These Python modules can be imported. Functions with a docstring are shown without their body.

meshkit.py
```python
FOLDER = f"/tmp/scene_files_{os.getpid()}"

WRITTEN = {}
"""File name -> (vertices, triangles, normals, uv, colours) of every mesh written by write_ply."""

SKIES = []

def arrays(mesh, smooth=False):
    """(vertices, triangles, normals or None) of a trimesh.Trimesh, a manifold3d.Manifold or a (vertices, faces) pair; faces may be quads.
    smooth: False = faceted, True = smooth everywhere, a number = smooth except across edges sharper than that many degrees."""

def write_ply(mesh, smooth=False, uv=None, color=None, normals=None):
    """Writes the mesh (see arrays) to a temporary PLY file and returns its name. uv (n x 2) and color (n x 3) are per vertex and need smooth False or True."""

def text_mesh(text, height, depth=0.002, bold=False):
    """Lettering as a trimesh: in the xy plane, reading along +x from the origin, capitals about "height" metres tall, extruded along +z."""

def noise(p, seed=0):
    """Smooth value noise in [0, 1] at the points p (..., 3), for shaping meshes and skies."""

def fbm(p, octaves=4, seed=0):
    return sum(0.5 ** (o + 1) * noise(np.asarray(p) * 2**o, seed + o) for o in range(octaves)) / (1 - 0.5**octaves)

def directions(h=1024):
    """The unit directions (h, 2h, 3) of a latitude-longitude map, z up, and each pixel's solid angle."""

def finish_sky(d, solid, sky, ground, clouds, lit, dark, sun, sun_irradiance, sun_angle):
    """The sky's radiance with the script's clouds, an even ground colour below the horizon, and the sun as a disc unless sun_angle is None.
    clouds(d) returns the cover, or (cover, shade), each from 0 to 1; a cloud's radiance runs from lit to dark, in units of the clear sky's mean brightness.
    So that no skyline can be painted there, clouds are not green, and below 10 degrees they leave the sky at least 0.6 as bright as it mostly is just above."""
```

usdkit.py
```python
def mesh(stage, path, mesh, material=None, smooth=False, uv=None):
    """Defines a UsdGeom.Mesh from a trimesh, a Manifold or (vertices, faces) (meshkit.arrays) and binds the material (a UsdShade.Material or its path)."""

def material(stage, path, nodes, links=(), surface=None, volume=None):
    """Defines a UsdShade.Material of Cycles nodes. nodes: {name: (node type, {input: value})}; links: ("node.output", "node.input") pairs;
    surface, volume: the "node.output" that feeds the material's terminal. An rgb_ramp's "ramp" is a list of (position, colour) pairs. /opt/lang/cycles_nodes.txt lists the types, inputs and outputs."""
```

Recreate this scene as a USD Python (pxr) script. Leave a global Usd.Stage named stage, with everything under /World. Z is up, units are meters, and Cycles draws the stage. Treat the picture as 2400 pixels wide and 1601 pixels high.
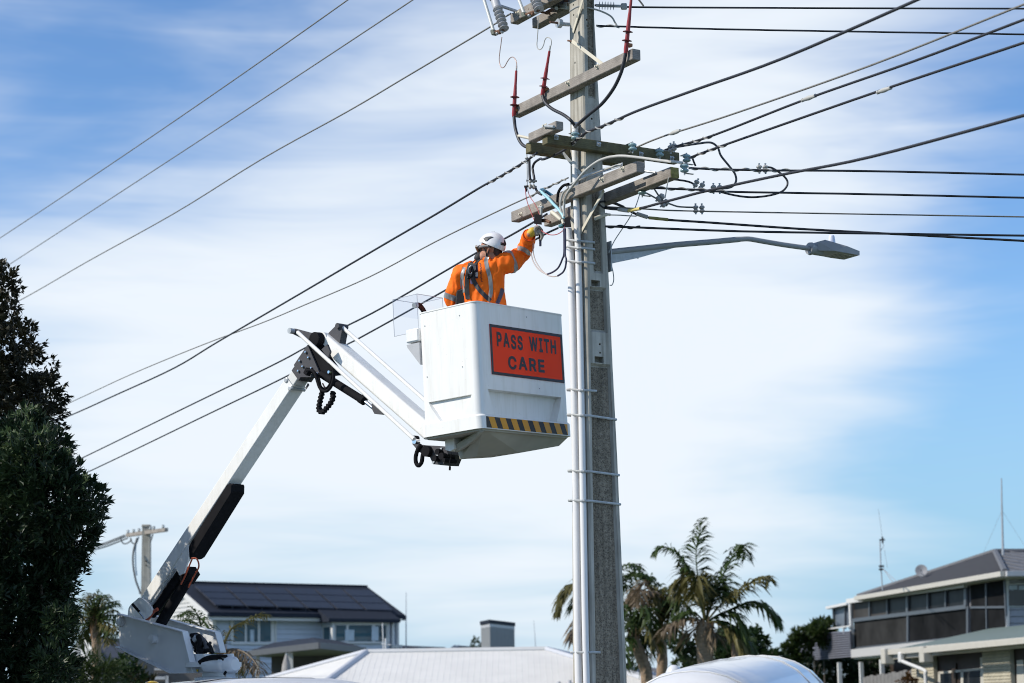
import math, random
import numpy as np, trimesh, manifold3d, shapely.geometry as sg
import usdkit, meshkit
from pxr import Usd, UsdGeom, UsdLux, UsdShade, Gf, Sdf, Vt

# ------------------------------------------------------------------ camera, sky, sun, exposure
stage = Usd.Stage.CreateInMemory()
UsdGeom.SetStageUpAxis(stage, UsdGeom.Tokens.z)
UsdGeom.SetStageMetersPerUnit(stage, 1.0)
world = UsdGeom.Xform.Define(stage, '/World')
stage.SetDefaultPrim(world.GetPrim())
UsdGeom.Scope.Define(stage, '/World/Looks')

FPX, HORIZON, ROLL, EYE = 4900.0, 1660.0, 0.015, 1.7       # lens in photo pixels, where the horizon falls, camera roll, eye height
TH = math.atan2(HORIZON - 800.5, FPX)
EXPOSURE = 0.35
SUN_EL, SUN_AZ = math.radians(38), math.radians(-105)
SKY_STRENGTH, SUN_INTENSITY = 0.10, 0.95

cam = UsdGeom.Camera.Define(stage, '/World/camera')
_f = np.array([0, math.cos(TH), math.sin(TH)]); _u0 = np.array([0, -math.sin(TH), math.cos(TH)]); _r0 = np.array([1.0, 0, 0])
_c, _s = math.cos(ROLL), math.sin(ROLL)
RIGHT = _c * _r0 - _s * _u0
UP = _s * _r0 + _c * _u0
EYEP = np.array([0, 0, EYE])
M = Gf.Matrix4d(*RIGHT, 0, *UP, 0, *(-_f), 0, *EYEP, 1)
cam.AddTransformOp().Set(M)
cam.CreateHorizontalApertureAttr(36.0); cam.CreateVerticalApertureAttr(36.0 * 683 / 1024)
cam.CreateFocalLengthAttr(36.0 * FPX / 2400)
cam.CreateClippingRangeAttr(Gf.Vec2f(0.1, 5000))
cam.CreateFStopAttr(2.4); cam.CreateFocusDistanceAttr(20.2)
cam.CreateExposureAttr(EXPOSURE)

SUN = np.array([math.cos(SUN_EL) * math.sin(SUN_AZ), math.cos(SUN_EL) * math.cos(SUN_AZ), math.sin(SUN_EL)])
sun = UsdLux.DistantLight.Define(stage, '/World/sun')
sun.CreateIntensityAttr(SUN_INTENSITY); sun.CreateAngleAttr(0.6); sun.CreateColorAttr(Gf.Vec3f(1.0, 0.93, 0.82)); sun.CreateNormalizeAttr(True)
_z = SUN; _x = np.cross([0, 0, 1], _z); _x /= np.linalg.norm(_x); _y = np.cross(_z, _x)
sun.AddTransformOp().Set(Gf.Matrix4d(*_x, 0, *_y, 0, *_z, 0, 0, 0, 50, 1))

dome = UsdLux.DomeLight.Define(stage, '/World/sky'); dome.CreateIntensityAttr(1.0)
CLOUD, HAZE = (6.9, 7.4, 7.9), (2.7, 4.6, 6.2)
def _dir(x, y):
    d = RIGHT * (x - 1200) - UP * (y - 800.5) + _f * FPX
    return tuple(d / np.linalg.norm(d))
_nodes = {
    'tc': ('texture_coordinate', {}), 'xyz': ('separate_xyz', {}),
    'sky': ('sky_texture', {'sky_type': 'single_scattering', 'sun_disc': False, 'sun_elevation': SUN_EL, 'sun_rotation': SUN_AZ, 'altitude': 10.0, 'air_density': 1.0, 'aerosol_density': 0.2, 'ozone_density': 2.0}),
    'tint': ('mix', {'mix_type': 'multiply', 'fac': 1.0, 'color2': (0.78, 1.02, 1.28)}),
    # pale band low over the horizon, all the way round
    'hz': ('map_range', {'range_type': 'smoothstep', 'from_min': 0.0, 'from_max': 0.24, 'to_min': 0.92, 'to_max': 0.0, 'clamp': True}),
    'low': ('mix', {'mix_type': 'mix', 'color2': HAZE}),
    # thin streaky cloud
    'map': ('mapping', {'location': (0.31, 0.12, 0.0), 'rotation': (0.0, 0.10, 0.0), 'scale': (1.0, 1.0, 4.2)}),
    'n1': ('noise_texture', {'scale': 4.2, 'detail': 6, 'roughness': 0.46, 'distortion': 0.5}),
    'map2': ('mapping', {'location': (1.7, 0.4, 0.2), 'rotation': (0.0, 0.16, 0.0), 'scale': (1.0, 1.0, 9.0)}),
    'n2': ('noise_texture', {'scale': 7.0, 'detail': 6, 'roughness': 0.6, 'distortion': 0.9}),
    'sum': ('math', {'math_type': 'multiply_add', 'value2': 0.24}),
    'cover': ('math', {'math_type': 'add'}),
    'mask': ('map_range', {'range_type': 'smoothstep', 'from_min': 0.45, 'from_max': 1.08, 'to_min': 0.0, 'to_max': 0.97, 'clamp': True}),
    'cl': ('mix', {'mix_type': 'mix', 'color2': CLOUD}),
    'bg': ('background_shader', {'strength': SKY_STRENGTH}),
}
_links = [('tc.generated', 'xyz.vector'), ('sky.color', 'tint.color1'), ('xyz.z', 'hz.value'), ('hz.result', 'low.fac'), ('tint.color', 'low.color1'),
          ('tc.generated', 'map.vector'), ('map.vector', 'n1.vector'), ('tc.generated', 'map2.vector'), ('map2.vector', 'n2.vector'),
          ('n2.fac', 'sum.value1'), ('n1.fac', 'sum.value3'), ('sum.value', 'cover.value1'),
          ('mask.result', 'cl.fac'), ('low.color', 'cl.color1'), ('cl.color', 'bg.color')]
# broad cloud banks and the clear gaps between them, as directions in the sky
_last = 'cover.value'
for _k, (_x, _y, _r, _a) in enumerate([(1250, 720, 0.30, 0.50), (250, 760, 0.17, 0.18), (150, 230, 0.15, -0.13), (2560, 1190, 0.19, -0.37), (1150, 120, 0.12, -0.12), (1850, 650, 0.16, 0.14), (420, -90, 0.13, -0.14), (2450, 40, 0.12, -0.13)]):
    _nodes['d%d' % _k] = ('vector_math', {'math_type': 'distance', 'vector2': _dir(_x, _y)})
    _nodes['s%d' % _k] = ('map_range', {'range_type': 'smoothstep', 'from_min': 0.0, 'from_max': _r, 'to_min': _a, 'to_max': 0.0, 'clamp': True})
    _nodes['a%d' % _k] = ('math', {'math_type': 'add'})
    _links += [('tc.generated', 'd%d.vector1' % _k), ('d%d.value' % _k, 's%d.value' % _k), ('s%d.result' % _k, 'a%d.value1' % _k), (_last, 'a%d.value2' % _k)]
    _last = 'a%d.value' % _k
_links.append((_last, 'mask.value'))
_nodes['cover'][1]['value2'] = 0.0
sky_mat = usdkit.material(stage, '/World/Looks/sky', _nodes, _links, surface='bg.background')
UsdShade.MaterialBindingAPI.Apply(dome.GetPrim()).Bind(sky_mat)

# ------------------------------------------------------------------ helpers
rng = np.random.default_rng(7)
A = lambda *p: np.array(p, float)
def unit(v): v = np.asarray(v, float); return v / np.linalg.norm(v)
def azdir(deg): return A(math.sin(math.radians(deg)), math.cos(math.radians(deg)), 0)
def ray(x, y): return RIGHT * (x - 1200) - UP * (y - 800.5) + _f * FPX
def P(x, y, Y): d = ray(x, y); return EYEP + d * (Y / d[1])                   # a photo pixel at distance Y
def PP(x, y, q, n): d = ray(x, y); return EYEP + d * (np.dot(q - EYEP, n) / np.dot(d, n))   # on the plane through q
def PZ(x, y, z): d = ray(x, y); return EYEP + d * ((z - EYE) / d[2])
def zf(x0, y0, s): return lambda x, y: (x0 + x * s, y0 + y * s)
Z1 = zf(1100, 0, .25521); Z2 = zf(1150, 250, .25521); Z3 = zf(900, 500, .22321); Z4 = zf(900, 680, .28064); Z5 = zf(640, 720, .25510)
Z6 = zf(250, 1050, .35137); ZA = zf(1100, 0, .12760); ZE = zf(640, 740, .12755); ZT = zf(260, 1380, .17014); ZB = zf(950, 960, .17014)
ZW = zf(1040, 520, .12760); ZL = zf(1300, 330, .15313); ZM = zf(1180, 360, .12752); ZR = zf(1550, 340, .14887); Z7 = zf(1400, 500, .29775)
ZH = zf(400, 1300, .25521); ZG = zf(900, 1300, .25521); ZP = zf(1280, 1180, .26846); ZQ = zf(1800, 1180, .26846); ZN = zf(0, 1050, .35137)
FV = zf(0, 0, 1.02084)

used, where = {}, {}
def numbered(parent, name):
    k = (parent, name); n = used.get(k, 0); used[k] = n + 1
    return name if n == 0 else f'{name}_{n:03d}'
def thing(name, label, cat, group=None, loc=(0, 0, 0)):
    path = '/World/' + numbered('/World', name)
    x = UsdGeom.Xform.Define(stage, path); x.AddTranslateOp().Set(Gf.Vec3d(*map(float, loc)))
    tag(x.GetPrim(), label, cat, group); where[path] = np.asarray(loc, float)
    return x.GetPrim()
def tag(prim, label=None, cat=None, group=None, kind=None):
    for k, v in (('label', label), ('category', cat), ('group', group), ('kind', kind)):
        if v: prim.SetCustomDataByKey(k, v)
def obj(name, mesh, m, parent=None, smooth=False, label=None, kind=None):
    pp = str(parent.GetPath()) if parent is not None else '/World'
    path = pp + '/' + numbered(pp, name)
    v, f, n = meshkit.arrays(mesh, False)
    off = where.get(pp, np.zeros(3)); where[path] = off
    tm = trimesh.Trimesh(v - off, f, process=bool(smooth))
    g = usdkit.mesh(stage, path, tm, m, smooth=smooth).GetPrim()
    tag(g, label=label, kind=kind)
    return g
def cat(*ms):
    out = []
    for m in ms: out += list(m) if isinstance(m, (list, tuple)) else [m]
    out = [trimesh.Trimesh(*meshkit.arrays(m)[:2], process=False) for m in out]
    return trimesh.util.concatenate(out)
def hull(pts): return trimesh.Trimesh(*meshkit.arrays(manifold3d.Manifold.hull_points(np.asarray(pts, float)))[:2], process=False)
def cbox(c, ax, ay, az, sx, sy, sz, b=.004):
    """A box with chamfered edges: centre, three unit axes, three sizes."""
    h = A(sx, sy, sz) / 2; b = min(b, h.min() * .9); pts = []
    for s in np.ndindex(2, 2, 2):
        s = A(*s) * 2 - 1
        for k in range(3):
            q = s * (h - b); q[k] = s[k] * h[k]; pts.append(q)
    return hull(np.asarray(c) + np.array(pts) @ np.array([ax, ay, az]))
def beam(p, q, w, h, up=(0, 0, 1), b=.004):
    p, q = np.asarray(p, float), np.asarray(q, float)
    x = unit(q - p); y = unit(np.cross(up, x)); z = np.cross(x, y)
    return cbox((p + q) / 2, x, y, z, np.linalg.norm(q - p), w, h, b)
def path(pts, n=6):
    """Catmull-Rom through the points."""
    p = np.asarray(pts, float)
    if len(p) < 3: return p
    e = np.vstack([2 * p[0] - p[1], p, 2 * p[-1] - p[-2]]); out = []
    for i in range(1, len(e) - 2):
        for t in np.linspace(0, 1, n, endpoint=False):
            a, b, c, d = e[i - 1], e[i], e[i + 1], e[i + 2]
            out.append(.5 * (2 * b + (c - a) * t + (2 * a - 5 * b + 4 * c - d) * t * t + (3 * b - a - 3 * c + d) * t ** 3))
    return np.array(out + [p[-1]])
def tube(pts, r, n=8, closed=False):
    p = np.asarray(pts, float); m = len(p); r = np.broadcast_to(np.asarray(r, float), (m,))
    t = (np.roll(p, -1, 0) - np.roll(p, 1, 0)) if closed else np.gradient(p, axis=0)
    t /= np.linalg.norm(t, axis=1, keepdims=True) + 1e-12
    a = np.cross(t[0], [0, 0, 1.0]); a = a if np.linalg.norm(a) > .1 else np.cross(t[0], [1.0, 0, 0]); a = unit(a); fr = []
    for k in range(m):
        a = unit(a - t[k] * np.dot(a, t[k])); fr.append((a, np.cross(t[k], a)))
    ang = np.arange(n) * 2 * np.pi / n
    v = np.concatenate([p[k] + r[k] * (np.cos(ang)[:, None] * fr[k][0] + np.sin(ang)[:, None] * fr[k][1]) for k in range(m)])
    f = []
    for k in range(m if closed else m - 1):
        k2 = (k + 1) % m
        for j in range(n):
            j2 = (j + 1) % n; q = (k * n + j, k * n + j2, k2 * n + j2, k2 * n + j); f += [(q[0], q[1], q[2]), (q[0], q[2], q[3])]
    if not closed:
        v = np.vstack([v, p[0], p[-1]]); c0, c1 = m * n, m * n + 1
        for j in range(n):
            j2 = (j + 1) % n; f += [(c0, j2, j), (c1, (m - 1) * n + j, (m - 1) * n + j2)]
    return trimesh.Trimesh(v, np.array(f), process=False)
def rod(p, q, r, n=10): return tube([p, q], r, n)
def lathe(p, d, prof, n=16):
    """Revolves (along, radius) pairs about the axis d through p."""
    d = unit(d); return tube([np.asarray(p) + d * (s + 1e-5 * i) for i, (s, _) in enumerate(prof)], [max(r, 1e-4) for _, r in prof], n) if False else _lathe(p, d, prof, n)
def _lathe(p, d, prof, n):
    a = np.cross(d, [0, 0, 1.0]); a = unit(a if np.linalg.norm(a) > .1 else np.cross(d, [1.0, 0, 0])); b = np.cross(d, a)
    ang = np.arange(n) * 2 * np.pi / n; m = len(prof)
    v = np.concatenate([np.asarray(p) + d * s + max(r, 1e-5) * (np.cos(ang)[:, None] * a + np.sin(ang)[:, None] * b) for s, r in prof]); f = []
    for k in range(m - 1):
        for j in range(n):
            j2 = (j + 1) % n; q = (k * n + j, k * n + j2, (k + 1) * n + j2, (k + 1) * n + j); f += [(q[0], q[1], q[2]), (q[0], q[2], q[3])]
    v = np.vstack([v, np.asarray(p) + d * prof[0][0], np.asarray(p) + d * prof[-1][0]]); c0, c1 = m * n, m * n + 1
    for j in range(n):
        j2 = (j + 1) % n; f += [(c0, j2, j), (c1, (m - 1) * n + j, (m - 1) * n + j2)]
    return trimesh.Trimesh(v, np.array(f), process=False)
def ball(c, r, sub=2):
    s = trimesh.creation.icosphere(sub); s.apply_scale(r); s.apply_translation(c); return s
def plate(pts, n, t, back=False):
    """A flat plate: 3-D outline (taken onto the plane through its first point with normal n), thickness t towards n (or half each way)."""
    pts = np.asarray(pts, float); n = unit(n); x = unit(np.cross(n, [0, 0, 1.0]) if abs(n[2]) < .95 else np.cross(n, [0, 1.0, 0])); y = np.cross(n, x)
    o = pts[0]; poly = sg.Polygon([((q - o) @ x, (q - o) @ y) for q in pts]).buffer(0)
    m = trimesh.creation.extrude_polygon(poly, t, engine='earcut')
    v = np.array(m.vertices); zz = v[:, 2] - (t / 2 if back else 0)
    out = trimesh.Trimesh(o + v[:, :1] * x + v[:, 1:2] * y + zz[:, None] * n, m.faces, process=False)
    return out
def quad(a, b, c, d): return trimesh.Trimesh(np.array([a, b, c, d]), [[0, 1, 2], [0, 2, 3]], process=False)
def man(m): v, f, _ = meshkit.arrays(m); return manifold3d.Manifold(manifold3d.Mesh(np.asarray(v, np.float32), np.asarray(f, np.uint32)))
def tri(m): v, f, _ = meshkit.arrays(m); return trimesh.Trimesh(v, f, process=False)
def local(mesh, o, ax, ay, az):
    v, f, _ = meshkit.arrays(mesh); return trimesh.Trimesh(np.asarray(o) + v @ np.array([ax, ay, az]), f, process=False)

# ------------------------------------------------------------------ materials
MATS = {}
def mat(name, col, rough=.5, var=.12, scale=6.0, bump=0.0, bscale=None, metal=0.0, spec=.5, detail=4, col2=None, stretch=None, coat=0.0, lo=.3, hi=.7, bdist=.01, extra=None):
    """Plain or mottled paint, timber, concrete ...: noise between two tones, and fine relief."""
    if name in MATS: return MATS[name]
    c = np.array(col, float); a = c * (1 - var); b = np.array(col2, float) if col2 is not None else np.clip(c * (1 + var), 0, .95)
    nodes = {'g': ('geometry', {}), 'm': ('mapping', {'scale': stretch or (1, 1, 1)}), 'n': ('noise_texture', {'scale': scale, 'detail': detail, 'roughness': .6}),
             'r': ('rgb_ramp', {'ramp': [(lo, tuple(a)), (hi, tuple(b))]}), 'p': ('principled_bsdf', {'roughness': rough, 'metallic': metal, 'specular_ior_level': spec, 'coat_weight': coat})}
    links = [('g.position', 'm.vector'), ('m.vector', 'n.vector'), ('n.fac', 'r.fac'), ('r.color', 'p.base_color')]
    if bump:
        nodes['nb'] = ('noise_texture', {'scale': bscale or scale * 4, 'detail': 3}); nodes['b'] = ('bump', {'strength': bump, 'distance': bdist})
        links += [('m.vector', 'nb.vector'), ('nb.fac', 'b.height'), ('b.normal', 'p.normal')]
    if extra: extra(nodes, links)
    MATS[name] = usdkit.material(stage, '/World/Looks/' + name, nodes, links, surface='p.BSDF')
    return MATS[name]
def leaf(name, c1, c2, scale=.8, trans=.35, rough=.5):
    if name in MATS: return MATS[name]
    MATS[name] = usdkit.material(stage, '/World/Looks/' + name, {
        'g': ('geometry', {}), 'n': ('noise_texture', {'scale': scale, 'detail': 3}), 'ad': ('math', {'math_type': 'multiply_add', 'value2': .45, 'value3': 0.0}),
        'sm': ('math', {'math_type': 'multiply_add', 'value2': .55, 'value3': 0.0}), 'r': ('rgb_ramp', {'ramp': [(.3, c1), (.7, c2)]}),
        'p': ('principled_bsdf', {'roughness': rough, 'specular_ior_level': .35}), 't': ('translucent_bsdf', {}), 'mx': ('mix_closure', {'fac': trans})},
        [('g.position', 'n.vector'), ('g.random_per_island', 'ad.value1'), ('n.fac', 'sm.value1'), ('sm.value', 'ad.value3'), ('ad.value', 'r.fac'), ('r.color', 'p.base_color'), ('r.color', 't.color'),
         ('p.BSDF', 'mx.closure1'), ('t.BSDF', 'mx.closure2')], surface='mx.closure')
    return MATS[name]
def glass(name, tint=(1, 1, 1), ior=1.45, rough=0.0):
    if name in MATS: return MATS[name]
    MATS[name] = usdkit.material(stage, '/World/Looks/' + name, {
        't': ('transparent_bsdf', {'color': tint}), 'gl': ('glossy_bsdf', {'roughness': rough, 'color': (1, 1, 1)}), 'f': ('fresnel', {'IOR': ior}), 'mx': ('mix_closure', {})},
        [('f.fac', 'mx.fac'), ('t.BSDF', 'mx.closure1'), ('gl.BSDF', 'mx.closure2')], surface='mx.closure')
    return MATS[name]
def _scuff(nodes, links):
    nodes['m2'] = ('mapping', {'scale': (9, 9, .9)}); nodes['n2'] = ('noise_texture', {'scale': 1.6, 'detail': 6, 'roughness': .7}); nodes['r2'] = ('rgb_ramp', {'ramp': [(.30, (.84, .83, .79)), (.52, (1, 1, 1))]})
    nodes['n3'] = ('noise_texture', {'scale': 46.0, 'detail': 2}); nodes['r3'] = ('rgb_ramp', {'ramp': [(.24, (.70, .68, .63)), (.30, (1, 1, 1))]})
    nodes['x1'] = ('mix', {'mix_type': 'multiply', 'fac': .6}); nodes['x2'] = ('mix', {'mix_type': 'multiply', 'fac': .5})
    links.remove(('r.color', 'p.base_color'))
    links += [('g.position', 'm2.vector'), ('m2.vector', 'n2.vector'), ('n2.fac', 'r2.fac'), ('g.position', 'n3.vector'), ('n3.fac', 'r3.fac'), ('r.color', 'x1.color1'), ('r2.color', 'x1.color2'), ('x1.color', 'x2.color1'), ('r3.color', 'x2.color2'), ('x2.color', 'p.base_color')]
WHITE = mat('white_gelcoat', (.80, .80, .785), rough=.35, var=.02, scale=3, spec=.4, extra=_scuff, bump=.04, bscale=5, bdist=.02)
BOOMW = mat('white_boom_paint', (.78, .78, .76), rough=.4, var=.04, scale=4, extra=_scuff)
GREYP = mat('grey_paint', (.42, .43, .45), rough=.45, var=.05)
DGREY = mat('dark_grey_paint', (.055, .055, .062), rough=.6, var=.12, spec=.3)
BLACK = mat('black_rubber', (.012, .012, .014), rough=.75, var=.2, spec=.06)
BCABLE = mat('black_cable', (.022, .023, .03), rough=.5, var=.2)
GCABLE = mat('weathered_aluminium_cable', (.17, .165, .155), rough=.6, var=.2, scale=40)
LCABLE = mat('light_grey_cable', (.42, .42, .40), rough=.6, var=.1)
STEEL = mat('galvanised_steel', (.40, .42, .43), rough=.45, var=.15, scale=25, metal=.35)
CHROME = mat('chrome', (.75, .75, .76), rough=.12, var=.01, metal=1.0)
RUST = mat('rusty_steel', (.15, .075, .045), rough=.8, var=.4, scale=30)
def _grain(nodes, links):
    nodes['w'] = ('wave_texture', {'wave_type': 'bands', 'bands_direction': 'z', 'scale': 18.0, 'distortion': 6.0, 'detail': 3, 'detail_scale': 1.2})
    nodes['mx'] = ('mix', {'mix_type': 'multiply', 'fac': .35}); nodes['wr'] = ('rgb_ramp', {'ramp': [(.2, (.55, .53, .5)), (.8, (1, 1, 1))]})
    links.remove(('r.color', 'p.base_color')); links += [('m.vector', 'w.vector'), ('w.fac', 'wr.fac'), ('r.color', 'mx.color1'), ('wr.color', 'mx.color2'), ('mx.color', 'p.base_color')]
TIMBER = mat('weathered_timber', (.27, .245, .22), rough=.85, var=.3, scale=9, bump=.5, bscale=60, detail=6, bdist=.004, extra=_grain)
MOSSY = mat('mossy_timber', (.155, .135, .08), rough=.9, var=.4, scale=11, bump=.5, bscale=60, detail=6, col2=(.165, .15, .075), bdist=.004, extra=_grain)
LIMEND = mat('lichen_timber', (.24, .21, .07), rough=.9, var=.35, scale=25)
def _stain(nodes, links):
    nodes['m2'] = ('mapping', {'scale': (7, 7, .35)}); nodes['n2'] = ('noise_texture', {'scale': 3.0, 'detail': 4}); nodes['r2'] = ('rgb_ramp', {'ramp': [(.35, (.55, .54, .52)), (.6, (1, 1, 1))]})
    nodes['v'] = ('voronoi_texture', {'scale': 70.0}); nodes['r3'] = ('rgb_ramp', {'ramp': [(.10, (.72, .71, .69)), (.22, (1, 1, 1))]})
    nodes['x1'] = ('mix', {'mix_type': 'multiply', 'fac': .9}); nodes['x2'] = ('mix', {'mix_type': 'multiply', 'fac': .7})
    links.remove(('r.color', 'p.base_color'))
    links += [('g.position', 'm2.vector'), ('m2.vector', 'n2.vector'), ('n2.fac', 'r2.fac'), ('g.position', 'v.vector'), ('v.distance', 'r3.fac'),
              ('r.color', 'x1.color1'), ('r2.color', 'x1.color2'), ('x1.color', 'x2.color1'), ('r3.color', 'x2.color2'), ('x2.color', 'p.base_color')]
CONCRETE = mat('pole_concrete', (.44, .42, .37), rough=.9, var=.12, scale=5, bump=.25, bscale=90, bdist=.003, extra=_stain)
def _agg(nodes, links):
    _stain(nodes, links); nodes['v']= ('voronoi_texture', {'scale': 55.0}); nodes['r3'] = ('rgb_ramp', {'ramp': [(.15, (.25, .24, .22)), (.55, (1, 1, 1))]})
AGGREG = mat('exposed_aggregate', (.27, .235, .185), rough=.95, var=.35, scale=28, bump=.9, bscale=60, bdist=.02, extra=_agg)
PVC = mat('white_conduit', (.72, .72, .725), rough=.4, var=.03, scale=2)
PORC = mat('blue_porcelain', (.25, .37, .395), rough=.15, var=.12, scale=12, spec=.7)
CREAMP = mat('cream_painted_steel', (.58, .54, .44), rough=.6, var=.1)
REDSIL = mat('red_silicone', (.30, .028, .035), rough=.45, var=.15)
GREYPOLY = mat('grey_polymer', (.42, .43, .46), rough=.5, var=.06)

# ------------------------------------------------------------------ ground and road
def sheet(name, pts, z, m):
    o = obj(name, plate([A(x, y, z - .02) for x, y in pts], (0, 0, 1), .02), m); tag(o, kind='structure'); return o
GRASS = mat('lawn_grass', (.055, .085, .028), rough=.95, var=.35, scale=1.5, bump=.6, bscale=40, bdist=.03)
sheet('ground', [(-1500, -1500), (1500, -1500), (1500, 2500), (-1500, 2500)], 0, GRASS)
RD = azdir(-26); RN = azdir(64)
def strip(o0, o1, t0=-80, t1=160):
    c = A(-1.2, 20.5, 0); return [tuple((c + RN * o + RD * t)[:2]) for o, t in ((o0, t0), (o1, t0), (o1, t1), (o0, t1))]
sheet('road', strip(-5.5, 1.6), .004, mat('asphalt', (.05, .05, .052), rough=.9, var=.25, scale=3, bump=.4, bscale=150))
kerb = obj('kerb', beam(A(-1.2, 20.5, .05) + RN * 1.68 - RD * 80, A(-1.2, 20.5, .05) + RN * 1.68 + RD * 160, .16, .26, b=.03), CONCRETE); tag(kerb, kind='structure')
sheet('footpath', strip(1.78, 3.2), .10, mat('path_concrete', (.33, .32, .30), rough=.9, var=.12, scale=2))

# ------------------------------------------------------------------ the big pole
PA, PB = azdir(149), azdir(59)                      # along its left face, along its right face
NL = -PB                                            # outward from the left (sunlit) face
EDGE0 = P(1386, 1601, 19.5)
def E(z):                                           # the near vertical edge
    t = (z - EDGE0[2]) / (ETOP[2] - EDGE0[2]); return A(EDGE0[0] + (ETOP[0] - EDGE0[0]) * t, EDGE0[1], z)
ETOP = P(1365.5, 0, 19.5)
_wt = []
for _y, _x in ((0, 1392), (332, 1411), (680, 1430), (900, 1439.5), (1101, 1450), (1601, 1471)):
    _q = P(1380, _y, 19.5)[2]; _p = PP(_x, _y, E(_q), PA); _wt.append((_p[2], float(np.dot(_p - E(_p[2]), PB))))
_wt.sort()
def wb(z): return float(np.interp(z, [0.0] + [a for a, _ in _wt], [_wt[0][1] * 1.2] + [b for _, b in _wt])) if z < _wt[-1][0] else max(.17, _wt[-1][1] - .03 * (z - _wt[-1][0]))
def wa(z): return .25 + .012 * max(8.3 - z, 0)
def zof(y): return P(1380, y, 19.5)[2]
TOP = 10.4
def ring(z, i0=0, i1=1): e = E(z); return [e, e + PB * wb(z), e + PB * wb(z) - PA * wa(z), e - PA * wa(z)]
zs = [-.5, 1.93, 4, 4.9, 5.7, 6.98, 8.35, TOP]
shaft = hull(ring(zs[0]) + ring(zs[1]))
for a, b in zip(zs[1:-1], zs[2:]):
    pass
def loft(rings):
    v = np.concatenate(rings); n = len(rings[0]); f = []
    for k in range(len(rings) - 1):
        for j in range(n):
            j2 = (j + 1) % n; q = (k * n + j, k * n + j2, (k + 1) * n + j2, (k + 1) * n + j); f += [(q[0], q[1], q[2]), (q[0], q[2], q[3])]
    for j in range(1, n - 1): f += [(0, j + 1, j), ((len(rings) - 1) * n, (len(rings) - 1) * n + j, (len(rings) - 1) * n + j + 1)]
    m = trimesh.Trimesh(v, np.array(f), process=False)
    if m.volume < 0: m.invert()
    return m
def chamf(z, c=.014):
    r = ring(z); out = []
    for k in range(4):
        a, b, d = r[k], r[k - 1], r[(k + 1) % 4]; out += [a + unit(b - a) * c, a + unit(d - a) * c]
    return out
shaft = man(loft([chamf(z) for z in zs]))
def recess(z0, z1, f0, f1, depth=.035):
    out = []
    for z, s in ((z0 + .05, -.02), (z1 - .05, -.02)):
        pass
    fr = lambda z, f, d: E(z) + PB * wb(z) * f - PA * d + PA * 0
    o = [fr(z0, f0 - .03, -.01), fr(z0, f1 + .03, -.01), fr(z1, f1 + .03, -.01), fr(z1, f0 - .03, -.01),
         fr(z0 + .03, f0 + .02, depth), fr(z0 + .03, f1 - .02, depth), fr(z1 - .03, f1 - .02, depth), fr(z1 - .03, f0 + .02, depth)]
    return man(hull(o)), quad(*[fr(z, f, depth - .003) for z, f in ((z0 + .04, f0 + .03), (z0 + .04, f1 - .03), (z1 - .04, f1 - .03), (z1 - .04, f0 + .03))])
segs = [(.3, zof(848), .15, .86), (zof(778), zof(668), .17, .8), (zof(640), zof(415), .34, .72), (zof(230), 9.8, .3, .72)]
floors = []
for z0, z1, f0, f1 in segs:
    c, q = recess(z0, z1, f0, f1, .035 if z1 < 6 else .018); shaft = shaft - c; floors.append(q)
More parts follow.
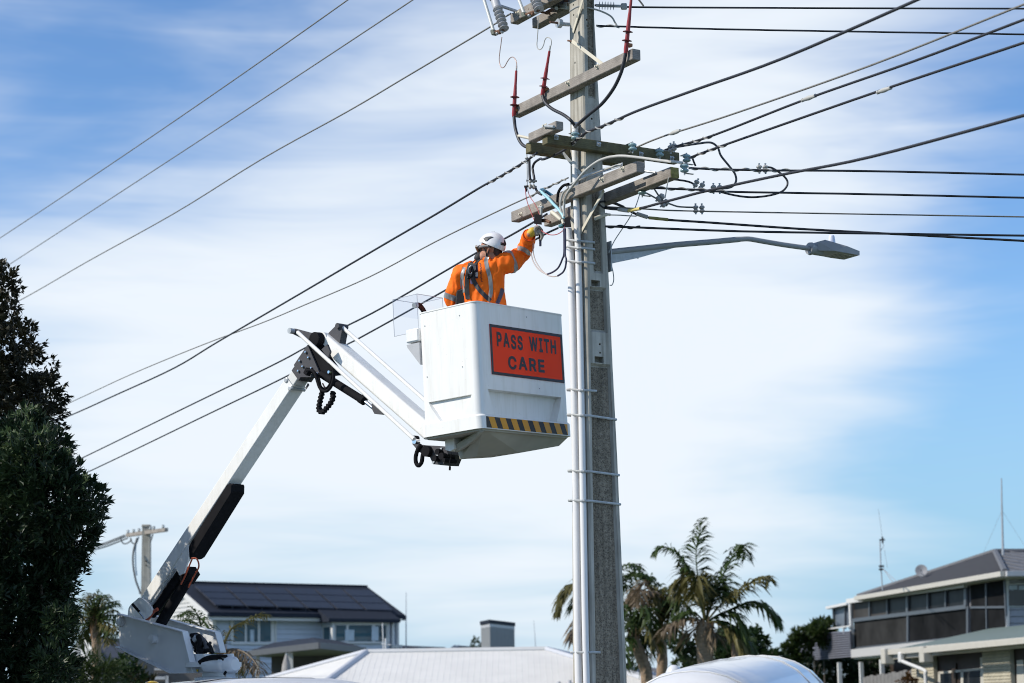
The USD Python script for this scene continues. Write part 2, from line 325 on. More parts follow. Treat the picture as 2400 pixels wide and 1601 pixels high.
# deeper block-outs at the foot of two filled panels, and bolt holes through both faces
FC = lambda px_, d=0: None
def on_right(x, y): return PP(x, y, E(zof(y)), PA)
def on_left(x, y): return PP(x, y, E(zof(y)), PB)
for (x, y, w, h) in ((1396, 664, .10, .06), (1404, 843, .10, .06)):
    c = on_right(x, y); shaft = shaft - man(cbox(c, PB, PA, A(0, 0, 1), w, .16, h, .004))
for p, n in [(on_right(*Z1(x, y)), PA) for x, y in ((1080, 182), (1085, 240), (1125, 1092), (1135, 850))] + [(on_right(*ZL(600, 425)), PA), (on_right(*ZL(620, 790)), PA)] + \
        [(on_right(*Z4(x, y)), PA) for x, y in ((1762, 22), (1803, 452), (1805, 523), (1790, 830), (1800, 255), (1805, 320))] + [(on_right(1402, 1150), PA), (on_right(*Z2(975, 1498)), PA)] + \
        [(on_left(*Z1(x, y)), PB) for x, y in ((955, 45), (958, 138), (970, 577), (980, 905))]:
    shaft = shaft - man(lathe(p - n * .06, n, [(0, .011), (.12, .011)], 10))
pole = thing('utility_pole', 'tall grey concrete pole carrying timber crossarms, between the bucket and the street lamp', 'utility pole', loc=E(0))
obj('shaft', shaft, CONCRETE, pole)
for q in floors: obj('recessed_panel', q, AGGREG, pole)

# ------------------------------------------------------------------ timber crossarms
def bolt(c, n, r=.016, plate_=.045):
    x = unit(np.cross(n, [0, 0, 1.0])); y = np.cross(x, n)
    return cat(cbox(c + n * .003, x, y, n, plate_, plate_, .005, .001), lathe(c + n * .005, n, [(0, r), (.014, r), (.015, r * .6), (.03, r * .6)], 6))
def crossarm(label, group, pl, pr, q, n, length=None, d=None, w=.095, h=.105, m=TIMBER, bolts=(), bm=CREAMP, left_h=None):
    """A timber arm: its lower front edge runs from pixel pl to pixel pr on the vertical plane through q facing n."""
    a = PP(*pl, q, n)
    if length: b = a + d * length
    else:
        b = PP(*pr, q, n); z = (a[2] + b[2]) / 2; a[2] = b[2] = z
    up = A(0, 0, 1); off = -n * w / 2 + up * h / 2
    t = thing('crossarm', label, 'crossarm', group, loc=(a + b) / 2)
    obj('timber', beam(a + off, b + off, w, h, b=.006), m, t)
    for s in bolts:
        c = PP(*s, q, n); obj('bolt', bolt(c, n), bm, t)
    return t, a, b
def strap_bar(p, q, n, m, parent, name='brace', w=.035, t=.006):
    return obj(name, beam(p, q, t, w, up=np.cross(unit(np.asarray(q) - p), n), b=.001), m, parent)
G = 'weathered timber crossarms bolted to the concrete pole'
z_hv = zof(210); qF = lambda z, w=.095: E(z) + NL * w            # front plane of an arm on the sunlit side
arm_hv, hvA, hvB = crossarm('grey timber crossarm carrying three red cable terminations, sloping up across the upper pole', None, Z1(392, 1085), Z1(1497, 533), qF(z_hv), NL, bolts=(Z1(912, 765), Z1(1178, 612)))
strap_bar(on_left(*ZA(1900, 755)) + NL * .01, PP(*Z1(1185, 590), qF(z_hv), NL) - NL * .06, NL, CREAMP, arm_hv)
obj('brace_bolt', rod(on_left(*ZA(1840, 752)) + NL * .02, on_left(*ZA(1920, 770)), .009), RUST, arm_hv)
z_u = zof(20)
arm_u1, u1A, _ = crossarm('upper timber crossarm nearest the top left edge, hung with grey fuse cutouts', None, ZA(752, 437), None, qF(z_u), NL, length=2.7, d=PA, bolts=(ZA(905, 240),))
arm_u2, u2A, _ = crossarm('upper timber crossarm running behind the pole above the red terminations', None, ZA(1152, 518), None, E(z_u) + PB * wb(z_u), NL, length=2.7, d=PA)
strap_bar(on_left(*ZA(2150, -60)) + NL * .03, on_left(*ZA(1915, 600)) + NL * .008, NL, CREAMP, arm_u1)
for s in (0.35, 1.1): obj('spacer_bolt', rod(u1A + PA * s + A(0, 0, .05), u2A + PA * s + A(0, 0, .05), .012), RUST, arm_u2)
ub = lambda x, y, d: PP(*ZA(x, y), E(z_u) + PB * d, NL)
obj('steel_channel', beam(ub(1420, 78, .10), ub(1830, 108, .10), .05, .07, b=.006), STEEL, arm_u2)
obj('rusty_plate', hull([ub(x, y, d) for x, y in ((1345, 240), (1470, 165), (1560, 175), (1430, 275)) for d in (.06, .09)]), RUST, arm_u2)
obj('rusty_plate', hull([ub(x, y, d) for x, y in ((1700, -10), (1810, -10), (1815, 110), (1720, 110)) for d in (.08, .10)]), RUST, arm_u2)
for x, y in ((1600, 150), (1500, 110)): obj('bolt', rod(ub(x, y, .02), ub(x + 30, y + 10, .16), .018, 8), STEEL, arm_u2)
obj('packer', beam(ub(1480, -20, .05), ub(1700, -20, .05), .12, .10), DGREY, arm_u2)
z_x = zof(340)
qX = E(z_x) + PA * .10
arm_x1, x1A, x1B = crossarm('mossy brown crossarm in front of the pole with a row of blue insulators', None, Z2(520, 335), ZL(1915, 345), qX, PA, m=MOSSY, bolts=(Z2(600, 283), Z2(990, 345), ZL(1320, 205), ZL(1790, 270)), bm=STEEL)
z2_ = E(z_x) - PA * (wa(z_x))
arm_x2, x2A, x2B = crossarm('mossy brown crossarm passing behind the pole, twin of the insulator arm', None, Z2(368, 405), Z2(1420, 575), z2_, PA, m=MOSSY)
strap_bar(PP(*ZM(1085, -20), z2_ + PA * .02, PA), on_left(*ZM(1510, 470)) + NL * .008, NL, STEEL, arm_x2)
qS = x1A + PA * .12
arm_s, sA, sB = crossarm('short pale timber block on the left ends of the mossy crossarms', None, Z2(345, 312), Z2(600, 222), x1A + NL * .03, NL, h=.085, w=.085)
obj('bolt', rod(sA + A(0, 0, .02) - NL * .02 + PA * .05, PP(*Z2(255, 268), sA, NL), .014), CREAMP, arm_s)
obj('bolt', rod(PP(*Z2(500, 180), sA + NL * .01, NL), PP(*Z2(580, 185), sA + NL * .02, NL), .014), STEEL, arm_s)
obj('bolt', bolt(PP(*Z2(505, 178), sA, NL), NL), CREAMP, arm_s)
z_a = zof(463)
arm_a, aA, aB = crossarm('grey timber crossarm in front of the pole above the worker\'s raised hand', None, ZM(140, 1308), ZL(1252, 432), qF(z_a), NL, bolts=(ZL(735, 590), ZL(1050, 430), ZM(330, 1120), ZM(690, 975)))
strap_bar(PP(*ZL(755, 760), qF(z_a) - NL * .1, NL), on_left(*ZL(385, 1430)) + NL * .01 + PA * .02, NL, CREAMP, arm_a)
strap_bar(PP(*ZL(1040, 360), qF(z_a) - NL * .11, NL), on_left(*ZL(430, 570)) + NL * .02, NL, STEEL, arm_a)
arm_b, bA, bB = crossarm('grey timber crossarm behind the pole with yellow lichen on its end', None, ZM(745, 1425), ZL(1772, 487), E(z_a) + PB * wb(z_a), NL, bolts=())
obj('lichen_end', cbox(bB - NL * .0475 + A(0, 0, .0525) + PA * .0035, PA, PB, A(0, 0, 1), .003, .09, .10, .001), LIMEND, arm_b)
obj('bolt', rod(PP(*ZL(1330, 460), bB, NL) + NL * .10, PP(*ZL(1560, 490), bB, NL) + NL * .01, .012), STEEL, arm_b)

# ------------------------------------------------------------------ white conduits and their straps
def wall_pt(z, k, d): return E(z) - PA * k + NL * d
def pole_left(x, y, d): return PP(x, y, E(zof(y)) + NL * d, PB)
c1 = [pole_left(x, y, .038) for x, y in (Z1(972, 1165), (1349, 420), (1356, 620), (1362, 900), (1368, 1250), (1375, 1605))]
c1.append(c1[-1] + A(.03, 0, -2.2))
cd = thing('cable_conduit', 'white plastic conduit on the pole, the taller of the two, topped by three black cables', 'conduit', loc=c1[-1])
obj('pipe', tube(path(c1, 4), .031, 16), PVC, cd, smooth=40)
COND = c1[0].copy()
obj('end_collar', lathe(c1[0] + A(0, 0, -.02), (0, 0, 1), [(0, .033), (.06, .034), (.062, .028)], 16), PVC, cd, smooth=40)
c2 = [pole_left(x, y, .045) for x, y in (Z2(712, 1125), (1338, 620), (1346, 900), (1352, 1250), (1357, 1605))]
c2.append(c2[-1] + A(.03, 0, -2.2))
cd2 = thing('cable_conduit', 'white plastic conduit on the pole, the outer left one that starts below the crossarms', 'conduit', loc=c2[-1])
obj('pipe', tube(path(c2, 4), .037, 16), PVC, cd2, smooth=40)
def cable_strap(y, full, m=STEEL, dy=0):
    z = zof(y); e = E(z)
    cl = pole_left(1340 + (y - 600) * .014, y, .0)
    pts = [cl + NL * .01 - PA * .022, cl + NL * .06 - PA * .018, cl + NL * .086 + PA * .015, cl + NL * .080 + PA * .05, e + NL * .068 - PA * .02, e + NL * .05 - PA * .002, e + NL * .012 + PA * .004, e + PA * .004 + PB * .03]
    end = e + PA * .005 + PB * (wb(z) + .004) if full else e + PA * .005 + PB * .10
    end[2] += dy; pts.append(end)
    if full: pts.append(end - PA * wa(z) * .6)
    t = .011
    m1 = tube(pts, t * .5, 6); v = np.array(m1.vertices)
    k = np.repeat(np.array(pts)[:, 2], 6); k = np.concatenate([k, [pts[0][2], pts[-1][2]]]); v[:, 2] = k + (v[:, 2] - k) * 2.2
    obj('strap', trimesh.Trimesh(v, m1.faces, process=False), m, pole)
for y, full in ((566, 0), (582, 0), (615, 0), (915, 0), (974, 1), (1105, 1), (1174, 1), (1529, 0)): cable_strap(y, full, dy=-.02 if full else 0)

# ------------------------------------------------------------------ bucket truck: bucket frame (u along the sign side, v along the side facing the boom, w up)
TILT = math.radians(2.2)
def tiltv(v): c, s = math.cos(TILT), math.sin(TILT); v = np.asarray(v, float); return A(c * v[0] - s * v[2], v[1], s * v[0] + c * v[2])
BU, BV, BW = tiltv(azdir(41.5)), tiltv(azdir(-48.5)), tiltv(A(0, 0, 1))
C0 = P(1113, 703, 19.4)                                        # near top corner (before rounding)
LV = float(np.dot(PP(973, 735, C0, BW) - C0, BV)); LU = float(np.dot(PP(1325, 738, C0, BW) - C0, BU))
HB = float(np.dot(C0 - PP(1134, 1003, C0, BV), BW))            # rim to lip
BO = C0 - BW * HB                                              # bottom near corner
def bl(u, v, w): return BO + BU * u + BV * v + BW * w
def face_sign(x, y, d=0.0): return PP(x, y, BO - BV * d, BV)   # a pixel on the sign side
def uvw(p): q = np.asarray(p) - BO; return A(q @ BU, q @ BV, q @ BW)
print('bucket', LU, LV, HB)
truck = thing('bucket_truck', 'white bucket truck with its white boom raised to the utility pole', 'bucket truck', loc=A(-3.3, 23.3, 0))
CS = manifold3d.CrossSection
def rrect(u0, v0, u1, v1, r): return CS.square([u1 - u0 - 2 * r, v1 - v0 - 2 * r]).translate([u0 + r, v0 + r]).offset(r, manifold3d.JoinType.Round, 2.0, 24)
i_ = .014
body = rrect(i_, i_, LU - i_, LV - i_, .075).extrude(HB - .02).translate([0, 0, .02])
rim = rrect(i_ - .004, i_ - .004, LU - i_ + .004, LV - i_ + .004, .075).extrude(.012).translate([0, 0, HB - .012])
skirt = rrect(0, 0, LU, LV, .07).extrude(.118, 0, 0, [1, 1])
skirt = skirt + manifold3d.Manifold.hull(rrect(0, 0, LU, LV, .07).extrude(.004).translate([0, 0, .116]) + rrect(i_, i_, LU - i_, LV - i_, .075).extrude(.004).translate([0, 0, .135]))
shell = body + rim + skirt
inner = rrect(.05, .05, LU - .05, LV - .05, .05).extrude(HB).translate([0, 0, .44]) + rrect(.11, .11, LU - .11, LV - .11, .05).extrude(.5).translate([0, 0, .07])
def notch(side):
    L = LU if side in 'ac' else LV; d = .085; m0, m1 = (.205, .125) if side in 'ac' else (.22, .10)
    zb, zt = .122, .385 if side in 'ac' else .34
    o = [(m0, -.05, zb), (L - m0, -.05, zb), (L - m1, -.05, zt), (m1, -.05, zt)]
    dd = d if side in 'ac' else .04
    bk = [(m0 + .05, dd, zb + .012), (L - m0 - .05, dd, zb + .012), (L - m1 - .02, dd, zt - .01), (m1 + .02, dd, zt - .01)]
    pts = A(*[q for q in (o + bk)])
    f = {'a': lambda q: (q[0], q[1], q[2]), 'c': lambda q: (q[0], LV - q[1], q[2]), 'b': lambda q: (q[1], q[0], q[2]), 'd': lambda q: (LU - q[1], q[0], q[2])}[side]
    return man(hull([f(q) for q in pts.reshape(-1, 3)]))
for s in 'abcd': shell = shell - notch(s)
bucket = obj('bucket', local(shell - inner, BO, BU, BV, BW), WHITE, truck, smooth=25)
# underside: shallow hull with a keel, a curved rib and a socket
def und(u, v, w): return (u, v, w)
keel = hull([und(*q) for q in ((.06, .04, 0), (LU - .03, .035, 0), (LU - .03, LV - .05, 0), (.42, LV - .05, 0), (.36, .44, -.10), (.42, .46, -.195), (.42, .68, -.195), (.8, .25, -.165), (.8, .62, -.165), (LU - .05, .15, -.08), (LU - .05, LV - .2, -.08))])
bottom = rrect(.03, .03, LU - .03, LV - .03, .05).extrude(.02).translate([0, 0, -.018])
UNDER_OLIVE = mat('olive_grey_underside', (.40, .39, .335), rough=.7, var=.10, scale=4, spec=.2)  # olive grey for the parts under the bucket, darker than the tub
obj('hull_pan', local(tri(bottom), BO, BU, BV, BW), UNDER_OLIVE, bucket)
obj('keel', local(keel, BO, BU, BV, BW), UNDER_OLIVE, bucket)
def at_w(x, y, w): return PP(x, y, BO + BW * w, BW)
rib = path([A(.055, .05, .0), A(.16, .22, -.035), A(.24, .42, -.075), A(.30, .60, -.10)], 6)
obj('rib', local(tube(rib, np.linspace(.03, .045, len(rib)), 10), BO, BU, BV, BW), UNDER_OLIVE, bucket, smooth=50)
skt = A(.27, .62, -.07)
obj('socket', local(hull([skt + A(a, b, c) for a in (-.05, .05) for b in (-.06, .06) for c in (-.045, .07)] + [skt + A(a, 0, -.065) for a in (-.05, .05)]), BO, BU, BV, BW), WHITE, bucket, smooth=40)
# mounting gear under the far-left edge of the bucket
UN = azdir(41.5); Q0 = bl(LU / 2, LV, 0)                       # the boom moves in the vertical plane through Q0 with normal UN
def PB_(x, y, d=0.0): return PP(x, y, Q0 - UN * d, UN)         # d metres towards the camera side of that plane
def pb(zz, d=0.0): return lambda x, y: PB_(*zz(x, y), d)
eb = pb(ZB, .1)
obj('rotator_housing', plate([eb(*q) for q in ((195, 480), (330, 500), (660, 520), (690, 620), (630, 770), (490, 765), (440, 660), (300, 600))], UN, .22, back=True), DGREY, truck)
obj('rotator_motor', rod(eb(430, 590) - UN * .16, eb(430, 590) + UN * .1, .055, 16), BLACK, truck, smooth=40)
obj('rotator_plate', plate([eb(x, y) - UN * .12 for x, y in ((600, 540), (625, 540), (500, 760), (475, 755))], UN, .02), STEEL, truck)
for k, (x, y, r) in enumerate(((655, 660, .035), (690, 715, .022), (600, 600, .03), (560, 690, .03))): obj('valve', rod(eb(x, y) - UN * .17, eb(x, y), r, 12), BLACK, truck, smooth=40)
obj('hose', tube(path([eb(*q) - UN * .13 for q in ((340, 500), (300, 560), (270, 660), (275, 750), (310, 785), (350, 740), (362, 660), (380, 590))], 6), .021, 10), BLACK, truck, smooth=60)
obj('strop', tube(path([eb(*q) - UN * .13 for q in ((755, 610), (755, 680), (735, 740), (740, 790), (738, 850))], 4), [.004] * 5 + [.008] * 8 + [.011] * 4, 6), BLACK, truck)
obj('link_end', lathe(pb(ZB, .16)(150, 440) - UN * .0, UN, [(-.03, .028), (.03, .028)], 14), CHROME, truck, smooth=40)
obj('link_end', lathe(pb(ZB, .13)(140, 400), UN, [(-.03, .03), (.03, .03)], 14), BLACK, truck, smooth=40)
# jib
jt, jb = PB_(754, 797, .08), PB_(985, 999, .08)
jd = unit(jb - jt); jn = np.cross(UN, jd); jn = jn if jn[2] > 0 else -jn
def rbeam(p, q, w, h, wax, hax, r=.025, ends=0.0):
    x = unit(q - p); cs = rrect(-w / 2, -h / 2, w / 2, h / 2, r).extrude(float(np.linalg.norm(q - p)))
    return local(cs, p, wax, hax, x)
jib = obj('jib', rbeam(jt - jd * .02 + UN * .09, jb + jd * .12 + UN * .09, .20, .165, UN, jn, .03), BOOMW, truck, smooth=40)
obj('nose', lathe(jt + UN * -.012 + UN * .0, UN, [(0, .085), (.2, .085)], 24), BOOMW, jib, smooth=40)
piv = PB_(*ZE(820, 440), .12)
obj('pivot_boss', lathe(piv, UN, [(-.06, .055), (-.055, .075), (.02, .08), (.3, .08)], 24), BLACK, truck, smooth=40)
lev = PB_(*ZE(450, 300), .12)
obj('lever', hull(np.vstack([lathe(piv - UN * .05, UN, [(0, .055), (.035, .055)], 14).vertices, lathe(lev - UN * .05, UN, [(0, .032), (.035, .032)], 14).vertices])), DGREY, truck, smooth=40)
obj('link_end', lathe(lev - UN * .12, UN, [(0, .03), (.06, .03)], 16), STEEL, truck, smooth=40)
rp, rq = PB_(*ZE(452, 305), .22), pb(Z5, .22)(1296, 1212)
obj('levelling_rod', rod(rp, rq, .021, 12), BOOMW, truck, smooth=40)
rp2, rq2 = PB_(*ZE(1262, 200), -.02), pb(Z5, -.02)(1345 + 330, 800 + 300)
obj('levelling_rod', rod(rp2, rq2, .02, 12), BOOMW, truck, smooth=40)
obj('rod_bracket', plate([PB_(*ZE(*q), -.02) for q in ((1050, 352), (1185, 215), (1265, 150), (1320, 285), (1270, 555))], UN, .09, back=True), DGREY, truck)
obj('link_end', lathe(rp2 - UN * .07, UN, [(0, .03), (.14, .03)], 14), DGREY, truck, smooth=40)
# boom head (dark plates) and its fittings
hp = lambda x, y, d=.12: PB_(*ZE(x, y), d)
for d in (.14, -.12):
    hd = obj('head_plate', plate([hp(x, y, d) for x, y in ((632, 535), (380, 905), (492, 1128), (770, 1128), (850, 1045), (700, 690))], UN, .02), DGREY, truck)
    hd2 = obj('head_plate', plate([hp(x, y, d - .03) for x, y in ((650, 535), (800, 600), (850, 480), (1010, 640), (1080, 960), (1050, 1060), (860, 1060), (720, 700))], UN, .02), BLACK if d > 0 else DGREY, truck)
    if d > 0:
        for x, y in ((612, 672), (662, 772), (503, 832), (556, 935), (475, 1018), (825, 1065), (715, 965)): obj('bolt', lathe(hp(x, y, d), -UN, [(-.005, .014), (.018, .014), (.022, .008)], 8), CHROME, hd)
        for x, y in ((1055, 1040),): obj('bolt', lathe(hp(x, y, d), -UN, [(0, .016), (.03, .016)], 8), CHROME, hd2)
obj('jib_lug', plate([hp(x, y, .2) for x, y in ((890, 620), (990, 525), (1045, 660), (1010, 760), (940, 690))], UN, .025), DGREY, truck)
obj('head_web', plate([hp(x, y, .10) for x, y in ((640, 560), (400, 900), (500, 1110), (1000, 1060), (950, 900), (820, 720))], UN, .2), BLACK, truck)
# jib cylinder
cy0, cy1, cy2 = hp(890, 1075, .10), pb(Z5, .10)(838, 862), pb(Z5, .10)(945, 945)
obj('jib_cylinder', lathe(cy0, cy1 - cy0, [(0, .042), (np.linalg.norm(cy1 - cy0) - .07, .042), (np.linalg.norm(cy1 - cy0) - .065, .047), (np.linalg.norm(cy1 - cy0), .047)], 18), BLACK, truck, smooth=40)
obj('cylinder_rod', rod(cy1, cy2, .02, 14), CHROME, truck, smooth=40)
obj('cylinder_lug', plate([pb(Z5, .13)(*q) for q in ((905, 885), (1020, 975), (985, 985), (930, 980), (905, 930))], UN, .07), DGREY, truck)
obj('hose', tube(path([hp(x, y, .22) for x, y in ((620, 1010), (700, 1000), (770, 1060), (810, 1190), (860, 1330), (930, 1385), (1010, 1370), (1080, 1270), (1115, 1120), (1095, 960), (1040, 880))], 5), .017, 10), BLACK, truck, smooth=60)
obj('hose', tube(path([hp(x, y, .17) for x, y in ((640, 1050), (760, 1040), (840, 1150), (880, 1300), (960, 1340), (1040, 1260), (1080, 1100))], 5), .012, 8), BLACK, truck, smooth=60)
obj('hose_clamp', cbox(hp(640, 1030, .2), jd, UN, jn, .06, .06, .07), BLACK, truck)
cc = path([pb(Z5, .17)(*q) for q in ((455, 770), (440, 830), (425, 900), (425, 950), (455, 965), (490, 930), (530, 880), (552, 820), (545, 770))], 4)
for k in range(0, len(cc) - 1, 1): obj('cable_chain_link', cbox(cc[k], unit(cc[min(k + 1, len(cc) - 1)] - cc[max(k - 1, 0)]), UN, np.cross(unit(cc[min(k + 1, len(cc) - 1)] - cc[max(k - 1, 0)]), UN), .022, .05, .045 - .02 * (k % 2), .003), BLACK, truck)
obj('hose', tube(path([pb(Z5, .15)(*q) for q in ((455, 700), (475, 735), (505, 745), (520, 735))], 4), .008, 6), mat('copper_braid', (.42, .24, .16), rough=.4, var=.2, metal=.6), truck)
# main boom
bt, bb = PB_(*ZE(300, 1205), .10), PB_(319, 1437, .10)
bd = unit(bt - bb); bn = np.cross(UN, bd); bn = bn if bn[2] > 0 else -bn
boom = obj('boom', rbeam(bb + UN * .095, bt + UN * .095, .19, .15, UN, bn, .012), BOOMW, truck, smooth=40)
sl = PB_(*ZE(395, 1110), .10)
obj('boom_sleeve', rbeam(bt + bd * .004 + UN * .095, bt + bd * .12 + UN * .095, .17, .135, UN, bn, .01), mat('light_grey_paint', (.62, .62, .60), rough=.4, var=.04), boom, smooth=40)
for x, y in ((245, 1185), (315, 1335)): obj('wear_pad_bolt', lathe(PB_(*ZE(x, y), .10), -UN, [(0, .028), (.008, .028), (.012, .02)], 14), STEEL, boom)
obj('boom_lip', cbox(bt - bd * .03 + UN * .095 - bn * .085, bd, UN, bn, .03, .2, .02), STEEL, boom)
obj('head_hook', hull([hp(x, y, d) for x, y in ((640, 1230), (670, 1275), (610, 1360), (590, 1330)) for d in (.02, -.06)]), DGREY, truck)
obj('head_block', rbeam(bt + bd * .10 + UN * .095 - bn * .02, bt + bd * .22 + UN * .095 - bn * .02, .19, .17, UN, bn, .01), DGREY, truck)
g6 = lambda x, y, d=.10: pb(Z6, d)(x, y)
gc0, gc1 = g6(868, 290), g6(583, 705)
ge = unit(gc0 - gc1); gn = np.cross(UN, ge); gn = gn if gn[2] > 0 else -gn
go = [g6(x, y) for x, y in ((808, 234), (838, 238), (836, 288), (580, 694), (558, 736), (540, 740), (533, 705), (548, 652))]
gi = lambda q: q + (g6(690, 480) - q) * .05
obj('boom_guard', hull(np.array([gi(q) for q in go] + [q + UN * .025 for q in go] + [q + UN * .165 for q in go] + [gi(q) + UN * .19 for q in go])), BLACK, truck, smooth=30)
obj('base_gusset', plate([g6(x, y, .115) for x, y in ((455, 785), (540, 645), (545, 740), (515, 835), (485, 850))], UN, .02), BOOMW, truck)
obj('guide_rail', beam(g6(462, 800, .115), g6(250, 1120, .115), .03, .03), STEEL, truck)
obj('lift_cylinder', rod(g6(500, 830, .03), g6(300, 1110, .03), .055, 16), BLACK, truck, smooth=40)
obj('lift_cylinder', rod(g6(545, 870, .0), g6(350, 1190, .0), .062, 16), BLACK, truck, smooth=40)
obj('cylinder_cap', cbox(g6(550, 850, .0), ge, UN, gn, .16, .16, .12), BLACK, truck)
ORANGE_H = mat('orange_hose', (.36, .07, .03), rough=.5, var=.1)
obj('hose', tube(path([g6(x, y, .12) for x, y in ((565, 735), (600, 740), (615, 790), (585, 850), (545, 930))], 6), .009, 8), ORANGE_H, truck, smooth=60)
obj('hose', tube(path([g6(x, y, .14) for x, y in ((570, 740), (545, 800), (520, 860), (495, 910))], 6), .009, 8), ORANGE_H, truck, smooth=60)
obj('hose', tube(path([g6(x, y, .12) for x, y in ((340, 1075), (310, 1095), (280, 1135), (260, 1150))], 4), .02, 8), ORANGE_H, truck, smooth=60)
for d in (.16, -.05): obj('pivot_lug', plate(path([g6(x, y, d) for x, y in ((140, 1110), (150, 1060), (190, 1020), (230, 1000), (300, 1080), (240, 1150), (150, 1160))], 4), UN, .03), BOOMW, truck)
obj('gas_strut', rod(g6(172, 1042, .2), g6(215, 1090, .2), .016, 10), BLACK, truck); obj('gas_strut_rod', rod(g6(200, 1075, .2), g6(250, 1140, .2), .008, 8), CHROME, truck)
# turret: two flanged side plates, floor, slew motor, pedestal
TP = mat('turret_paint', (.60, .61, .62), rough=.42, var=.04)
def tp(x, y, d=.27): return PB_(*ZT(x, y), d)
near = [(98, 440), (112, 375), (145, 350), (1050, 592), (1190, 1150), (880, 1162), (125, 800)]
def side_plate(d, far):
    pts = [tp(x, y) for x, y in (near if not far else [(98, 440), (112, 375), (145, 350), (1050, 592), (1125, 870), (800, 860), (130, 640)])]
    pts = [q + UN * far for q in pts]
    pl = obj('turret_plate', plate(pts, UN, .012), TP, truck)
    fl = [(2, 3, 'flange'), (3, 4, 'flange'), (4, 5, 'flange'), (5, 6, 'flange')]
    for a, b, nme in fl:
        p, q = pts[a], pts[b]; obj(nme, beam(p - UN * .03, q - UN * .03, .012, .085, up=UN), TP, pl)
    return pl
sp_ = side_plate(.27, 0.0)
obj('pivot_cap', lathe(tp(140, 450), -UN, [(0, .06), (.02, .06), (.03, .045)], 18), TP, sp_, smooth=40)
obj('pin', lathe(tp(610, 695), -UN, [(0, .05), (.06, .05), (.065, .04)], 14), TP, sp_, smooth=40)
side_plate(.27, .46)
obj('warning_triangle', plate([tp(x, y, .3) - UN * .01 for x, y in ((1180, 1112), (1215, 1112), (1197, 1150))], UN, .004), mat('yellow_vinyl', (.55, .38, .02), rough=.5, var=.03), sp_)
obj('turret_floor', plate([tp(x, y, .04) for x, y in ((1170, 900), (1480, 900), (1560, 1150), (1190, 1160))], UN, .40, back=True), TP, truck)
for k, pts in enumerate((((1105, 640), (1200, 640), (1290, 720), (1340, 800), (1390, 860)), ((1120, 700), (1180, 780), (1260, 760), (1330, 860)), ((1150, 820), (1240, 690), (1310, 780), (1300, 890)), ((1180, 880), (1250, 800), (1350, 780), (1400, 890)), ((1130, 650), (1190, 730), (1180, 880)), ((1160, 640), (1260, 690), (1300, 800), (1250, 890)), ((1140, 760), (1220, 820), (1300, 850), (1390, 840)), ((1200, 650), (1230, 740), (1210, 830), (1280, 880)))):
    obj('hose', tube(path([tp(x, y, .08 + .018 * k) for x, y in pts], 5), (.022, .03, .018)[k % 3], 8), (BLACK, BLACK, DGREY)[k % 3], truck, smooth=60)
for x, y in ((1170, 690), (1255, 720), (1225, 850), (1310, 830)): obj('valve', cbox(tp(x, y, .17), bd, UN, bn, .07, .06, .06, .01), STEEL if x < 1200 else DGREY, truck)
obj('latch', rod(tp(1365, 748, -.1), tp(1365, 748, -.16), .02, 8), DGREY, truck)
obj('slew_motor', lathe(tp(1290, 1045, .34), tp(1600, 1045, .34) - tp(1290, 1045, .34), [(0, .05), (.03, .075), (.28, .075), (.3, .09), (.36, .09), (.40, .07)], 18), TP, truck, smooth=40)
obj('slew_gearbox', lathe(tp(1640, 900, .3), tp(1650, 1080, .3) - tp(1640, 900, .3), [(0, .04), (.06, .05), (.08, .09), (.16, .10), (.2, .06)], 18), TP, truck, smooth=40)
obj('slew_end', lathe(tp(1672, 1045, .36), unit(tp(1720, 1045, .3) - tp(1600, 1045, .3)), [(-.06, .085), (.02, .085), (.05, .06)], 18), TP, truck, smooth=40)
obj('hose', tube(path([tp(x, y, .4) for x, y in ((1215, 1010), (1290, 960), (1400, 930), (1500, 925), (1590, 930))], 6), .018, 8), BLACK, truck, smooth=60)
obj('hose', tube(path([tp(x, y, .4) for x, y in ((1225, 1030), (1320, 985), (1440, 960), (1560, 990), (1600, 1100), (1560, 1180))], 6), .014, 8), BLACK, truck, smooth=60)
pdl = tp(1410, 1120, .1)
obj('pedestal', lathe(A(pdl[0], pdl[1], pdl[2] + .05), (0, 0, -1), [(0, .11), (.12, .12), (.13, .2), (.2, .2), (.6, .2)], 22), TP, truck, smooth=40)
obj('turntable', lathe(A(pdl[0], pdl[1], pdl[2] + .03), (0, 0, 1), [(0, .3), (.05, .3), (.06, .22)], 26), TP, truck, smooth=40)
# van body below the turret
VH = azdir(-26); VS = azdir(64); VR = A(-2.28, 21.1, 0)         # heading, its right side, middle of the tail
def vb(s, t, z): return VR + VS * s + VH * t + A(0, 0, z)
def vring(t, w, zt, crown, zb=.5):
    pts = [(-w, zb), (-w, zt - .30), (-w + .05, zt - .10), (-w + .14, zt - .025), (-w * .5, zt + crown * .8), (0, zt + crown), (w * .5, zt + crown * .8), (w - .14, zt - .025), (w - .05, zt - .10), (w, zt - .30), (w, zb)]
    return [vb(s, t, z) for s, z in pts][::-1]
VW = mat('white_vehicle_paint', (.60, .61, .63), rough=.25, var=.02, coat=.5)
van = obj('van_body', loft([vring(-.02, .90, 1.95, .02), vring(.06, .95, 2.0, .03), vring(1.0, .96, 2.015, .035), vring(2.7, .96, 2.0, .03), vring(3.25, .92, 1.93, .02), vring(3.9, .86, 1.35, .0), vring(4.6, .84, 1.15, .0), vring(4.9, .78, .95, 0)]), VW, truck, smooth=35)
obj('roof_seam', tube([vb(.955 * c, .62, z) for c, z in ((-.92, 1.985), (-.5, 2.036), (0, 2.043), (.5, 2.036), (.92, 1.985))], .006, 6), DGREY, van)
RL = mat('red_lens', (.23, .012, .016), rough=.2, var=.1)
obj('brake_light', beam(vb(-.16, -.03, 1.955), vb(.14, -.03, 1.955), .05, .05, b=.012), RL, truck)
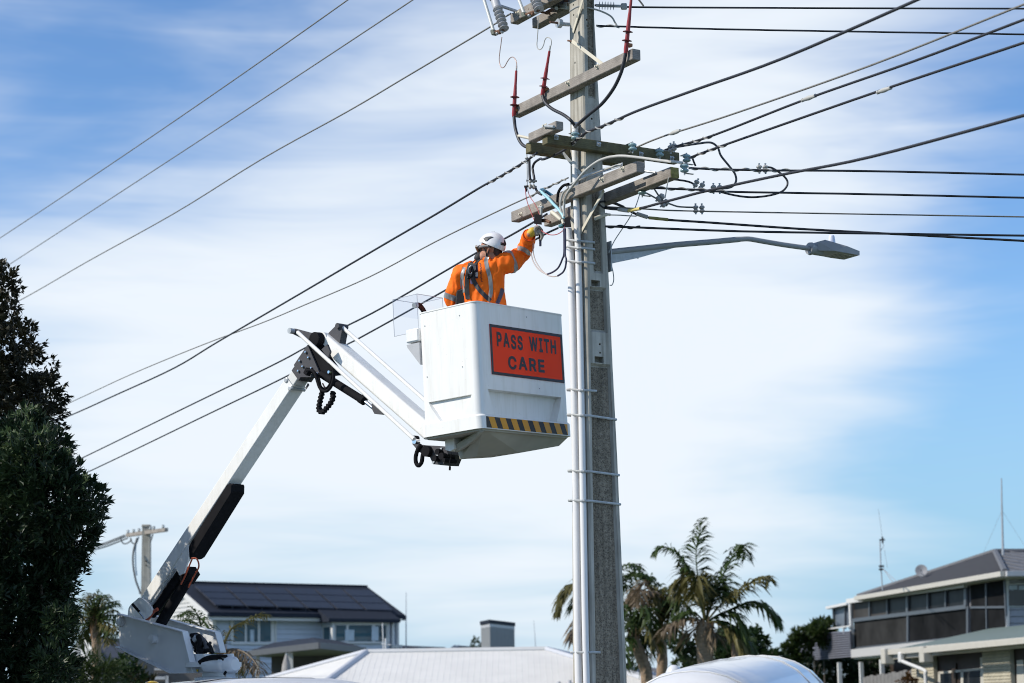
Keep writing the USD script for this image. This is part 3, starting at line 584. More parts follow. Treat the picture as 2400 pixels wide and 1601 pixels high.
for s in (-1, 1):
    obj('tail_light', beam(vb(.86 * s, -.035, .9), vb(.86 * s, -.035, 1.5), .05, .12), RL, truck)
    obj('rear_door', plate([vb(s * a, -.024, z) for a, z in ((.02, .62), (.78, .62), (.78, 1.85), (.02, 1.85))], -VH, .012), VW, truck)
    obj('rear_window', plate([vb(s * a, -.038, z) for a, z in ((.12, 1.25), (.7, 1.25), (.7, 1.75), (.12, 1.75))], -VH, .006), mat('dark_window', (.012, .014, .016), rough=.05, var=.1), truck)
    obj('side_window', plate([vb(s * .965, t, z) for t, z in ((2.5, 1.3), (3.7, 1.3), (3.25, 1.8), (2.6, 1.85))], VS * s, .008), mat('dark_window', (0, 0, 0)), truck)
    for t in (.95, 3.95):
        wh = obj('wheel', lathe(vb(.70 * s, t, .36), VS * s, [(0, .30), (.03, .355), (.2, .355), (.24, .30), (.245, .2)], 28), BLACK, truck, smooth=40)
        obj('rim', lathe(vb(.945 * s, t, .36), VS * s, [(0, .2), (.01, .2), (-.01, .08), (.02, .05)], 20), STEEL, wh)
obj('windscreen', plate([vb(s, t, z) for s, t, z in ((-.7, 3.82, 1.42), (.7, 3.82, 1.42), (.74, 3.3, 1.88), (-.74, 3.3, 1.88))], VH + A(0, 0, 1.1), .012), mat('dark_window', (0, 0, 0)), truck)
obj('rear_bumper', beam(vb(-.9, -.08, .55), vb(.9, -.08, .55), .14, .2, b=.03), DGREY, truck)
bc = P(356, 1596, 24.6)
obj('light_bar_mount', lathe(bc + A(0, 0, -.10), (0, 0, -1), [(0, .09), (.22, .06)], 14), DGREY, truck)
obj('beacon', lathe(bc + A(0, 0, -.1), (0, 0, 1), [(0, .095), (.06, .09), (.085, .07), (.10, .03)], 18), mat('amber_lens', (.75, .33, .01), rough=.2, var=.25, scale=14, col2=(.85, .6, .03)), truck, smooth=50)
# control console with its clear guard on the boom side of the bucket
gz = HB
obj('console', local(cbox(A(.20, LV + .085, gz - .20), A(1, 0, 0), A(0, 1, 0), A(0, 0, 1), .34, .17, .13, .012), BO, BU, BV, BW), WHITE, bucket)
obj('console_wedge', local(hull([(u, LV + v, gz + w) for u in (.04, .36) for v, w in ((.0, -.28), (.17, -.28), (.16, -.31), (0, -.50))]), BO, BU, BV, BW), GREYP, bucket)
CLEAR = usdkit.material(stage, '/World/Looks/clear_sheet', {'t': ('transparent_bsdf', {'color': (.93, .94, .97)}), 'gl': ('glossy_bsdf', {'roughness': .05}), 'mx': ('mix_closure', {'fac': .022})},
    [('t.BSDF', 'mx.closure1'), ('gl.BSDF', 'mx.closure2')], surface='mx.closure')
EDGEM = mat('sheet_edge', (.40, .42, .47), rough=.3, var=.02)
gn_, gl_, gr_ = uvw(PP(977, 689, bl(0, LV + .05, 0), BV)), None, None
gw = gn_[2]; u0, v0 = gn_[0], LV + .05
gl_ = uvw(PP(925, 703, bl(0, 0, gw), BW)); gr_ = uvw(PP(1042, 697.5, bl(0, 0, gw), BW))
v1, u1 = gl_[1], gr_[0]; wlo = gw - .37
for pts in (((u0, v0, gw), (u0, v1, gw), (u0, v1, wlo), (u0, v0, wlo)), ((u0, v0, gw), (u1, v0, gw), (u1, v0, gw - .16), (u0, v0, gw - .16)), ((u0, v1, gw), (u1, v1, gw), (u1, v1, gw - .16), (u0, v1, gw - .16)), ((u0, v0, gw), (u1, v0, gw), (u1, v1, gw), (u0, v1, gw))):
    obj('guard_pane', local(quad(*[A(*q) for q in pts]), BO, BU, BV, BW), CLEAR, bucket)
for a, b in (((u0, v0, gw), (u0, v1, gw)), ((u0, v0, gw), (u1, v0, gw)), ((u0, v1, gw), (u1, v1, gw)), ((u1, v0, gw), (u1, v1, gw)), ((u0, v0, gw), (u0, v0, wlo)), ((u0, v1, gw), (u0, v1, wlo)), ((u1, v0, gw), (u1, v0, gw - .16)), ((u0, v1, wlo), (u0, v0, wlo))):
    obj('guard_edge', local(rod(A(*a), A(*b), .0028, 5), BO, BU, BV, BW), EDGEM, bucket)
hz = lambda x, y: PP(*Z3(x, y), bl(0, LV + .10, 0), BV)
obj('control_hose', tube(path([hz(330, 965), hz(365, 965), hz(400, 1000), hz(425, 1050), hz(430, 1120)], 5), .026, 12), BLACK, bucket, smooth=60)
obj('hose_fitting', rod(hz(315, 968), hz(345, 964), .028, 12), STEEL, bucket)
# small rivets and scuffs on the tub
for x, y in ((340, 300), (630, 212), (655, 640), (360, 725)): obj('rivet', lathe(PP(*Z4(x, y), BO + BU * (i_ - .001), BU), -BU, [(0, .007), (.004, .005)], 8), STEEL, bucket)
for x, y in ((1190, 225), (1298, 822)): obj('rivet', lathe(PP(*Z4(x, y), BO + BV * (i_ - .001), BV), -BV, [(0, .007), (.004, .005)], 8), STEEL, bucket)

# ------------------------------------------------------------------ PASS WITH CARE sign and the hazard tape
SIGN_O = mat('orange_sign_vinyl', (.98, .070, .028), rough=.6, var=.01, spec=.05)
SIGN_K = mat('black_sign_vinyl', (.012, .013, .02), rough=.45, var=.1)
so = BO + BV * (i_ - .0005)
sc = [uvw(PP(*Z4(x, y), so, BV)) for x, y in ((876, 277), (1483, 377), (1505, 783), (900, 697))]
sx0, sx1 = (sc[0][0] + sc[3][0]) / 2, (sc[1][0] + sc[2][0]) / 2; sz1, sz0 = (sc[0][2] + sc[1][2]) / 2, (sc[2][2] + sc[3][2]) / 2
print('sign', sc, sx1 - sx0, sz1 - sz0)
sign = thing('warning_sign', 'orange PASS WITH CARE sign with a black border on the side of the white bucket', 'sign', loc=bl((sx0 + sx1) / 2, i_, sz0))
def on_side(poly, d0, d1):
    m = trimesh.creation.extrude_polygon(poly, d1 - d0, engine='earcut'); v = np.array(m.vertices)
    return trimesh.Trimesh(BO + v[:, :1] * BU + v[:, 1:2] * BW + BV * (i_ - d0 - v[:, 2:3]), m.faces[:, ::-1], process=False)
fr = sg.box(sx0, sz0, sx1, sz1); inn = sg.box(sx0 + .036, sz0 + .036, sx1 - .036, sz1 - .036).buffer(.02).buffer(-.012)
obj('panel', on_side(fr, .001, .004), SIGN_O, sign)
obj('border', on_side(fr.difference(inn), .0045, .0055), SIGN_K, sign)
def letters(word, u0, u1, z, h, bold=True):
    ms = []; x = 0
    for ch in word:
        if ch == ' ': x += .85; continue
        m = meshkit.text_mesh(ch, 1.0, .002, bold=2); b = m.bounds; m.apply_translation((-b[0][0] + x, -b[0][1] if ch not in 'CS' else 0, 0)); x += b[1][0] - b[0][0] + .24; ms.append((ch, m))
    s = (u1 - u0) / (x - .24)
    for ch, m in ms:
        v = np.array(m.vertices); v = BO + BU * (u0 + v[:, :1] * s) + BW * (z + v[:, 1:2] * h) + BV * (i_ - .0045 - np.clip(v[:, 2:3], 0, .0015))
        obj('letter', trimesh.Trimesh(v, m.faces[:, ::-1], process=False), SIGN_K, sign, label=f'black letter {ch}')
on = lambda x, y: uvw(PP(*Z4(x, y), so, BV))
a, b, c = on(942, 463), on(1437, 543), on(945, 355)
letters('PASS WITH', a[0], b[0], (a[2] + b[2]) / 2, c[2] - a[2])
a, b, c = on(1037, 655), on(1340, 690), on(1330, 592)
letters('CARE', a[0], b[0], (a[2] + b[2]) / 2, c[2] - b[2])
so2 = BO
hc = [uvw(PP(*ZB(x, y), so2, BV)) for x, y in ((1110, 66), (1105, 232), (2290, 205), (2290, 368))]
t0, t1, tz0, tz1 = hc[0][0], LU - .085, (hc[1][2] + hc[3][2]) / 2, (hc[0][2] + hc[2][2]) / 2
tz0, tz1 = max(tz0, .004), min(tz1, .114)
tape = thing('hazard_tape', 'black and yellow striped hazard tape along the lower edge of the bucket', 'hazard tape', loc=bl((t0 + t1) / 2, 0, tz0))
def on_skirt(poly, d0, d1):
    m = trimesh.creation.extrude_polygon(poly, d1 - d0, engine='earcut'); v = np.array(m.vertices)
    return trimesh.Trimesh(BO + v[:, :1] * BU + v[:, 1:2] * BW - BV * (d0 + v[:, 2:3]), m.faces[:, ::-1], process=False)
TAPEK = mat('black_tape', (.018, .018, .02), rough=.5, var=.2); TAPEY = mat('yellow_tape', (.60, .27, .012), rough=.5, var=.06)
base = sg.box(t0, tz0, t1, tz1); obj('backing', on_skirt(base, .0006, .002), TAPEK, tape)
per = .158; k = -1
while t0 + k * per < t1 + .1:
    x = t0 + .03 + k * per; k += 1
    st = sg.Polygon([(x, tz1), (x + per * .52, tz1), (x + per * .52 + .045, tz0), (x + .045, tz0)]).intersection(base)
    if not st.is_empty and st.area > 1e-5: obj('yellow_stripe', on_skirt(st, .0024, .003), TAPEY, tape)

# ------------------------------------------------------------------ insulators, terminations, fuses, lamp and lines
def insulator(c, label, arm_dir, group=None, s=.90):
    t = thing('insulator', label, 'insulator', group, loc=c)
    obj('porcelain', lathe(c - A(0, 0, .042 * s), (0, 0, 1), [(h * s, r * s) for h, r in ((0, .012), (.002, .030), (.010, .043), (.022, .045), (.030, .040), (.036, .026), (.046, .026), (.052, .040), (.060, .045), (.072, .043), (.080, .030), (.084, .012))], 20), PORC, t, smooth=50)
    for dz in (-.05, .05): obj('steel_strap', beam(c + A(0, 0, dz * s), c + A(0, 0, dz * s) - arm_dir * .10, .03, .005), STEEL, t)
    obj('pin', rod(c - A(0, 0, .07 * s), c + A(0, 0, .06 * s), .007, 8), STEEL, t)
    return t
qi = x1A + PA * .075
I0 = PP(*Z1(972, 1250), qi, PA); I1 = PP(*ZL(1192, 95), qi, PA); I2 = PP(*ZL(1607, 185), qi, PA); I3 = PP(*ZL(2020, 268), qi, PA)
insulator(I0, 'blue porcelain insulator just below the top of the white conduit', PA)
insulator(I1, 'blue porcelain insulator on the mossy arm, first to the right of the pole', PA)
insulator(I2, 'blue porcelain insulator on the mossy arm, middle of the right hand three', PA)
insulator(I3, 'blue porcelain insulator at the right tip of the mossy arm', PA)
qb = bB + PB * .05
I4 = PP(*ZL(1985, 422), qb, NL); I5 = PP(*ZL(1338, 765), qb, NL)
insulator(I4, 'blue porcelain insulator beside the lichen covered timber end', NL)
insulator(I5, 'blue porcelain insulator hanging under the middle of the lichen ended crossarm', NL)

GRIPM = mat('grip_strand', (.30, .295, .28), rough=.6, var=.2, scale=30)
def line(label, pts, r, m, name='power_line', catg='cable', grip=None, n=5, sides=7, group=None, gm=None, ext=14.0):
    """A cable through 3-D points; grip = (start, length): a spiral of lighter strand wound about it."""
    p = path(pts, n); t = thing(name, label, catg, group, loc=p[0])
    if name == 'power_line': p = np.vstack([p, p[-1] + unit(p[-1] - p[-3]) * np.linspace(3, ext, 4)[:, None]])            # on towards the next pole
    obj('conductor', tube(p, r, sides), m, t, smooth=70)
    if grip:
        L = np.concatenate([[0], np.cumsum(np.linalg.norm(np.diff(p, axis=0), axis=1))]); s = np.arange(grip[0], min(grip[0] + grip[1], L[-1]), .011)
        c = np.stack([np.interp(s, L, p[:, k]) for k in range(3)], 1); d = np.gradient(c, axis=0); d /= np.linalg.norm(d, axis=1, keepdims=True)
        a = np.cross(d, [0, 0, 1.0]); a /= np.linalg.norm(a, axis=1, keepdims=True); b = np.cross(d, a); w = s * 2 * np.pi / .19
        obj('wound_grip', tube(c + (r + .003) * (np.cos(w)[:, None] * a + np.sin(w)[:, None] * b), (.0065), 5), gm or GRIPM, t, smooth=70)
    return t
SN = azdir(64)                                        # lines up the street lie in vertical planes with this normal
def along(q, pts, n=SN): return [PP(x, y, q, n) for x, y in pts]
fv = lambda *pts: [FV(x, y) for x, y in pts]
def fit(pts, deg=2):
    a = np.array(pts); c = np.polyfit(a[:, 0], a[:, 1], deg); xs = np.linspace(a[0, 0], a[-1, 0], 14); return list(zip(xs, np.polyval(c, xs)))
zline = lambda z, *pts: [z(x, y) for x, y in pts]
# --- to the left, up the street
qT = E(9.3); 
line('high thin grey line at top left, the one nearest the corner of the sky', along(A(qT[0] - .6, qT[1], 9.7), fit(fv((1250, -330), (1020, -160), (800, 0), (700, 69), (600, 142), (410, 270), (190, 418), (0, 548), (-260, 715)))), .0085, GCABLE)
line('high thin grey line at top left, between two others of its kind', along(A(qT[0] + .1, qT[1], 9.6), fit(fv((1290, -225), (1120, -115), (940, 0), (830, 76), (620, 216), (440, 336), (230, 476), (15, 612), (-250, 780)))), .0085, GCABLE)
line('thin grey line leaving the left end of the upper timber crossarm', along(u1A + A(0, 0, .05), zline(ZA, (760, 250), (560, 370)) + fv((1125, 62), (930, 178), (800, 255), (600, 366), (400, 490), (200, 601), (30, 698), (-200, 815))), .009, GCABLE)
q4 = PP(*Z2(400, 430), x2A, NL)
line('thick black line from the left end of the mossy crossarms to the trees', along(q4, zline(Z2, (425, 425), (340, 490), (290, 520), (150, 605), (0, 690)) + fv((1100, 432), (1004, 490), (882, 561), (700, 668), (500, 785), (400, 845), (270, 905), (135, 965), (-100, 1060))), .0115, BCABLE, grip=(.05, 1.1))
q5 = E(6.2) - PA * .3
line('thin grey line from behind the conduit, crossing the thick black line at lower left', along(q5, zline(ZM, (1190, 445), (750, 650), (590, 740), (0, 1010)) + fv((1000, 555), (850, 635), (700, 700), (600, 742), (470, 790), (300, 860), (120, 942), (-100, 1030))), .0075, GCABLE, grip=(.05, .8))
q6 = PP(*ZM(590, 1240), aA + PB * .05, NL)
line('black line from the lower crossarm passing behind the worker\'s head', along(q6, zline(ZM, (800, 1110), (590, 1240), (30, 1560)) + fv((1100, 577), (882, 704), (789, 752), (700, 799), (627, 838), (450, 924), (165, 1063), (-60, 1170))), .0105, BCABLE)
q7 = PP(*ZM(740, 1490), bA, NL)
line('black line behind the raised wrist, lowest of the lines at left', along(q7, zline(ZM, (1000, 1370), (740, 1495)) + fv((1180, 578), (1032, 661), (909, 730), (822, 778), (787, 796), (650, 868), (480, 950), (210, 1080), (-30, 1190))), .0105, BCABLE)
# --- to the right and towards the camera
line('thick black line over the conduit top, looping to a connector and away upper right', 
     along(I0 + PA * .05, zline(ZM, (570, 470), (545, 330), (540, 250), (580, 160), (680, 95)) + zline(Z2, (480, 485), (560, 455), (650, 415), (740, 350), (800, 300), (880, 235), (1000, 190), (1130, 135)) + fv((1470, 252), (1600, 205), (1800, 133), (2105, 0), (2300, -90))), .0125, BCABLE, grip=(1.0, 1.0))
line('thin grey line with a pale joint, rising from the first right hand insulator', along(I1, zline(Z2, (1345, 372), (1450, 325), (1560, 282), (1690, 237), (1800, 205)) + fv((1700, 256), (2000, 150), (2351, 10), (2700, -130))), .0085, GCABLE)
line('black line from the middle insulator rising to the right edge', along(I2, zline(Z2, (1600, 400), (1700, 365)) + fv((1640, 310), (1850, 228), (2100, 140), (2351, 45), (2700, -90))), .011, BCABLE, grip=(0, .9))
line('black line rising from the insulator at the mossy arm tip to the right edge', along(I3, zline(Z2, (1830, 470), (1930, 430)) + fv((1700, 320), (2030, 205), (2351, 98), (2700, -20))), .0115, BCABLE, grip=(0, .7))
q_7 = PP(*Z2(1060, 925), E(6.0) + PB * .2, PA)
line('black service line with a yellow sleeve, rising gently to the right edge', along(q_7, zline(Z2, (1010, 905), (1090, 930), (1260, 955), (1390, 930), (1560, 885), (1760, 832), (2000, 770)) + fv((1800, 400), (2000, 360), (2351, 265), (2700, 165))), .0125, BCABLE)
obj_s = lambda t, pts, r, m, nm, q, n=SN, lab=None: obj(nm, tube(path([PP(x, y, q, n) for x, y in pts], 4), r, 10), m, t, smooth=60, label=lab)
tL = stage.GetPrimAtPath('/World/power_line_011')
obj_s(tL, zline(Z2, (1180, 945), (1265, 957)), .019, LCABLE, 'anchor_grip', q_7); obj_s(tL, zline(Z2, (1270, 955), (1375, 936)), .016, mat('yellow_sleeve', (.62, .50, .16), rough=.5, var=.1), 'yellow_sleeve', q_7)
EN = azdir(175)                                       # lines along the side street
r8 = I4
line('black line with pale spiral from the insulator by the lichen covered timber end', along(r8, zline(ZR, (430, 360), (700, 375), (1100, 388), (1500, 393), (1690, 400)) + fv((2000, 393), (2351, 401), (2700, 410)), EN), .0105, BCABLE, grip=(0, .95))
r9 = PP(*ZL(1400, 720), qb, NL)
line('black line with a pale spiral below the lichen ended crossarm to the right edge', along(r9, zline(ZL, (1390, 715), (1600, 725), (1900, 738), (2300, 755)) + zline(ZR, (1050, 735)) + fv((2000, 446), (2351, 454), (2700, 462)), EN), .0105, BCABLE, grip=(0, .8))
r10 = PP(*ZL(800, 1030), E(6.0) + PB * .25, PA)
line('thin grey line from the pole side, third up from the street lamp', along(r10, zline(ZL, (790, 1010), (1400, 1045), (2100, 1075)) + fv((2000, 492), (2351, 498), (2700, 505)), EN), .0075, GCABLE)
r11 = PP(*Z2(1340, 990), E(5.9) + PB * .25, PA)
t11 = line('black service line with an olive sleeve, sinking slightly to the right edge', along(r11, zline(ZL, (690, 940), (880, 950), (1060, 1020), (1200, 1100), (1300, 1140), (1440, 1175), (1740, 1210), (2351, 1250)) + fv((1800, 523), (1900, 529), (2351, 553), (2700, 571)), EN), .012, BCABLE)
obj_s(t11, zline(ZL, (1250, 1115), (1420, 1170)), .02, LCABLE, 'anchor_grip', r11, EN); obj_s(t11, zline(ZL, (1440, 1178), (1735, 1208)), .0155, mat('olive_sleeve', (.30, .27, .10), rough=.6, var=.1), 'sleeve', r11, EN)
r12 = PP(*ZL(800, 1312), E(5.7) + PB * .25, PA)
line('black line from the pole just above the street lamp arm, lowest at right', along(r12, zline(ZL, (770, 1310), (1100, 1320)) + fv((1700, 531), (2000, 536), (2351, 541), (2700, 547)), EN), .0115, BCABLE, grip=(0, .35), gm=BCABLE)
r1 = E(8.2) + PB * .1
line('top dark line leaving the pole to the right past a finned insulator', along(r1, zline(Z1, (1150, 48), (1400, 60), (1500, 65)) + fv((1700, 18), (2351, 20), (2700, 21)), EN), .0095, BCABLE)
line('dark line leaving the pole to the right below the finned insulator', along(r1, zline(Z1, (1165, 235), (1300, 241)) + fv((1700, 68), (2351, 79), (2700, 85)), EN), .0095, BCABLE, grip=(0, .25))
# finned strain insulator on the top right line
st = thing('strain_insulator', 'grey finned strain insulator on the top line right of the pole', 'insulator', loc=PP(*Z1(1160, 50), r1, EN))
s0, s1 = PP(*Z1(1160, 50), r1, EN), PP(*Z1(1400, 58), r1, EN)
obj('core', rod(s0, s1, .014, 10), GREYPOLY, st, smooth=50)
for k in range(6): obj('fin', lathe(PP(*Z1(1195 + k * 26, 51 + k * .8), r1, EN), s1 - s0, [(-.003, .018), (0, .042), (.003, .018)], 16), GREYPOLY, st)
obj('clevis', cbox(PP(*Z1(1420, 60), r1, EN), A(1, 0, 0), A(0, 1, 0), A(0, 0, 1), .06, .03, .065, .008), STEEL, st)
st2 = thing('strain_fitting', 'rusty eye bolt fitting left of the pole below the upper crossarm', 'bolt', loc=PP(*ZA(1650, 430), E(8.1) - PA * .2, PB))
qe = E(8.1) - PA * .1
obj('bolt', rod(PP(*ZA(1480, 405), qe, PA), PP(*ZA(1840, 450), qe, PA), .011), RUST, st2); obj('shank', rod(PP(*ZA(1690, 440), qe, PA), PP(*ZA(1835, 452), qe, PA), .019), STEEL, st2)
obj('eye', lathe(PP(*ZA(1650, 430), qe, PA), PB, [(-.02, .03), (-.02, .045), (.02, .045), (.02, .03)], 12), STEEL, st2)

# --- jumpers and little wires about the crossarms
JQ = I3 + azdir(85) * .3
def jumper(label, pts, r, m, q=None, n=EN, name='jumper_wire', catg='wire', group=None): return line(label, along(JQ if q is None else q, pts, n), r, m, name, catg, n=6, sides=7, group=group)
jumper('grey jumper arching from the middle insulator down to the line below', zline(Z2, (1690, 375), (1760, 362), (1900, 340), (2020, 330), (2085, 375), (2115, 450), (2190, 545), (2245, 620), (2252, 690), (2205, 740), (2100, 755)), .011, mat('dark_grey_cable', (.07, .07, .08), rough=.5, var=.2))
jumper('black jumper looping right of the arms like a hook', zline(ZR, (1660, 345), (1740, 360), (1830, 412), (1930, 490), (1985, 570), (1975, 650), (1900, 730), (1750, 783), (1550, 815), (1350, 818), (1150, 790), (950, 742), (880, 715)), .0105, BCABLE)
jumper('black jumper from under the lichen ended crossarm curving to a clamp', zline(ZL, (1600, 590), (1720, 585), (1900, 600), (2060, 630), (2180, 690)), .010, BCABLE)
jumper('grey jumper from the lowest blue insulator to the hanging clamp', zline(ZL, (1380, 790), (1460, 830), (1560, 885), (1650, 930), (1760, 965), (1880, 1005), (2000, 1015), (2130, 1018)), .0085, GCABLE)
jumper('grey jumper from under the arm down to the hanging clamp', zline(ZL, (1480, 670), (1540, 760), (1600, 850), (1670, 930), (1720, 1000)), .0085, GCABLE)
jumper('black stub from the arm tip insulator to the line below', zline(ZR, (490, 200), (510, 260), (540, 330)), .010, BCABLE)
jumper('grey wire loop bridging the two upper right lines', zline(Z1, (920, 105), (1000, 62), (1080, 70), (1200, 100), (1300, 150), (1340, 210), (1358, 240)), .009, LCABLE, q=r1)
jumper('grey stub coming down to the top right line', zline(Z1, (1540, -20), (1570, 15), (1600, 55)), .009, GCABLE, q=r1)
qp = E(6.0) + PB * .3
jumper('long thin grey wire dropping from the arms to the street lamp arm', zline(ZL, (1745, 560), (1720, 700), (1690, 880)) , .005, LCABLE, q=bB, n=NL)
jumper('long thin grey wire slanting down beside the pole to the lamp arm', zline(Z2, (1370, 800), (1330, 920), (1270, 1030), (1200, 1135), (1135, 1235), (1090, 1330)) + zline(Z7, (95, 310)), .005, LCABLE, q=qp, n=PA)
jumper('thin grey wire loop hanging under the street lamp bracket', zline(Z7, (108, 395), (125, 470), (128, 530), (115, 565), (98, 566)), .005, LCABLE, q=E(5.3) + PB * .33, n=PA)
jumper('black loop of slack cable on the right face of the pole', zline(ZL, (1060, 1010), (900, 945), (760, 930), (690, 940), (690, 980), (760, 1030), (900, 1050), (1040, 1055)), .010, BCABLE, q=qp, n=PA)
ac = thing('anchor_clamp', 'cream anchor clamp pointing left on the right face of the pole', 'clamp', loc=PP(*ZL(700, 1165), qp, PA))
obj('wedge', tube(path([PP(*ZL(*q), qp + PA * .05, PA) for q in ((620, 1190), (700, 1160), (790, 1130), (850, 1132))], 3), [.02] * 4 + [.018] * 3 + [.012] * 3, 10), CREAMP, ac, smooth=50)
obj('tail', tube([PP(*ZL(*q), qp + PA * .05, PA) for q in ((830, 1135), (1000, 1140), (1250, 1155))], .006, 6), LCABLE, ac)
# clamps
CLAMP = mat('clamp_alloy', (.36, .36, .35), rough=.5, var=.2, scale=50, metal=.2)
def clamp(label, c, d, s=1.0, k=2):
    t = thing('line_clamp', label, 'clamp', loc=c); d = unit(d); y = unit(np.cross((0, 0, 1), d)); z = np.cross(d, y)
    for i in range(k):
        o = c + d * (i - (k - 1) / 2) * .062 * s
        obj('jaw', cbox(o + z * .018 * s, d, y, z, .052 * s, .05 * s, .034 * s, .012), CLAMP, t); obj('jaw', cbox(o - z * .018 * s, d, y, z, .05 * s, .048 * s, .034 * s, .012), CLAMP, t)
        obj('bolt', lathe(o - z * .05 * s, z, [(0, .01), (.012, .01), (.013, .006), (.095, .006), (.096, .011), (.107, .011)], 6), STEEL, t)
    return t
jr = lambda z, x, y: PP(*z(x, y), JQ, EN)
X_ = azdir(85)
clamp('grey twin clamp where the hooked jumper meets the upper line', jr(ZR, 1590, 375), X_)
clamp('grey twin clamp on the slanting jumper above the second line', jr(ZR, 590, 630), unit(jr(ZR, 700, 690) - jr(ZR, 480, 580)))
clamp('grey twin clamp under the thick rising line, where two jumpers meet', jr(ZR, 870, 690), X_)
clamp('grey twin clamp on the thin grey line, lowest of the clamps', jr(ZR, 590, 1010), X_)
clamp('dark grey clamp hanging where the jumpers cross', jr(ZL, 1650, 915), unit(jr(ZL, 1720, 1000) - jr(ZL, 1590, 840)), 1.15)
clamp('grey clamp on the middle insulator line, close to the arm', PP(*ZL(1800, 110), I2, SN), azdir(154), 1.0)
clamp('grey connector block hanging where the two black cable tails meet left of the pole', PP(*ZM(525, 555), I0 + PA * .05, SN), A(0, 0, 1) + .05 * X_, .95, 2)
clamp('small brown clamp at the end of the thick black left line', PP(*ZM(430, 115), q4, SN), azdir(154), .75, 1)
j1 = thing('line_joint', 'pale joint sleeve on the thin grey line rising from the first right hand insulator', 'joint', loc=PP(*Z1(1890, 1215), I1, SN))
obj('sleeve', tube([PP(*Z1(x, y), I1, SN) for x, y in ((1845, 1232), (1870, 1222), (1910, 1207), (1935, 1197))], [.012, .02, .02, .012], 10), LCABLE, j1, smooth=50)
for lab, (x, y), q in (('pale splice on the black line from the middle insulator', (1857, 224), I2), ('pale splice on the black line from the arm tip insulator', (2030, 206), I3)):
    t = thing('line_joint', lab, 'joint', loc=PP(*FV(x, y), q, SN)); c0, c1 = PP(*FV(x - 14, y + 6), q, SN), PP(*FV(x + 14, y - 4), q, SN)
    obj('sleeve', tube([c0, (c0 + c1) / 2, c1], [.014, .022, .014], 8), LCABLE, t, smooth=50)
    for e in (c0, c1): obj('tie', lathe(e, c1 - c0, [(-.008, .018), (.008, .018)], 8), LCABLE, t)

# --- red cable terminations with their black tails and copper leads
qt = hvA + NL * .03
def term(label, top, bot, sheds, tail, ref=qt):
    pt = lambda z, x, y, d=0: PP(*z(x, y), ref + NL * d, NL)
    t = thing('cable_termination', label, 'cable termination', loc=pt(Z1, *bot))
    a, b = pt(Z1, *top), pt(Z1, *bot); d = unit(b - a); L = np.linalg.norm(b - a)
    obj('red_body', lathe(a, d, [(0, .012), (L * .3, .014), (L * .5, .019), (L * .93, .021), (L, .018)], 12), REDSIL, t, smooth=50)
    for y in sheds:
        f = (y - top[1]) / (bot[1] - top[1]); c = a + (b - a) * f
        obj('shed', lathe(c, d, [(-.006, .02), (.004, .046), (.007, .048), (.010, .046), (.012, .02)], 20), mat('dark_red_silicone', (.10, .012, .016), rough=.5, var=.1), t, smooth=50)
    obj('lug', rod(a - d * .05, a + d * .01, .009, 8), STEEL, t)
    obj('bracket', cbox(a + (b - a) * .86 + PB * .03, PA, PB, A(0, 0, 1), .05, .05, .03, .004), mat('bronze_bracket', (.26, .11, .05), rough=.5, var=.2, metal=.4), t)
    obj('black_tail', tube(path(tail, 7), .0165, 10), BCABLE, t, smooth=60)
    return a - d * .05
tq = lambda x, y, d=0: PP(*Z1(x, y), qt + NL * d, NL)
cond = COND + A(0, 0, .02)
tops = [term('red cable termination at the left end of its grey arm', (431, 650), (408, 1072), (887, 960), [tq(410, 1070), tq(425, 1190), tq(465, 1300), tq(520, 1348), tq(580, 1338), PP(*Z1(640, 1300), x2A, PA) - PA * .1]),
        term('red cable termination, middle of the three', (736, 468), (670, 878), (717, 790), [tq(672, 875), tq(695, 940), tq(760, 1000), tq(860, 1052), tq(930, 1105), cond + PA * .008 - A(0, 0, .02)]),
        term('red cable termination at the right end of its arm, reaching above the frame', (1492, -60), (1435, 490), (286, 368), [tq(1436, 488), tq(1418, 580), tq(1385, 690), tq(1320, 820), tq(1220, 950), tq(1100, 1050), tq(1010, 1130), cond - PA * .012 - A(0, 0, .02)])]
for lab, pts, top in (('fine copper lead with an S bend from the left fuse to the left red termination', ((598, 680), (580, 820), (560, 960), (550, 1100), (570, 1210), (605, 1245), (650, 1220), (700, 1130), (750, 1065), (800, 1050), (845, 1090), (868, 1160), (870, 1260)), 0), ('fine pale lead with an S bend down to the middle red termination', ((1268, 310), (1265, 450), (1250, 700), (1240, 820), (1255, 890), (1290, 912), (1330, 890), (1365, 820), (1385, 740), (1420, 692), (1465, 695), (1505, 740), (1505, 810), (1478, 900)), 1)):
    line(lab, [PP(*ZA(x, y), qt + NL * .02, NL) for x, y in pts], .0048, mat('copper_wire', (.40, .28, .24), rough=.4, var=.1, metal=.3) if top == 0 else LCABLE, 'lead_wire', 'wire')
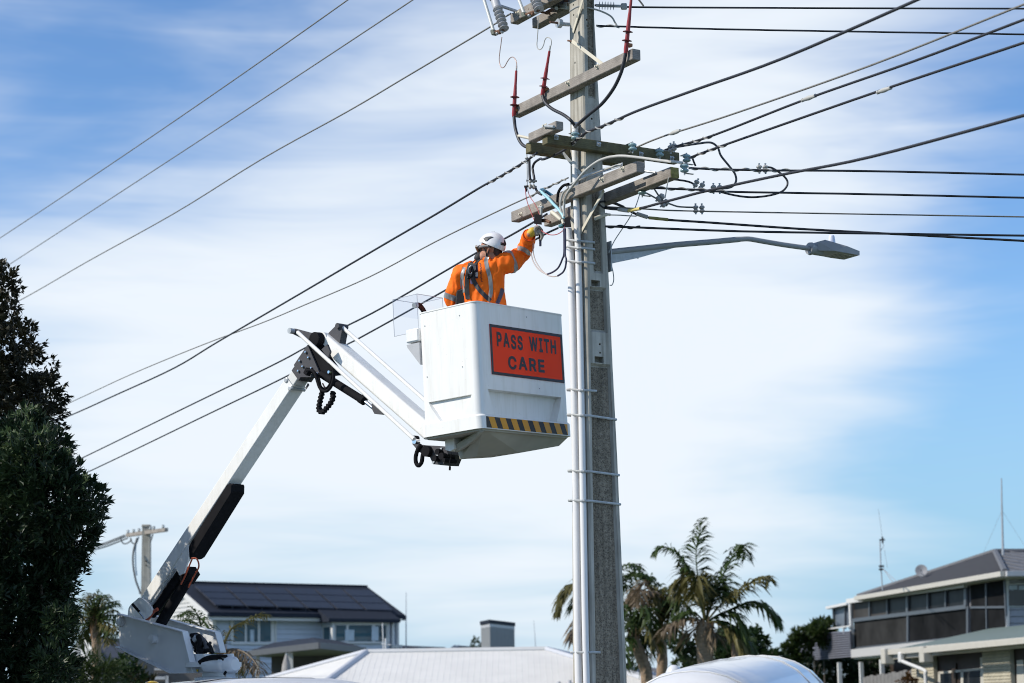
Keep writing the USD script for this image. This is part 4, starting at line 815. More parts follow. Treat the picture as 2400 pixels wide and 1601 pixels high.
# --- fuse cutouts at the top left
qc = qF(z_u) + NL * .22
def cutout(label, b0, b1, f0, f1, arm_end):
    g = lambda x, y, d=0: PP(*ZA(x, y), qc + NL * d, NL)
    a, b = g(*b0), g(*b1); d = unit(b - a); L = np.linalg.norm(b - a)
    t = thing('fuse_cutout', label, 'fuse cutout', loc=a)
    obj('core', rod(a, b, .02, 12), GREYPOLY, t, smooth=50)
    obj('band', lathe(a + d * L * .40, d, [(0, .045), (L * .16, .045)], 16), GREYPOLY, t, smooth=50)
    n = 13
    for k in range(n):
        f = .02 + .96 * k / (n - 1)
        if .38 < f < .58: continue
        obj('fin', lathe(a + d * L * f, d, [(-.008, .022), (.002, .052), (.006, .052), (.008, .022)], 18), GREYPOLY, t, smooth=50)
    p, q = g(*f0, .04), g(*f1, .04)
    obj('fuse_tube', rod(p, q, .017, 12), mat('fuse_tube_grey', (.52, .54, .52), rough=.4, var=.05), t, smooth=50)
    for c in (q, p):
        obj('contact', cbox(c, d, PA, NL, .07, .05, .06, .008), mat('green_bronze', (.12, .13, .10), rough=.6, var=.4, scale=60), t)
        obj('contact_arm', rod(c, c + (b - q if c is q else a - p), .016, 8), RUST, t)
    for k in range(3): obj('terminal', ball(q + (b - q) * (.3 + .25 * k) + A(0, 0, -.02), .018, 1), RUST if k % 2 else STEEL, t)
    obj('mount', rod(a + d * L * .48, arm_end, .016), STEEL, t)
    obj('ring', tube([p + A(.05 * math.cos(w) - .07, 0, .045 * math.sin(w) - .03) * .7 for w in np.linspace(0, 6.28, 14)], .005, 5), STEEL, t)
cutout('grey finned fuse cutout at the very top, left of the upper crossarm end', (360, -330), (640, 540), (170, -330), (455, 600), PP(*ZA(860, 205), qF(z_u), NL))
cutout('grey finned fuse cutout at the very top, in front of the upper crossarms', (1010, -560), (1280, 180), (760, -400), (1020, 280), PP(*ZA(1300, 60), qF(z_u), NL))
# --- service cables, tubes and fuse holders at the worker's hand
qa = aA + NL * .06
m_ = lambda x, y, d=0.0: PP(*ZM(x, y), qa + NL * d, NL)
l_ = lambda x, y, d=0.0: PP(*ZL(x, y), qa + NL * d, NL)
line('thick pale grey cable arching from the fuse holder over the crossarms', [m_(1120, 1160), m_(1110, 1000), m_(1125, 860), m_(1180, 720, .06), m_(1300, 560, .07), m_(1480, 340, .06), m_(1700, 165, .03), m_(1880, 85), l_(900, 242), l_(1050, 233), l_(1300, 258), l_(1600, 300), l_(1800, 320), PP(*ZL(1950, 335), I3 - PA * .08, PA)], .0135, LCABLE, 'service_cable')
line('grey cable passing behind the conduit to the lower crossarms', [m_(1090, 1160), m_(1050, 1000), m_(1055, 860), m_(1100, 720), m_(1190, 630), l_(200, 690, -.05), l_(380, 600, -.1), l_(600, 500, -.1), l_(900, 395, -.1), l_(1020, 368, -.12)], .0105, LCABLE, 'service_cable')
line('black cable bending over the crossarm to the left of the conduit', [m_(990, 900), m_(995, 800), m_(1010, 710), m_(1060, 630), m_(1120, 580), m_(1200, 560)], .0135, BLACK, 'service_cable')
BLUE_T = mat('pale_blue_tube', (.30, .56, .66), rough=.4, var=.05); BLUE_D = mat('deep_blue_tube', (.03, .14, .24), rough=.4, var=.1)
t = line('pale blue tube hooked over the lower crossarm with its dark blue end behind', [m_(1112, 1190), m_(1085, 1130), m_(1000, 1010), m_(920, 930), m_(850, 850), m_(770, 770), m_(710, 715), m_(688, 675), m_(720, 660, -.05), m_(760, 690, -.1)], .0155, BLUE_T, 'insulating_tube', 'tube')
obj('dark_end', tube(path([m_(745, 680, -.09), m_(800, 710, -.12), m_(860, 752, -.14), m_(915, 790, -.15)], 4), .0165, 9), BLUE_D, t, smooth=60)
line('short black cable from the grey connector to the pale blue tube', [m_(585, 620), m_(605, 670), m_(640, 720), m_(700, 755)], .0125, BCABLE, 'service_cable')
line('upright black cable tail above the grey connector, leftmost of two', [m_(475, 110), m_(478, 250), m_(480, 380), m_(488, 480)], .0135, BCABLE, 'service_cable')
line('thin lilac grey wire hanging beside the black cable tails', [m_(432, 150), m_(436, 350), m_(436, 590)], .005, LCABLE, 'test_lead', 'wire')
RW = mat('red_wire', (.40, .05, .06), rough=.5, var=.05)
line('red test lead looping down from the black clip to the conduit side', [m_(402, 640, .1), m_(412, 760, .1), m_(440, 900, .1), m_(490, 1030, .1), m_(560, 1210, .1), m_(640, 1350, .1), m_(730, 1440, .1), m_(850, 1492, .1), m_(980, 1485, .1), m_(1090, 1420, .1), m_(1135, 1340, .1), m_(1115, 1290, .1)], .0042, RW, 'test_lead', 'wire')
line('second red test lead from the black clip to the upright fuse holder', [m_(440, 640, .08), m_(480, 780, .08), m_(560, 900, .08), m_(620, 1010, .08), m_(660, 1110, .08), m_(690, 1150, .08)], .0036, RW, 'test_lead', 'wire')
t = thing('test_clip', 'small black clip joining the red test leads left of the pole', 'clip', loc=m_(420, 605))
obj('body', hull([m_(x, y, d) for x, y in ((375, 590), (455, 580), (465, 610), (420, 645), (385, 635)) for d in (.08, .12)]), BLACK, t); obj('spring', rod(m_(420, 640, .1), m_(425, 700, .1), .006), BLACK, t)
def holder(label, pts, extra):
    t = thing('fuse_holder', label, 'fuse holder', loc=m_(*pts[0])); obj('case', hull([m_(x, y, d) + (0 if d else 0) for x, y in pts for d in (.02, .11)]), BLACK, t); extra(t)
def ex1(t):
    obj('stem', rod(m_(692, 985, .07), m_(692, 1140, .07), .014, 10), LCABLE, t, smooth=50); obj('cap', lathe(m_(660, 985, .07), m_(720, 985, .07) - m_(660, 985, .07), [(0, .012), (.06, .012)], 10), STEEL, t)
    obj('clip_arm', tube([m_(720, 1230, .06), m_(790, 1235, .06), m_(860, 1265, .06)], [.02, .016, .014], 8), RUST, t)
holder('black fuse holder hanging at the worker\'s raised glove', [(565, 1115), (705, 1125), (705, 1310), (560, 1290), (590, 1130)], ex1)
def ex2(t):
    obj('cream_lug', tube([m_(890, 1080, .06), m_(960, 1130, .06), m_(1040, 1200, .06), m_(1060, 1215, .06)], [.022, .02, .018, .012], 9), CREAMP, t, smooth=50)
    obj('cream_lug', tube([m_(1080, 1220, .12), m_(1105, 1290, .12)], .014, 9), CREAMP, t, smooth=50); obj('blue_plug', cbox(m_(1080, 1330, .08), PA, PB, A(0, 0, 1), .07, .05, .03, .006), mat('teal_plastic', (.05, .16, .18), rough=.5, var=.1), t)
holder('black fuse holder against the white conduit', [(1125, 1175), (1230, 1170), (1245, 1355), (1130, 1360)], ex2)
w_ = lambda x, y, d=.1: PP(*ZW(x, y), qa + NL * d, NL)
DB = mat('dark_blue_cable', (.035, .035, .075), rough=.5, var=.1)
line('dark blue cable drop splitting below the fuse holder, left loop', [w_(2205, 120), w_(2210, 300), w_(2208, 590), w_(2180, 680), w_(2140, 780), w_(2090, 860), w_(2000, 925), w_(1905, 962)], .009, DB, 'service_cable')
line('dark blue cable drop splitting below the fuse holder, right loop', [w_(2232, 120), w_(2235, 300), w_(2228, 590), w_(2250, 690), w_(2235, 830), w_(2195, 920), w_(2140, 965), w_(2095, 992)], .009, DB, 'service_cable')
PINKW = mat('pale_pink_wire', (.50, .43, .41), rough=.5, var=.05)
line('pale pink wire loop hanging below the glove, outer strand', [w_(1640, 380), w_(1645, 560), w_(1680, 700), w_(1760, 840), w_(1850, 940), w_(1930, 990), w_(2020, 1005), w_(2105, 992)], .006, PINKW, 'service_cable')
line('pale pink wire loop hanging below the glove, inner strand', [w_(1600, 560), w_(1640, 720), w_(1730, 860), w_(1820, 930), w_(1905, 965)], .006, PINKW, 'service_cable')

# ------------------------------------------------------------------ street lamp on the pole
LQ = E(5.4) + PB * .30 - PA * .06
z7 = lambda x, y: PP(*Z7(x, y), LQ, PA)
LAMPG = mat('lamp_grey', (.27, .28, .29), rough=.45, var=.06)
lamp = thing('street_lamp', 'grey street lamp on a long arm reaching right from the concrete pole', 'street lamp', loc=z7(90, 310))
obj('arm', tube(path([z7(60, 308), z7(350, 277), z7(620, 248), z7(900, 225), z7(1130, 204), z7(1200, 203), z7(1300, 220), z7(1480, 250), z7(1690, 279)], 5), [.029] * 20 + [.026] * 21, 16), LAMPG, lamp, smooth=60)
obj('gusset', plate([z7(75, 320), z7(80, 402), z7(330, 350), z7(640, 262)], PA, .012, back=True), STEEL, lamp)
for x in (135, 250, 318): obj('gusset_rib', beam(z7(x, 318) + PA * .0, z7(x, 396 - x * .12) + PA * .0, .02, .004, up=PA), STEEL, lamp)
obj('pole_plate', cbox(z7(84, 345), PB, PA, A(0, 0, 1), .012, .13, .30, .004), STEEL, lamp)
h0, h1 = z7(1745, 280), z7(2003, 332); hd_ = unit(h1 - h0); hn = np.cross(hd_, PA); hn = hn if hn[2] > 0 else -hn; HL = np.linalg.norm(h1 - h0)
obj('neck', lathe(z7(1665, 276), hd_, [(0, .062), (.025, .068), (.05, .058), (.16, .055)], 16), LAMPG, lamp, smooth=50)
def hp_(t, s, z): return h0 + hd_ * t + PA * s + hn * z
obj('housing', hull([hp_(-.06, s, z) for s in (-.06, .06) for z in (-.04, .055)] + [hp_(.10, s, z) for s in (-.13, .13) for z in (-.03,)] + [hp_(.03, s, .09) for s in (-.06, .06)] + [hp_(HL * .6, s, z) for s in (-.135, .135) for z in (-.028, .045)] + [hp_(HL, s, z) for s in (-.125, .125) for z in (-.022, .022)]), LAMPG, lamp)
obj('lens', cbox(hp_(HL * .64, 0, -.029), hd_, PA, hn, HL * .52, .18, .01, .003), mat('led_lens', (.55, .54, .50), rough=.15, var=.15, scale=30), lamp)
for k in range(6): obj('led_row', cbox(hp_(HL * (.44 + .08 * k), 0, -.0355), hd_, PA, hn, .015, .16, .004, .001), mat('led_dark', (.14, .14, .13), rough=.3, var=.1), lamp)
sp = hp_(.17, 0, .045)
obj('sensor_base', lathe(sp, (0, 0, 1), [(0, .045), (.02, .045)], 16), mat('blue_plastic', (.04, .09, .38), rough=.4, var=.05), lamp, smooth=50)
obj('sensor_cap', lathe(sp + A(0, 0, .02), (0, 0, 1), [(0, .041), (.09, .033), (.105, .026), (.11, .01)], 16), mat('pale_blue_plastic', (.62, .66, .80), rough=.35, var=.03), lamp, smooth=50)

# ------------------------------------------------------------------ the line worker in the bucket
MF = manifold3d.Manifold
def sph(p, r, n=20): return MF.sphere(r, n).translate([float(x) for x in p])
def chain(js): return sum((MF.hull(sph(*a) + sph(*b)) for a, b in zip(js[1:-1], js[2:])), MF.hull(sph(*js[0]) + sph(*js[1])))
def blend(m, edge=.014, it=8):
    t = tri(m.refine_to_length(edge)); t.merge_vertices(); trimesh.smoothing.filter_taubin(t, iterations=it); return t
def wp(x, y, Y): return P(*ZW(x, y), Y)
HAND = m_(640, 1405, .10)                                # where the glove closes, under the fuse holder
yH = HAND[1]
Rsh, Lsh = wp(1120, 735, 19.93), wp(330, 960, 19.99)
Rel, Rwr = wp(1465, 575, 20.14), wp(1572, 235, yH - .01)
Lel, Lwr = wp(165, 1440, 20.06), P(1100, 735, 20.32)
Chest, Waist = wp(720, 960, 19.96), wp(735, 1330, 19.98); Hip = Waist + A(0, .03, -.22)
Neck, Head = wp(840, 640, 19.92), wp(872, 515, 19.92)
S = unit(Rsh - Lsh); UPB = unit(Neck - Hip); FW = unit(np.cross(UPB, S)); FW = FW if FW[1] > 0 else -FW
SK = mat('skin', (.42, .20, .13), rough=.55, var=.12, scale=30, spec=.3)
ORG = mat('hi_vis_orange', (1.0, .165, .012), rough=.75, var=.05, scale=8, spec=.2, bump=.25, bscale=25, bdist=.01)
REFL = mat('reflective_band', (.26, .265, .27), rough=.35, var=.06, scale=40, spec=.6)
NAVY = mat('navy_trousers', (.02, .022, .04), rough=.8, var=.2)
STRAP = mat('black_webbing', (.017, .017, .02), rough=.7, var=.25, scale=40)
GLOVE = mat('grey_leather_glove', (.30, .27, .23), rough=.75, var=.2, scale=30)
GLOVY = mat('yellow_glove_cuff', (.55, .36, .03), rough=.6, var=.2, scale=30)
floor_z = bl(.5, .4, .09)[2]
worker = thing('person', 'line worker in orange hi-vis shirt and white helmet reaching up from the bucket', 'person', loc=A(Hip[0], Hip[1], floor_z))
# legs standing on the bucket floor, one continuous skin body underneath the clothes
Ru, Lu = Hip + S * .09, Hip - S * .09
Rk, Lk = A(Ru[0] + .01, Ru[1] + .03, (Ru[2] + floor_z) / 2 + .03), A(Lu[0] - .01, Lu[1] + .03, (Lu[2] + floor_z) / 2 + .03)
Ra, La = A(Ru[0] + .02, Ru[1], floor_z + .09), A(Lu[0] - .03, Lu[1], floor_z + .09)
GZ = azdir(-66); HU = unit(A(0, 0, 1) + GZ * -.06); GZ = unit(GZ - HU * np.dot(GZ, HU)); HR = np.cross(GZ, HU)     # gaze, head up, head right
def hd(f, r, u): return Head + GZ * f + HR * r + HU * u
head_m = MF.hull(sph(hd(-.025, 0, .03), .092) + sph(hd(.025, 0, .03), .082)) + MF.hull(sph(hd(.02, 0, -.01), .074) + sph(hd(.058, 0, -.085), .036) + sph(hd(.0, .045, -.06), .03) + sph(hd(.0, -.045, -.06), .03)) \
    + MF.hull(sph(hd(.085, 0, .02), .012) + sph(hd(.108, 0, -.022), .014) + sph(hd(.09, 0, -.03), .02)) + MF.hull(sph(hd(.075, .02, -.062), .014) + sph(hd(.075, -.02, -.062), .014)) \
    + MF.hull(sph(hd(.066, .03, .04), .018) + sph(hd(.066, -.03, .04), .018))
for r in (-1, 1): head_m = head_m + MF.hull(sph(hd(-.012, r * .083, .02), .014) + sph(hd(-.022, r * .09, .0), .018) + sph(hd(-.008, r * .082, -.03), .011))
neck_m = chain([(hd(-.03, 0, -.06), .06), (Neck, .064), (Chest + UPB * .16, .07)])
body_m = head_m + neck_m + MF.hull(sph(Chest + S * .09, .085) + sph(Chest - S * .09, .085) + sph(Waist + S * .07, .085) + sph(Waist - S * .07, .085)) + MF.hull(sph(Rsh, .055) + sph(Lsh, .055) + sph(Chest + S * .09, .08) + sph(Chest - S * .09, .08)) \
    + MF.hull(sph(Waist + S * .07, .085) + sph(Waist - S * .07, .085) + sph(Ru, .085) + sph(Lu, .085)) + chain([(Rsh, .05), (Rel, .04), (Rwr, .03)]) + chain([(Lsh, .05), (Lel, .04), (Lwr, .03)]) \
    + chain([(Ru, .08), (Rk, .055), (Ra, .045)]) + chain([(Lu, .08), (Lk, .055), (La, .045)])
body = obj('body', blend(body_m, .016, 6), SK, worker, smooth=True)
trs = MF.hull(sph(Waist - A(0, 0, .10) + S * .08, .10) + sph(Waist - A(0, 0, .10) - S * .08, .10) + sph(Ru, .105) + sph(Lu, .105)) + chain([(Ru, .10), (Rk, .078), (Ra, .075)]) + chain([(Lu, .10), (Lk, .078), (La, .075)])
obj('trousers', blend(trs, .03, 6), NAVY, worker, smooth=True)
for a in (Ra, La): obj('boot', blend(MF.hull(sph(a + A(0, -.03, -.04), .05) + sph(a + FW * .13 + A(0, 0, -.055), .035) + sph(a + A(0, 0, .03), .055)), .02, 4), BLACK, worker, smooth=True)
# shirt
sh_m = MF.hull(sph(Chest + S * .095 + UPB * .02, .118) + sph(Chest - S * .095 + UPB * .02, .118) + sph(Waist + S * .075, .112) + sph(Waist - S * .085, .108)) + MF.hull(sph(Waist + S * .075, .112) + sph(Waist - S * .085, .108) + sph(Hip + S * .08 + UPB * .06, .125) + sph(Hip - S * .08 + UPB * .06, .125)) \
    + MF.hull(sph(Rsh - S * .02, .082) + sph(Lsh + S * .01, .074) + sph(Chest + S * .095, .116) + sph(Chest - S * .095, .116) + sph(Neck - UPB * .045, .07)) \
    + chain([(Rsh - UPB * .015, .098), (wp(1265, 730, 20.02), .090), (Rel, .066), (wp(1530, 400, (Rel[1] + yH) / 2), .060), (Rwr + (Rel - Rwr) * .12, .053)]) \
    + chain([(Lsh, .084), (wp(235, 1220, 20.02), .078), (Lel, .070), (Lwr, .055)])
shirt = blend(sh_m, .013, 10)
v = np.array(shirt.vertices); n_ = np.array(shirt.vertex_normals)
fold = meshkit.fbm(v * A(16, 16, 7), 3, 3) - .5
v = v + n_ * (fold * .040 + .020 * (1 - np.abs(2 * meshkit.noise(v * A(22, 22, 5) + 9, 5) - 1) * 1.6))[:, None]
shirt = trimesh.Trimesh(v, shirt.faces, process=False); trimesh.smoothing.filter_taubin(shirt, iterations=1)
shirt_o = obj('shirt', shirt, ORG, worker, smooth=True)
SV, SF, SN_ = np.array(shirt.vertices), np.array(shirt.faces), np.array(shirt.vertex_normals)
def band(p, d, w, lim, m, nm, parent, off=.004):
    """The part of the shirt between two planes across a limb, lifted off the cloth."""
    s = shirt.slice_plane(p - d * w / 2, d).slice_plane(p + d * w / 2, -d)
    c = s.triangles_center; keep = np.linalg.norm(c - p, axis=1) < lim
    s = trimesh.Trimesh(s.vertices, s.faces[keep], process=True); vv = np.array(s.vertices); r = vv - p; r -= np.outer(r @ d, d); r /= np.linalg.norm(r, axis=1, keepdims=True) + 1e-9
    obj(nm, trimesh.Trimesh(vv + r * off, s.faces, process=False), m, parent, smooth=True)
ua = unit(Rel - Rsh); fa = unit(Rwr - Rel); la = unit(Lel - Lsh)
band(wp(1225, 765, 20.0), unit(ua + S * .7), .055, .16, REFL, 'reflective_band', shirt_o)
band(wp(165, 1385, 20.05), la, .055, .13, REFL, 'reflective_band', shirt_o)
def cast(x, y, lift, V=None, F=None):
    V = SV if V is None else V; F = SF if F is None else F
    o, d = EYEP, unit(ray(*ZW(x, y))); a, e1, e2 = V[F[:, 0]], V[F[:, 1]] - V[F[:, 0]], V[F[:, 2]] - V[F[:, 0]]
    h = np.cross(d, e2); dt = (e1 * h).sum(1); dt[np.abs(dt) < 1e-14] = 1e-14; s = o - a; u = (s * h).sum(1) / dt; q = np.cross(s, e1); w = (q @ d) / dt; t = (e2 * q).sum(1) / dt
    ok = (u >= 0) & (w >= 0) & (u + w <= 1) & (t > .1)
    return (o + d * (t[ok].min() - lift)) if ok.any() else None
def ribbon(nm, pts, width, m, parent, lift=.007, k=5, lab=None):
    c = path([A(x, y, 0) for x, y in pts], 6); d = np.gradient(c, axis=0); d /= np.linalg.norm(d, axis=1, keepdims=True); pr = np.stack([-d[:, 1], d[:, 0]], 1); rows = []
    for p, q in zip(c, pr):
        row = [cast(p[0] + q[0] * s * width, p[1] + q[1] * s * width, lift) for s in np.linspace(-.5, .5, k)]
        good = [r for r in row if r is not None]
        if len(good) < 2: continue
        mid = np.mean(good, 0); rows.append([r if r is not None else good[-1] for r in row])
    R = np.array(rows); a, b = len(R), k; f = []
    for i in range(a - 1):
        for j in range(b - 1):
            q = (i * b + j, i * b + j + 1, (i + 1) * b + j + 1, (i + 1) * b + j); f += [(q[0], q[1], q[2]), (q[0], q[2], q[3])]
    V_ = R.reshape(-1, 3); return obj(nm, trimesh.Trimesh(V_, f, process=False), m, parent, smooth=True, label=lab)
ribbon('reflective_stripe', ((800, 640), (778, 720), (800, 850), (842, 1000), (862, 1140), (868, 1270), (848, 1390)), 74, REFL, shirt_o, .005)
ribbon('reflective_band', ((1352, 478), (1420, 488), (1500, 525), (1560, 575), (1590, 610)), 82, REFL, shirt_o, .006)
ribbon('reflective_stripe', ((378, 835), (345, 940), (333, 1070), (342, 1190), (368, 1300)), 60, REFL, shirt_o, .005)
PURP = mat('dark_purple_print', (.035, .02, .06), rough=.7, var=.3, scale=60)
ribbon('back_print', ((555, 790), (560, 900), (565, 1040)), 130, PURP, shirt_o, .004)
ribbon('print_patch', ((600, 925), (608, 965), (598, 1005)), 46, mat('white_print', (.6, .58, .62), rough=.7, var=.1), shirt_o, .006)
ribbon('print_patch', ((515, 1040), (505, 1100), (520, 1140)), 40, mat('lilac_print', (.32, .26, .40), rough=.7, var=.2), shirt_o, .006)
for k in range(15):
    y0 = 760 + k * 23.5; x0 = 655 + (k * 7 % 11) * 1.5 + k * 1.6
    ribbon('print_mark', ((x0 - 4, y0), (x0 + 22, y0 + 5)), 13, mat('black_print', (.03, .02, .025), rough=.7, var=.2), shirt_o, .004, 2)
harness = obj('harness_pad', hull([q for x, y in ((455, 755), (590, 765), (600, 900), (540, 1010), (430, 1040)) if (q0 := cast(x, y, .0)) is not None for q in (q0, q0 - FW * .022)]), STRAP, worker)
ribbon('harness_strap', ((490, 770), (452, 890), (430, 1030), (424, 1180), (430, 1300), (440, 1420)), 82, STRAP, harness, .012)
ribbon('harness_strap', ((560, 800), (610, 730), (655, 685), (700, 660)), 46, STRAP, harness, .012)
ribbon('harness_strap', ((480, 790), (520, 730), (560, 690), (590, 660)), 40, STRAP, harness, .012)
ribbon('harness_strap', ((520, 980), (560, 1095), (640, 1230), (745, 1345), (860, 1450)), 78, mat('grey_webbing', (.035, .036, .042), rough=.7, var=.2), harness, .011)
ribbon('harness_strap', ((1085, 1225), (1055, 1330), (1015, 1430), (985, 1500)), 72, mat('violet_grey_webbing', (.07, .065, .11), rough=.7, var=.2), harness, .011)
dr = cast(505, 880, .035); obj('d_ring', tube([dr + S * .028 * math.cos(w) + UPB * .04 * math.sin(w) for w in np.linspace(0, 2 * math.pi, 18, endpoint=False)], .007, 8, closed=True), mat('anodised_ring', (.22, .23, .26), rough=.3, var=.05, metal=.8), harness, smooth=60)
hk = cast(500, 930, .03); obj('hook', tube(path([hk + S * a + UPB * b for a, b in ((0, .05), (.02, .02), (.015, -.03), (-.015, -.05), (-.025, -.01))], 4), .010, 8), BLACK, harness, smooth=60)
pc = cast(330, 1370, .02); pc = pc if pc is not None else wp(330, 1370, 19.85)
obj('belt_pouch', cbox(pc, S, FW, UPB, .115, .06, .15, .012), STRAP, worker)
obj('reel_strap', tube([wp(1090, 1200, 19.95), wp(1108, 1300, 19.95), wp(1125, 1440, 19.95)], .008, 6), BLACK, worker)
# collar, hair, helmet
coll = chain([(wp(650, 665, 19.93), .050), (wp(715, 620, 19.94), .048)]) + MF.hull(sph(Neck - UPB * .02, .066) + sph(Neck - UPB * .045 - S * .03, .074) + sph(wp(720, 640, 19.93), .045))
obj('collar', blend(coll, .014, 5), STRAP, worker, smooth=True)
obj('hair', blend(MF.hull(sph(hd(-.066, .042, .01), .036) + sph(hd(-.066, -.042, .01), .036) + sph(hd(-.068, .02, -.045), .036) + sph(hd(-.068, -.02, -.045), .036)), .014, 4), mat('brown_hair', (.05, .025, .018), rough=.8, var=.3, scale=60), worker, smooth=True)
HW = mat('white_helmet', (.78, .77, .78), rough=.22, var=.02, coat=.4)
he = trimesh.creation.icosphere(4); hv = np.array(he.vertices)
hv = hv * np.where(hv[:, 2:3] > 0, 1, 1); hv = hv * A(.140, .112, .128)
cen = hd(-.004, 0, .045)
he = trimesh.Trimesh(hv, he.faces, process=False)
he = he.slice_plane(A(0, 0, -.012), unit(A(-.42, 0, 1)))          # the rim rises towards the brow
hv = np.array(he.vertices); ridge = .006 * np.exp(-(hv[:, 1] / .02) ** 2) * (hv[:, 2] > .02)
low = np.clip((.02 - hv[:, 2]) / .05, 0, 1); rad = 1 + low * .03
hv = hv * np.stack([rad, rad, np.ones(len(hv))], 1); hv[:, 2] += ridge
shell_o = trimesh.Trimesh(cen + hv @ np.array([GZ, HR, HU]), he.faces, process=False)
helmet = obj('helmet', shell_o, HW, worker, smooth=50)
inn = trimesh.Trimesh(cen + (hv * .95) @ np.array([GZ, HR, HU]), he.faces[:, ::-1], process=False); obj('lining', inn, BLACK, helmet, smooth=50)
hp3 = lambda f, r, u: cen + GZ * f + HR * r + HU * u
def on_helm(f, u, side=1, k=1.012):
    r2 = 1 - (f / .140) ** 2 - (u / .128) ** 2; return hp3(f * k, side * .112 * math.sqrt(max(r2, .01)) * k, u * k)
brim = [hp3(.10 + .055 * math.cos(t), .095 * math.sin(t), -.018 + .006 * math.cos(t)) for t in np.linspace(-1.45, 1.45, 13)] + [hp3(.09 + .03 * math.cos(t), .09 * math.sin(t), -.008) for t in np.linspace(1.45, -1.45, 13)]
obj('peak', hull(np.array(brim + [b - HU * .006 for b in brim])), HW, helmet, smooth=40)
side = -1 if np.dot(HR, A(0, -1, 0)) < 0 else 1
vent = [(.045, .045), (.02, .062), (-.03, .066), (-.055, .058), (-.03, .052), (-.01, .04), (.0, .022), (.02, .02)]
obj('helmet_vent', hull(np.array([on_helm(f, u, side, 1.05) for f, u in vent] + [on_helm(f, u, side, .95) for f, u in vent])) , mat('vent_grey', (.045, .05, .055), rough=.6, var=.3, scale=60), helmet)
obj('rear_band', tube(path([on_helm(-.128, .04, side * .0 + .0001, 1.0)] + [hp3(-.143 * math.cos(t), side * .114 * math.sin(t), .0) for t in (0.05, .3, .55)], 4), .014, 6), STRAP, helmet, smooth=60)
for z, r_ in ((-.022, .012),):
    strap = [hp3(.128 * math.cos(t), side * .108 * math.sin(t), -.028 - .012 * math.cos(t) * 0) for t in np.linspace(.15, 1.7, 12)]
    obj('goggle_strap', tube(strap, .013, 8), mat('grey_goggle_strap', (.20, .20, .20), rough=.6, var=.2), helmet, smooth=60)
obj('goggles', blend(MF.hull(sph(hd(.088, .045, .018), .024) + sph(hd(.098, 0, .016), .026) + sph(hd(.088, -.045, .018), .024)), .012, 2), mat('goggle_dark', (.05, .05, .055), rough=.2, var=.2), helmet, smooth=True)
obj('visor', blend(MF.hull(sph(hp3(.135, .05, -.02), .02) + sph(hp3(.150, 0, -.03), .02) + sph(hp3(.135, -.05, -.02), .02) + sph(hp3(.14, 0, -.06), .012)), .012, 2), mat('amber_visor', (.18, .13, .08), rough=.2, var=.2), helmet, smooth=True)
for f0 in (.045, -.035):
    obj('chin_strap', tube(path([hp3(f0, side * .104, -.03), hd(f0 * .3 + .0, side * .086, -.04), hd(.02, side * .055, -.105)], 4), .006, 6), STRAP, helmet, smooth=60)
obj('crown_clip', cbox(hp3(-.01, 0, .131), GZ, HR, HU, .035, .02, .008, .003), STEEL, helmet)
# glove: cuff, palm, five fingers closed on a tool
hx = lambda x, y, dy=0.0: P(*ZW(x, y), yH + dy)
obj('sleeve_cuff', _lathe(Rwr + (Rel - Rwr) * .13, unit(Rwr - Rel), [(-.02, .054), (.02, .060), (.045, .066), (.046, .060), (.0, .045)], 18), mat('orange_cuff', (.75, .09, .012), rough=.8, var=.1), shirt_o, smooth=50)
obj('glove_cuff', blend(chain([(hx(1590, 225), .042), (hx(1630, 185), .047)]), .012, 3), GLOVY, worker, smooth=True)
palm = MF.hull(sph(hx(1645, 180), .034) + sph(hx(1700, 120, .0), .028) + sph(hx(1750, 170, -.02), .024) + sph(hx(1715, 215, -.015), .026))
KN = [(1715, 100, .035), (1745, 118, .01), (1762, 150, -.012), (1758, 190, -.035)]
TP_ = [((1775, 120, .04), (1805, 185, .045), (1800, 240, .03)), ((1800, 150, .012), (1815, 225, .02), (1800, 285, .005)), ((1805, 195, -.012), (1818, 265, -.006), (1795, 320, -.018)), ((1790, 235, -.035), (1800, 285, -.035), (1775, 325, -.045))]
for k, (kn, tp3) in enumerate(zip(KN, TP_)):
    r0 = (.0125, .013, .0125, .011)[k]; palm = palm + chain([(hx(1685, 155, kn[2] * .5), .02), (hx(*kn), r0 + .001), (hx(*tp3[0]), r0), (hx(*tp3[1]), r0 - .001), (hx(*tp3[2]), r0 - .003)])
palm = palm + chain([(hx(1670, 190, -.02), .02), (hx(1690, 110, -.05), .015), (hx(1745, 90, -.045), .0135), (hx(1790, 130, -.03), .011)])
obj('glove', blend(palm, .006, 4), GLOVE, worker, smooth=True)
tool = thing('hand_tool', 'dark handled tool gripped in the worker\'s raised glove, pointing down', 'tool', loc=hx(1775, 440))
obj('handle', rod(hx(1780, 120, .0), hx(1775, 340, .0), .016, 12), BLACK, tool, smooth=50); obj('blade', rod(hx(1775, 330, .0), hx(1774, 445, .0), .0125, 10), mat('dark_blue_cable', (0, 0, 0)), tool, smooth=50)
palm2 = MF.hull(sph(Lwr, .035) + sph(Lwr + FW * .08 - A(0, 0, .03), .032))
for k in range(4): palm2 = palm2 + chain([(Lwr + FW * .07 + S * (.03 - .02 * k), .016), (Lwr + FW * .12 + S * (.03 - .02 * k) - A(0, 0, .03), .012), (Lwr + FW * .12 + S * (.03 - .02 * k) - A(0, 0, .075), .010)])
palm2 = palm2 + chain([(Lwr + S * .03, .018), (Lwr + S * .05 + FW * .05 - A(0, 0, .02), .013), (Lwr + S * .04 + FW * .09 - A(0, 0, .03), .011)])
obj('glove', blend(palm2, .01, 3), GLOVE, worker, smooth=True)

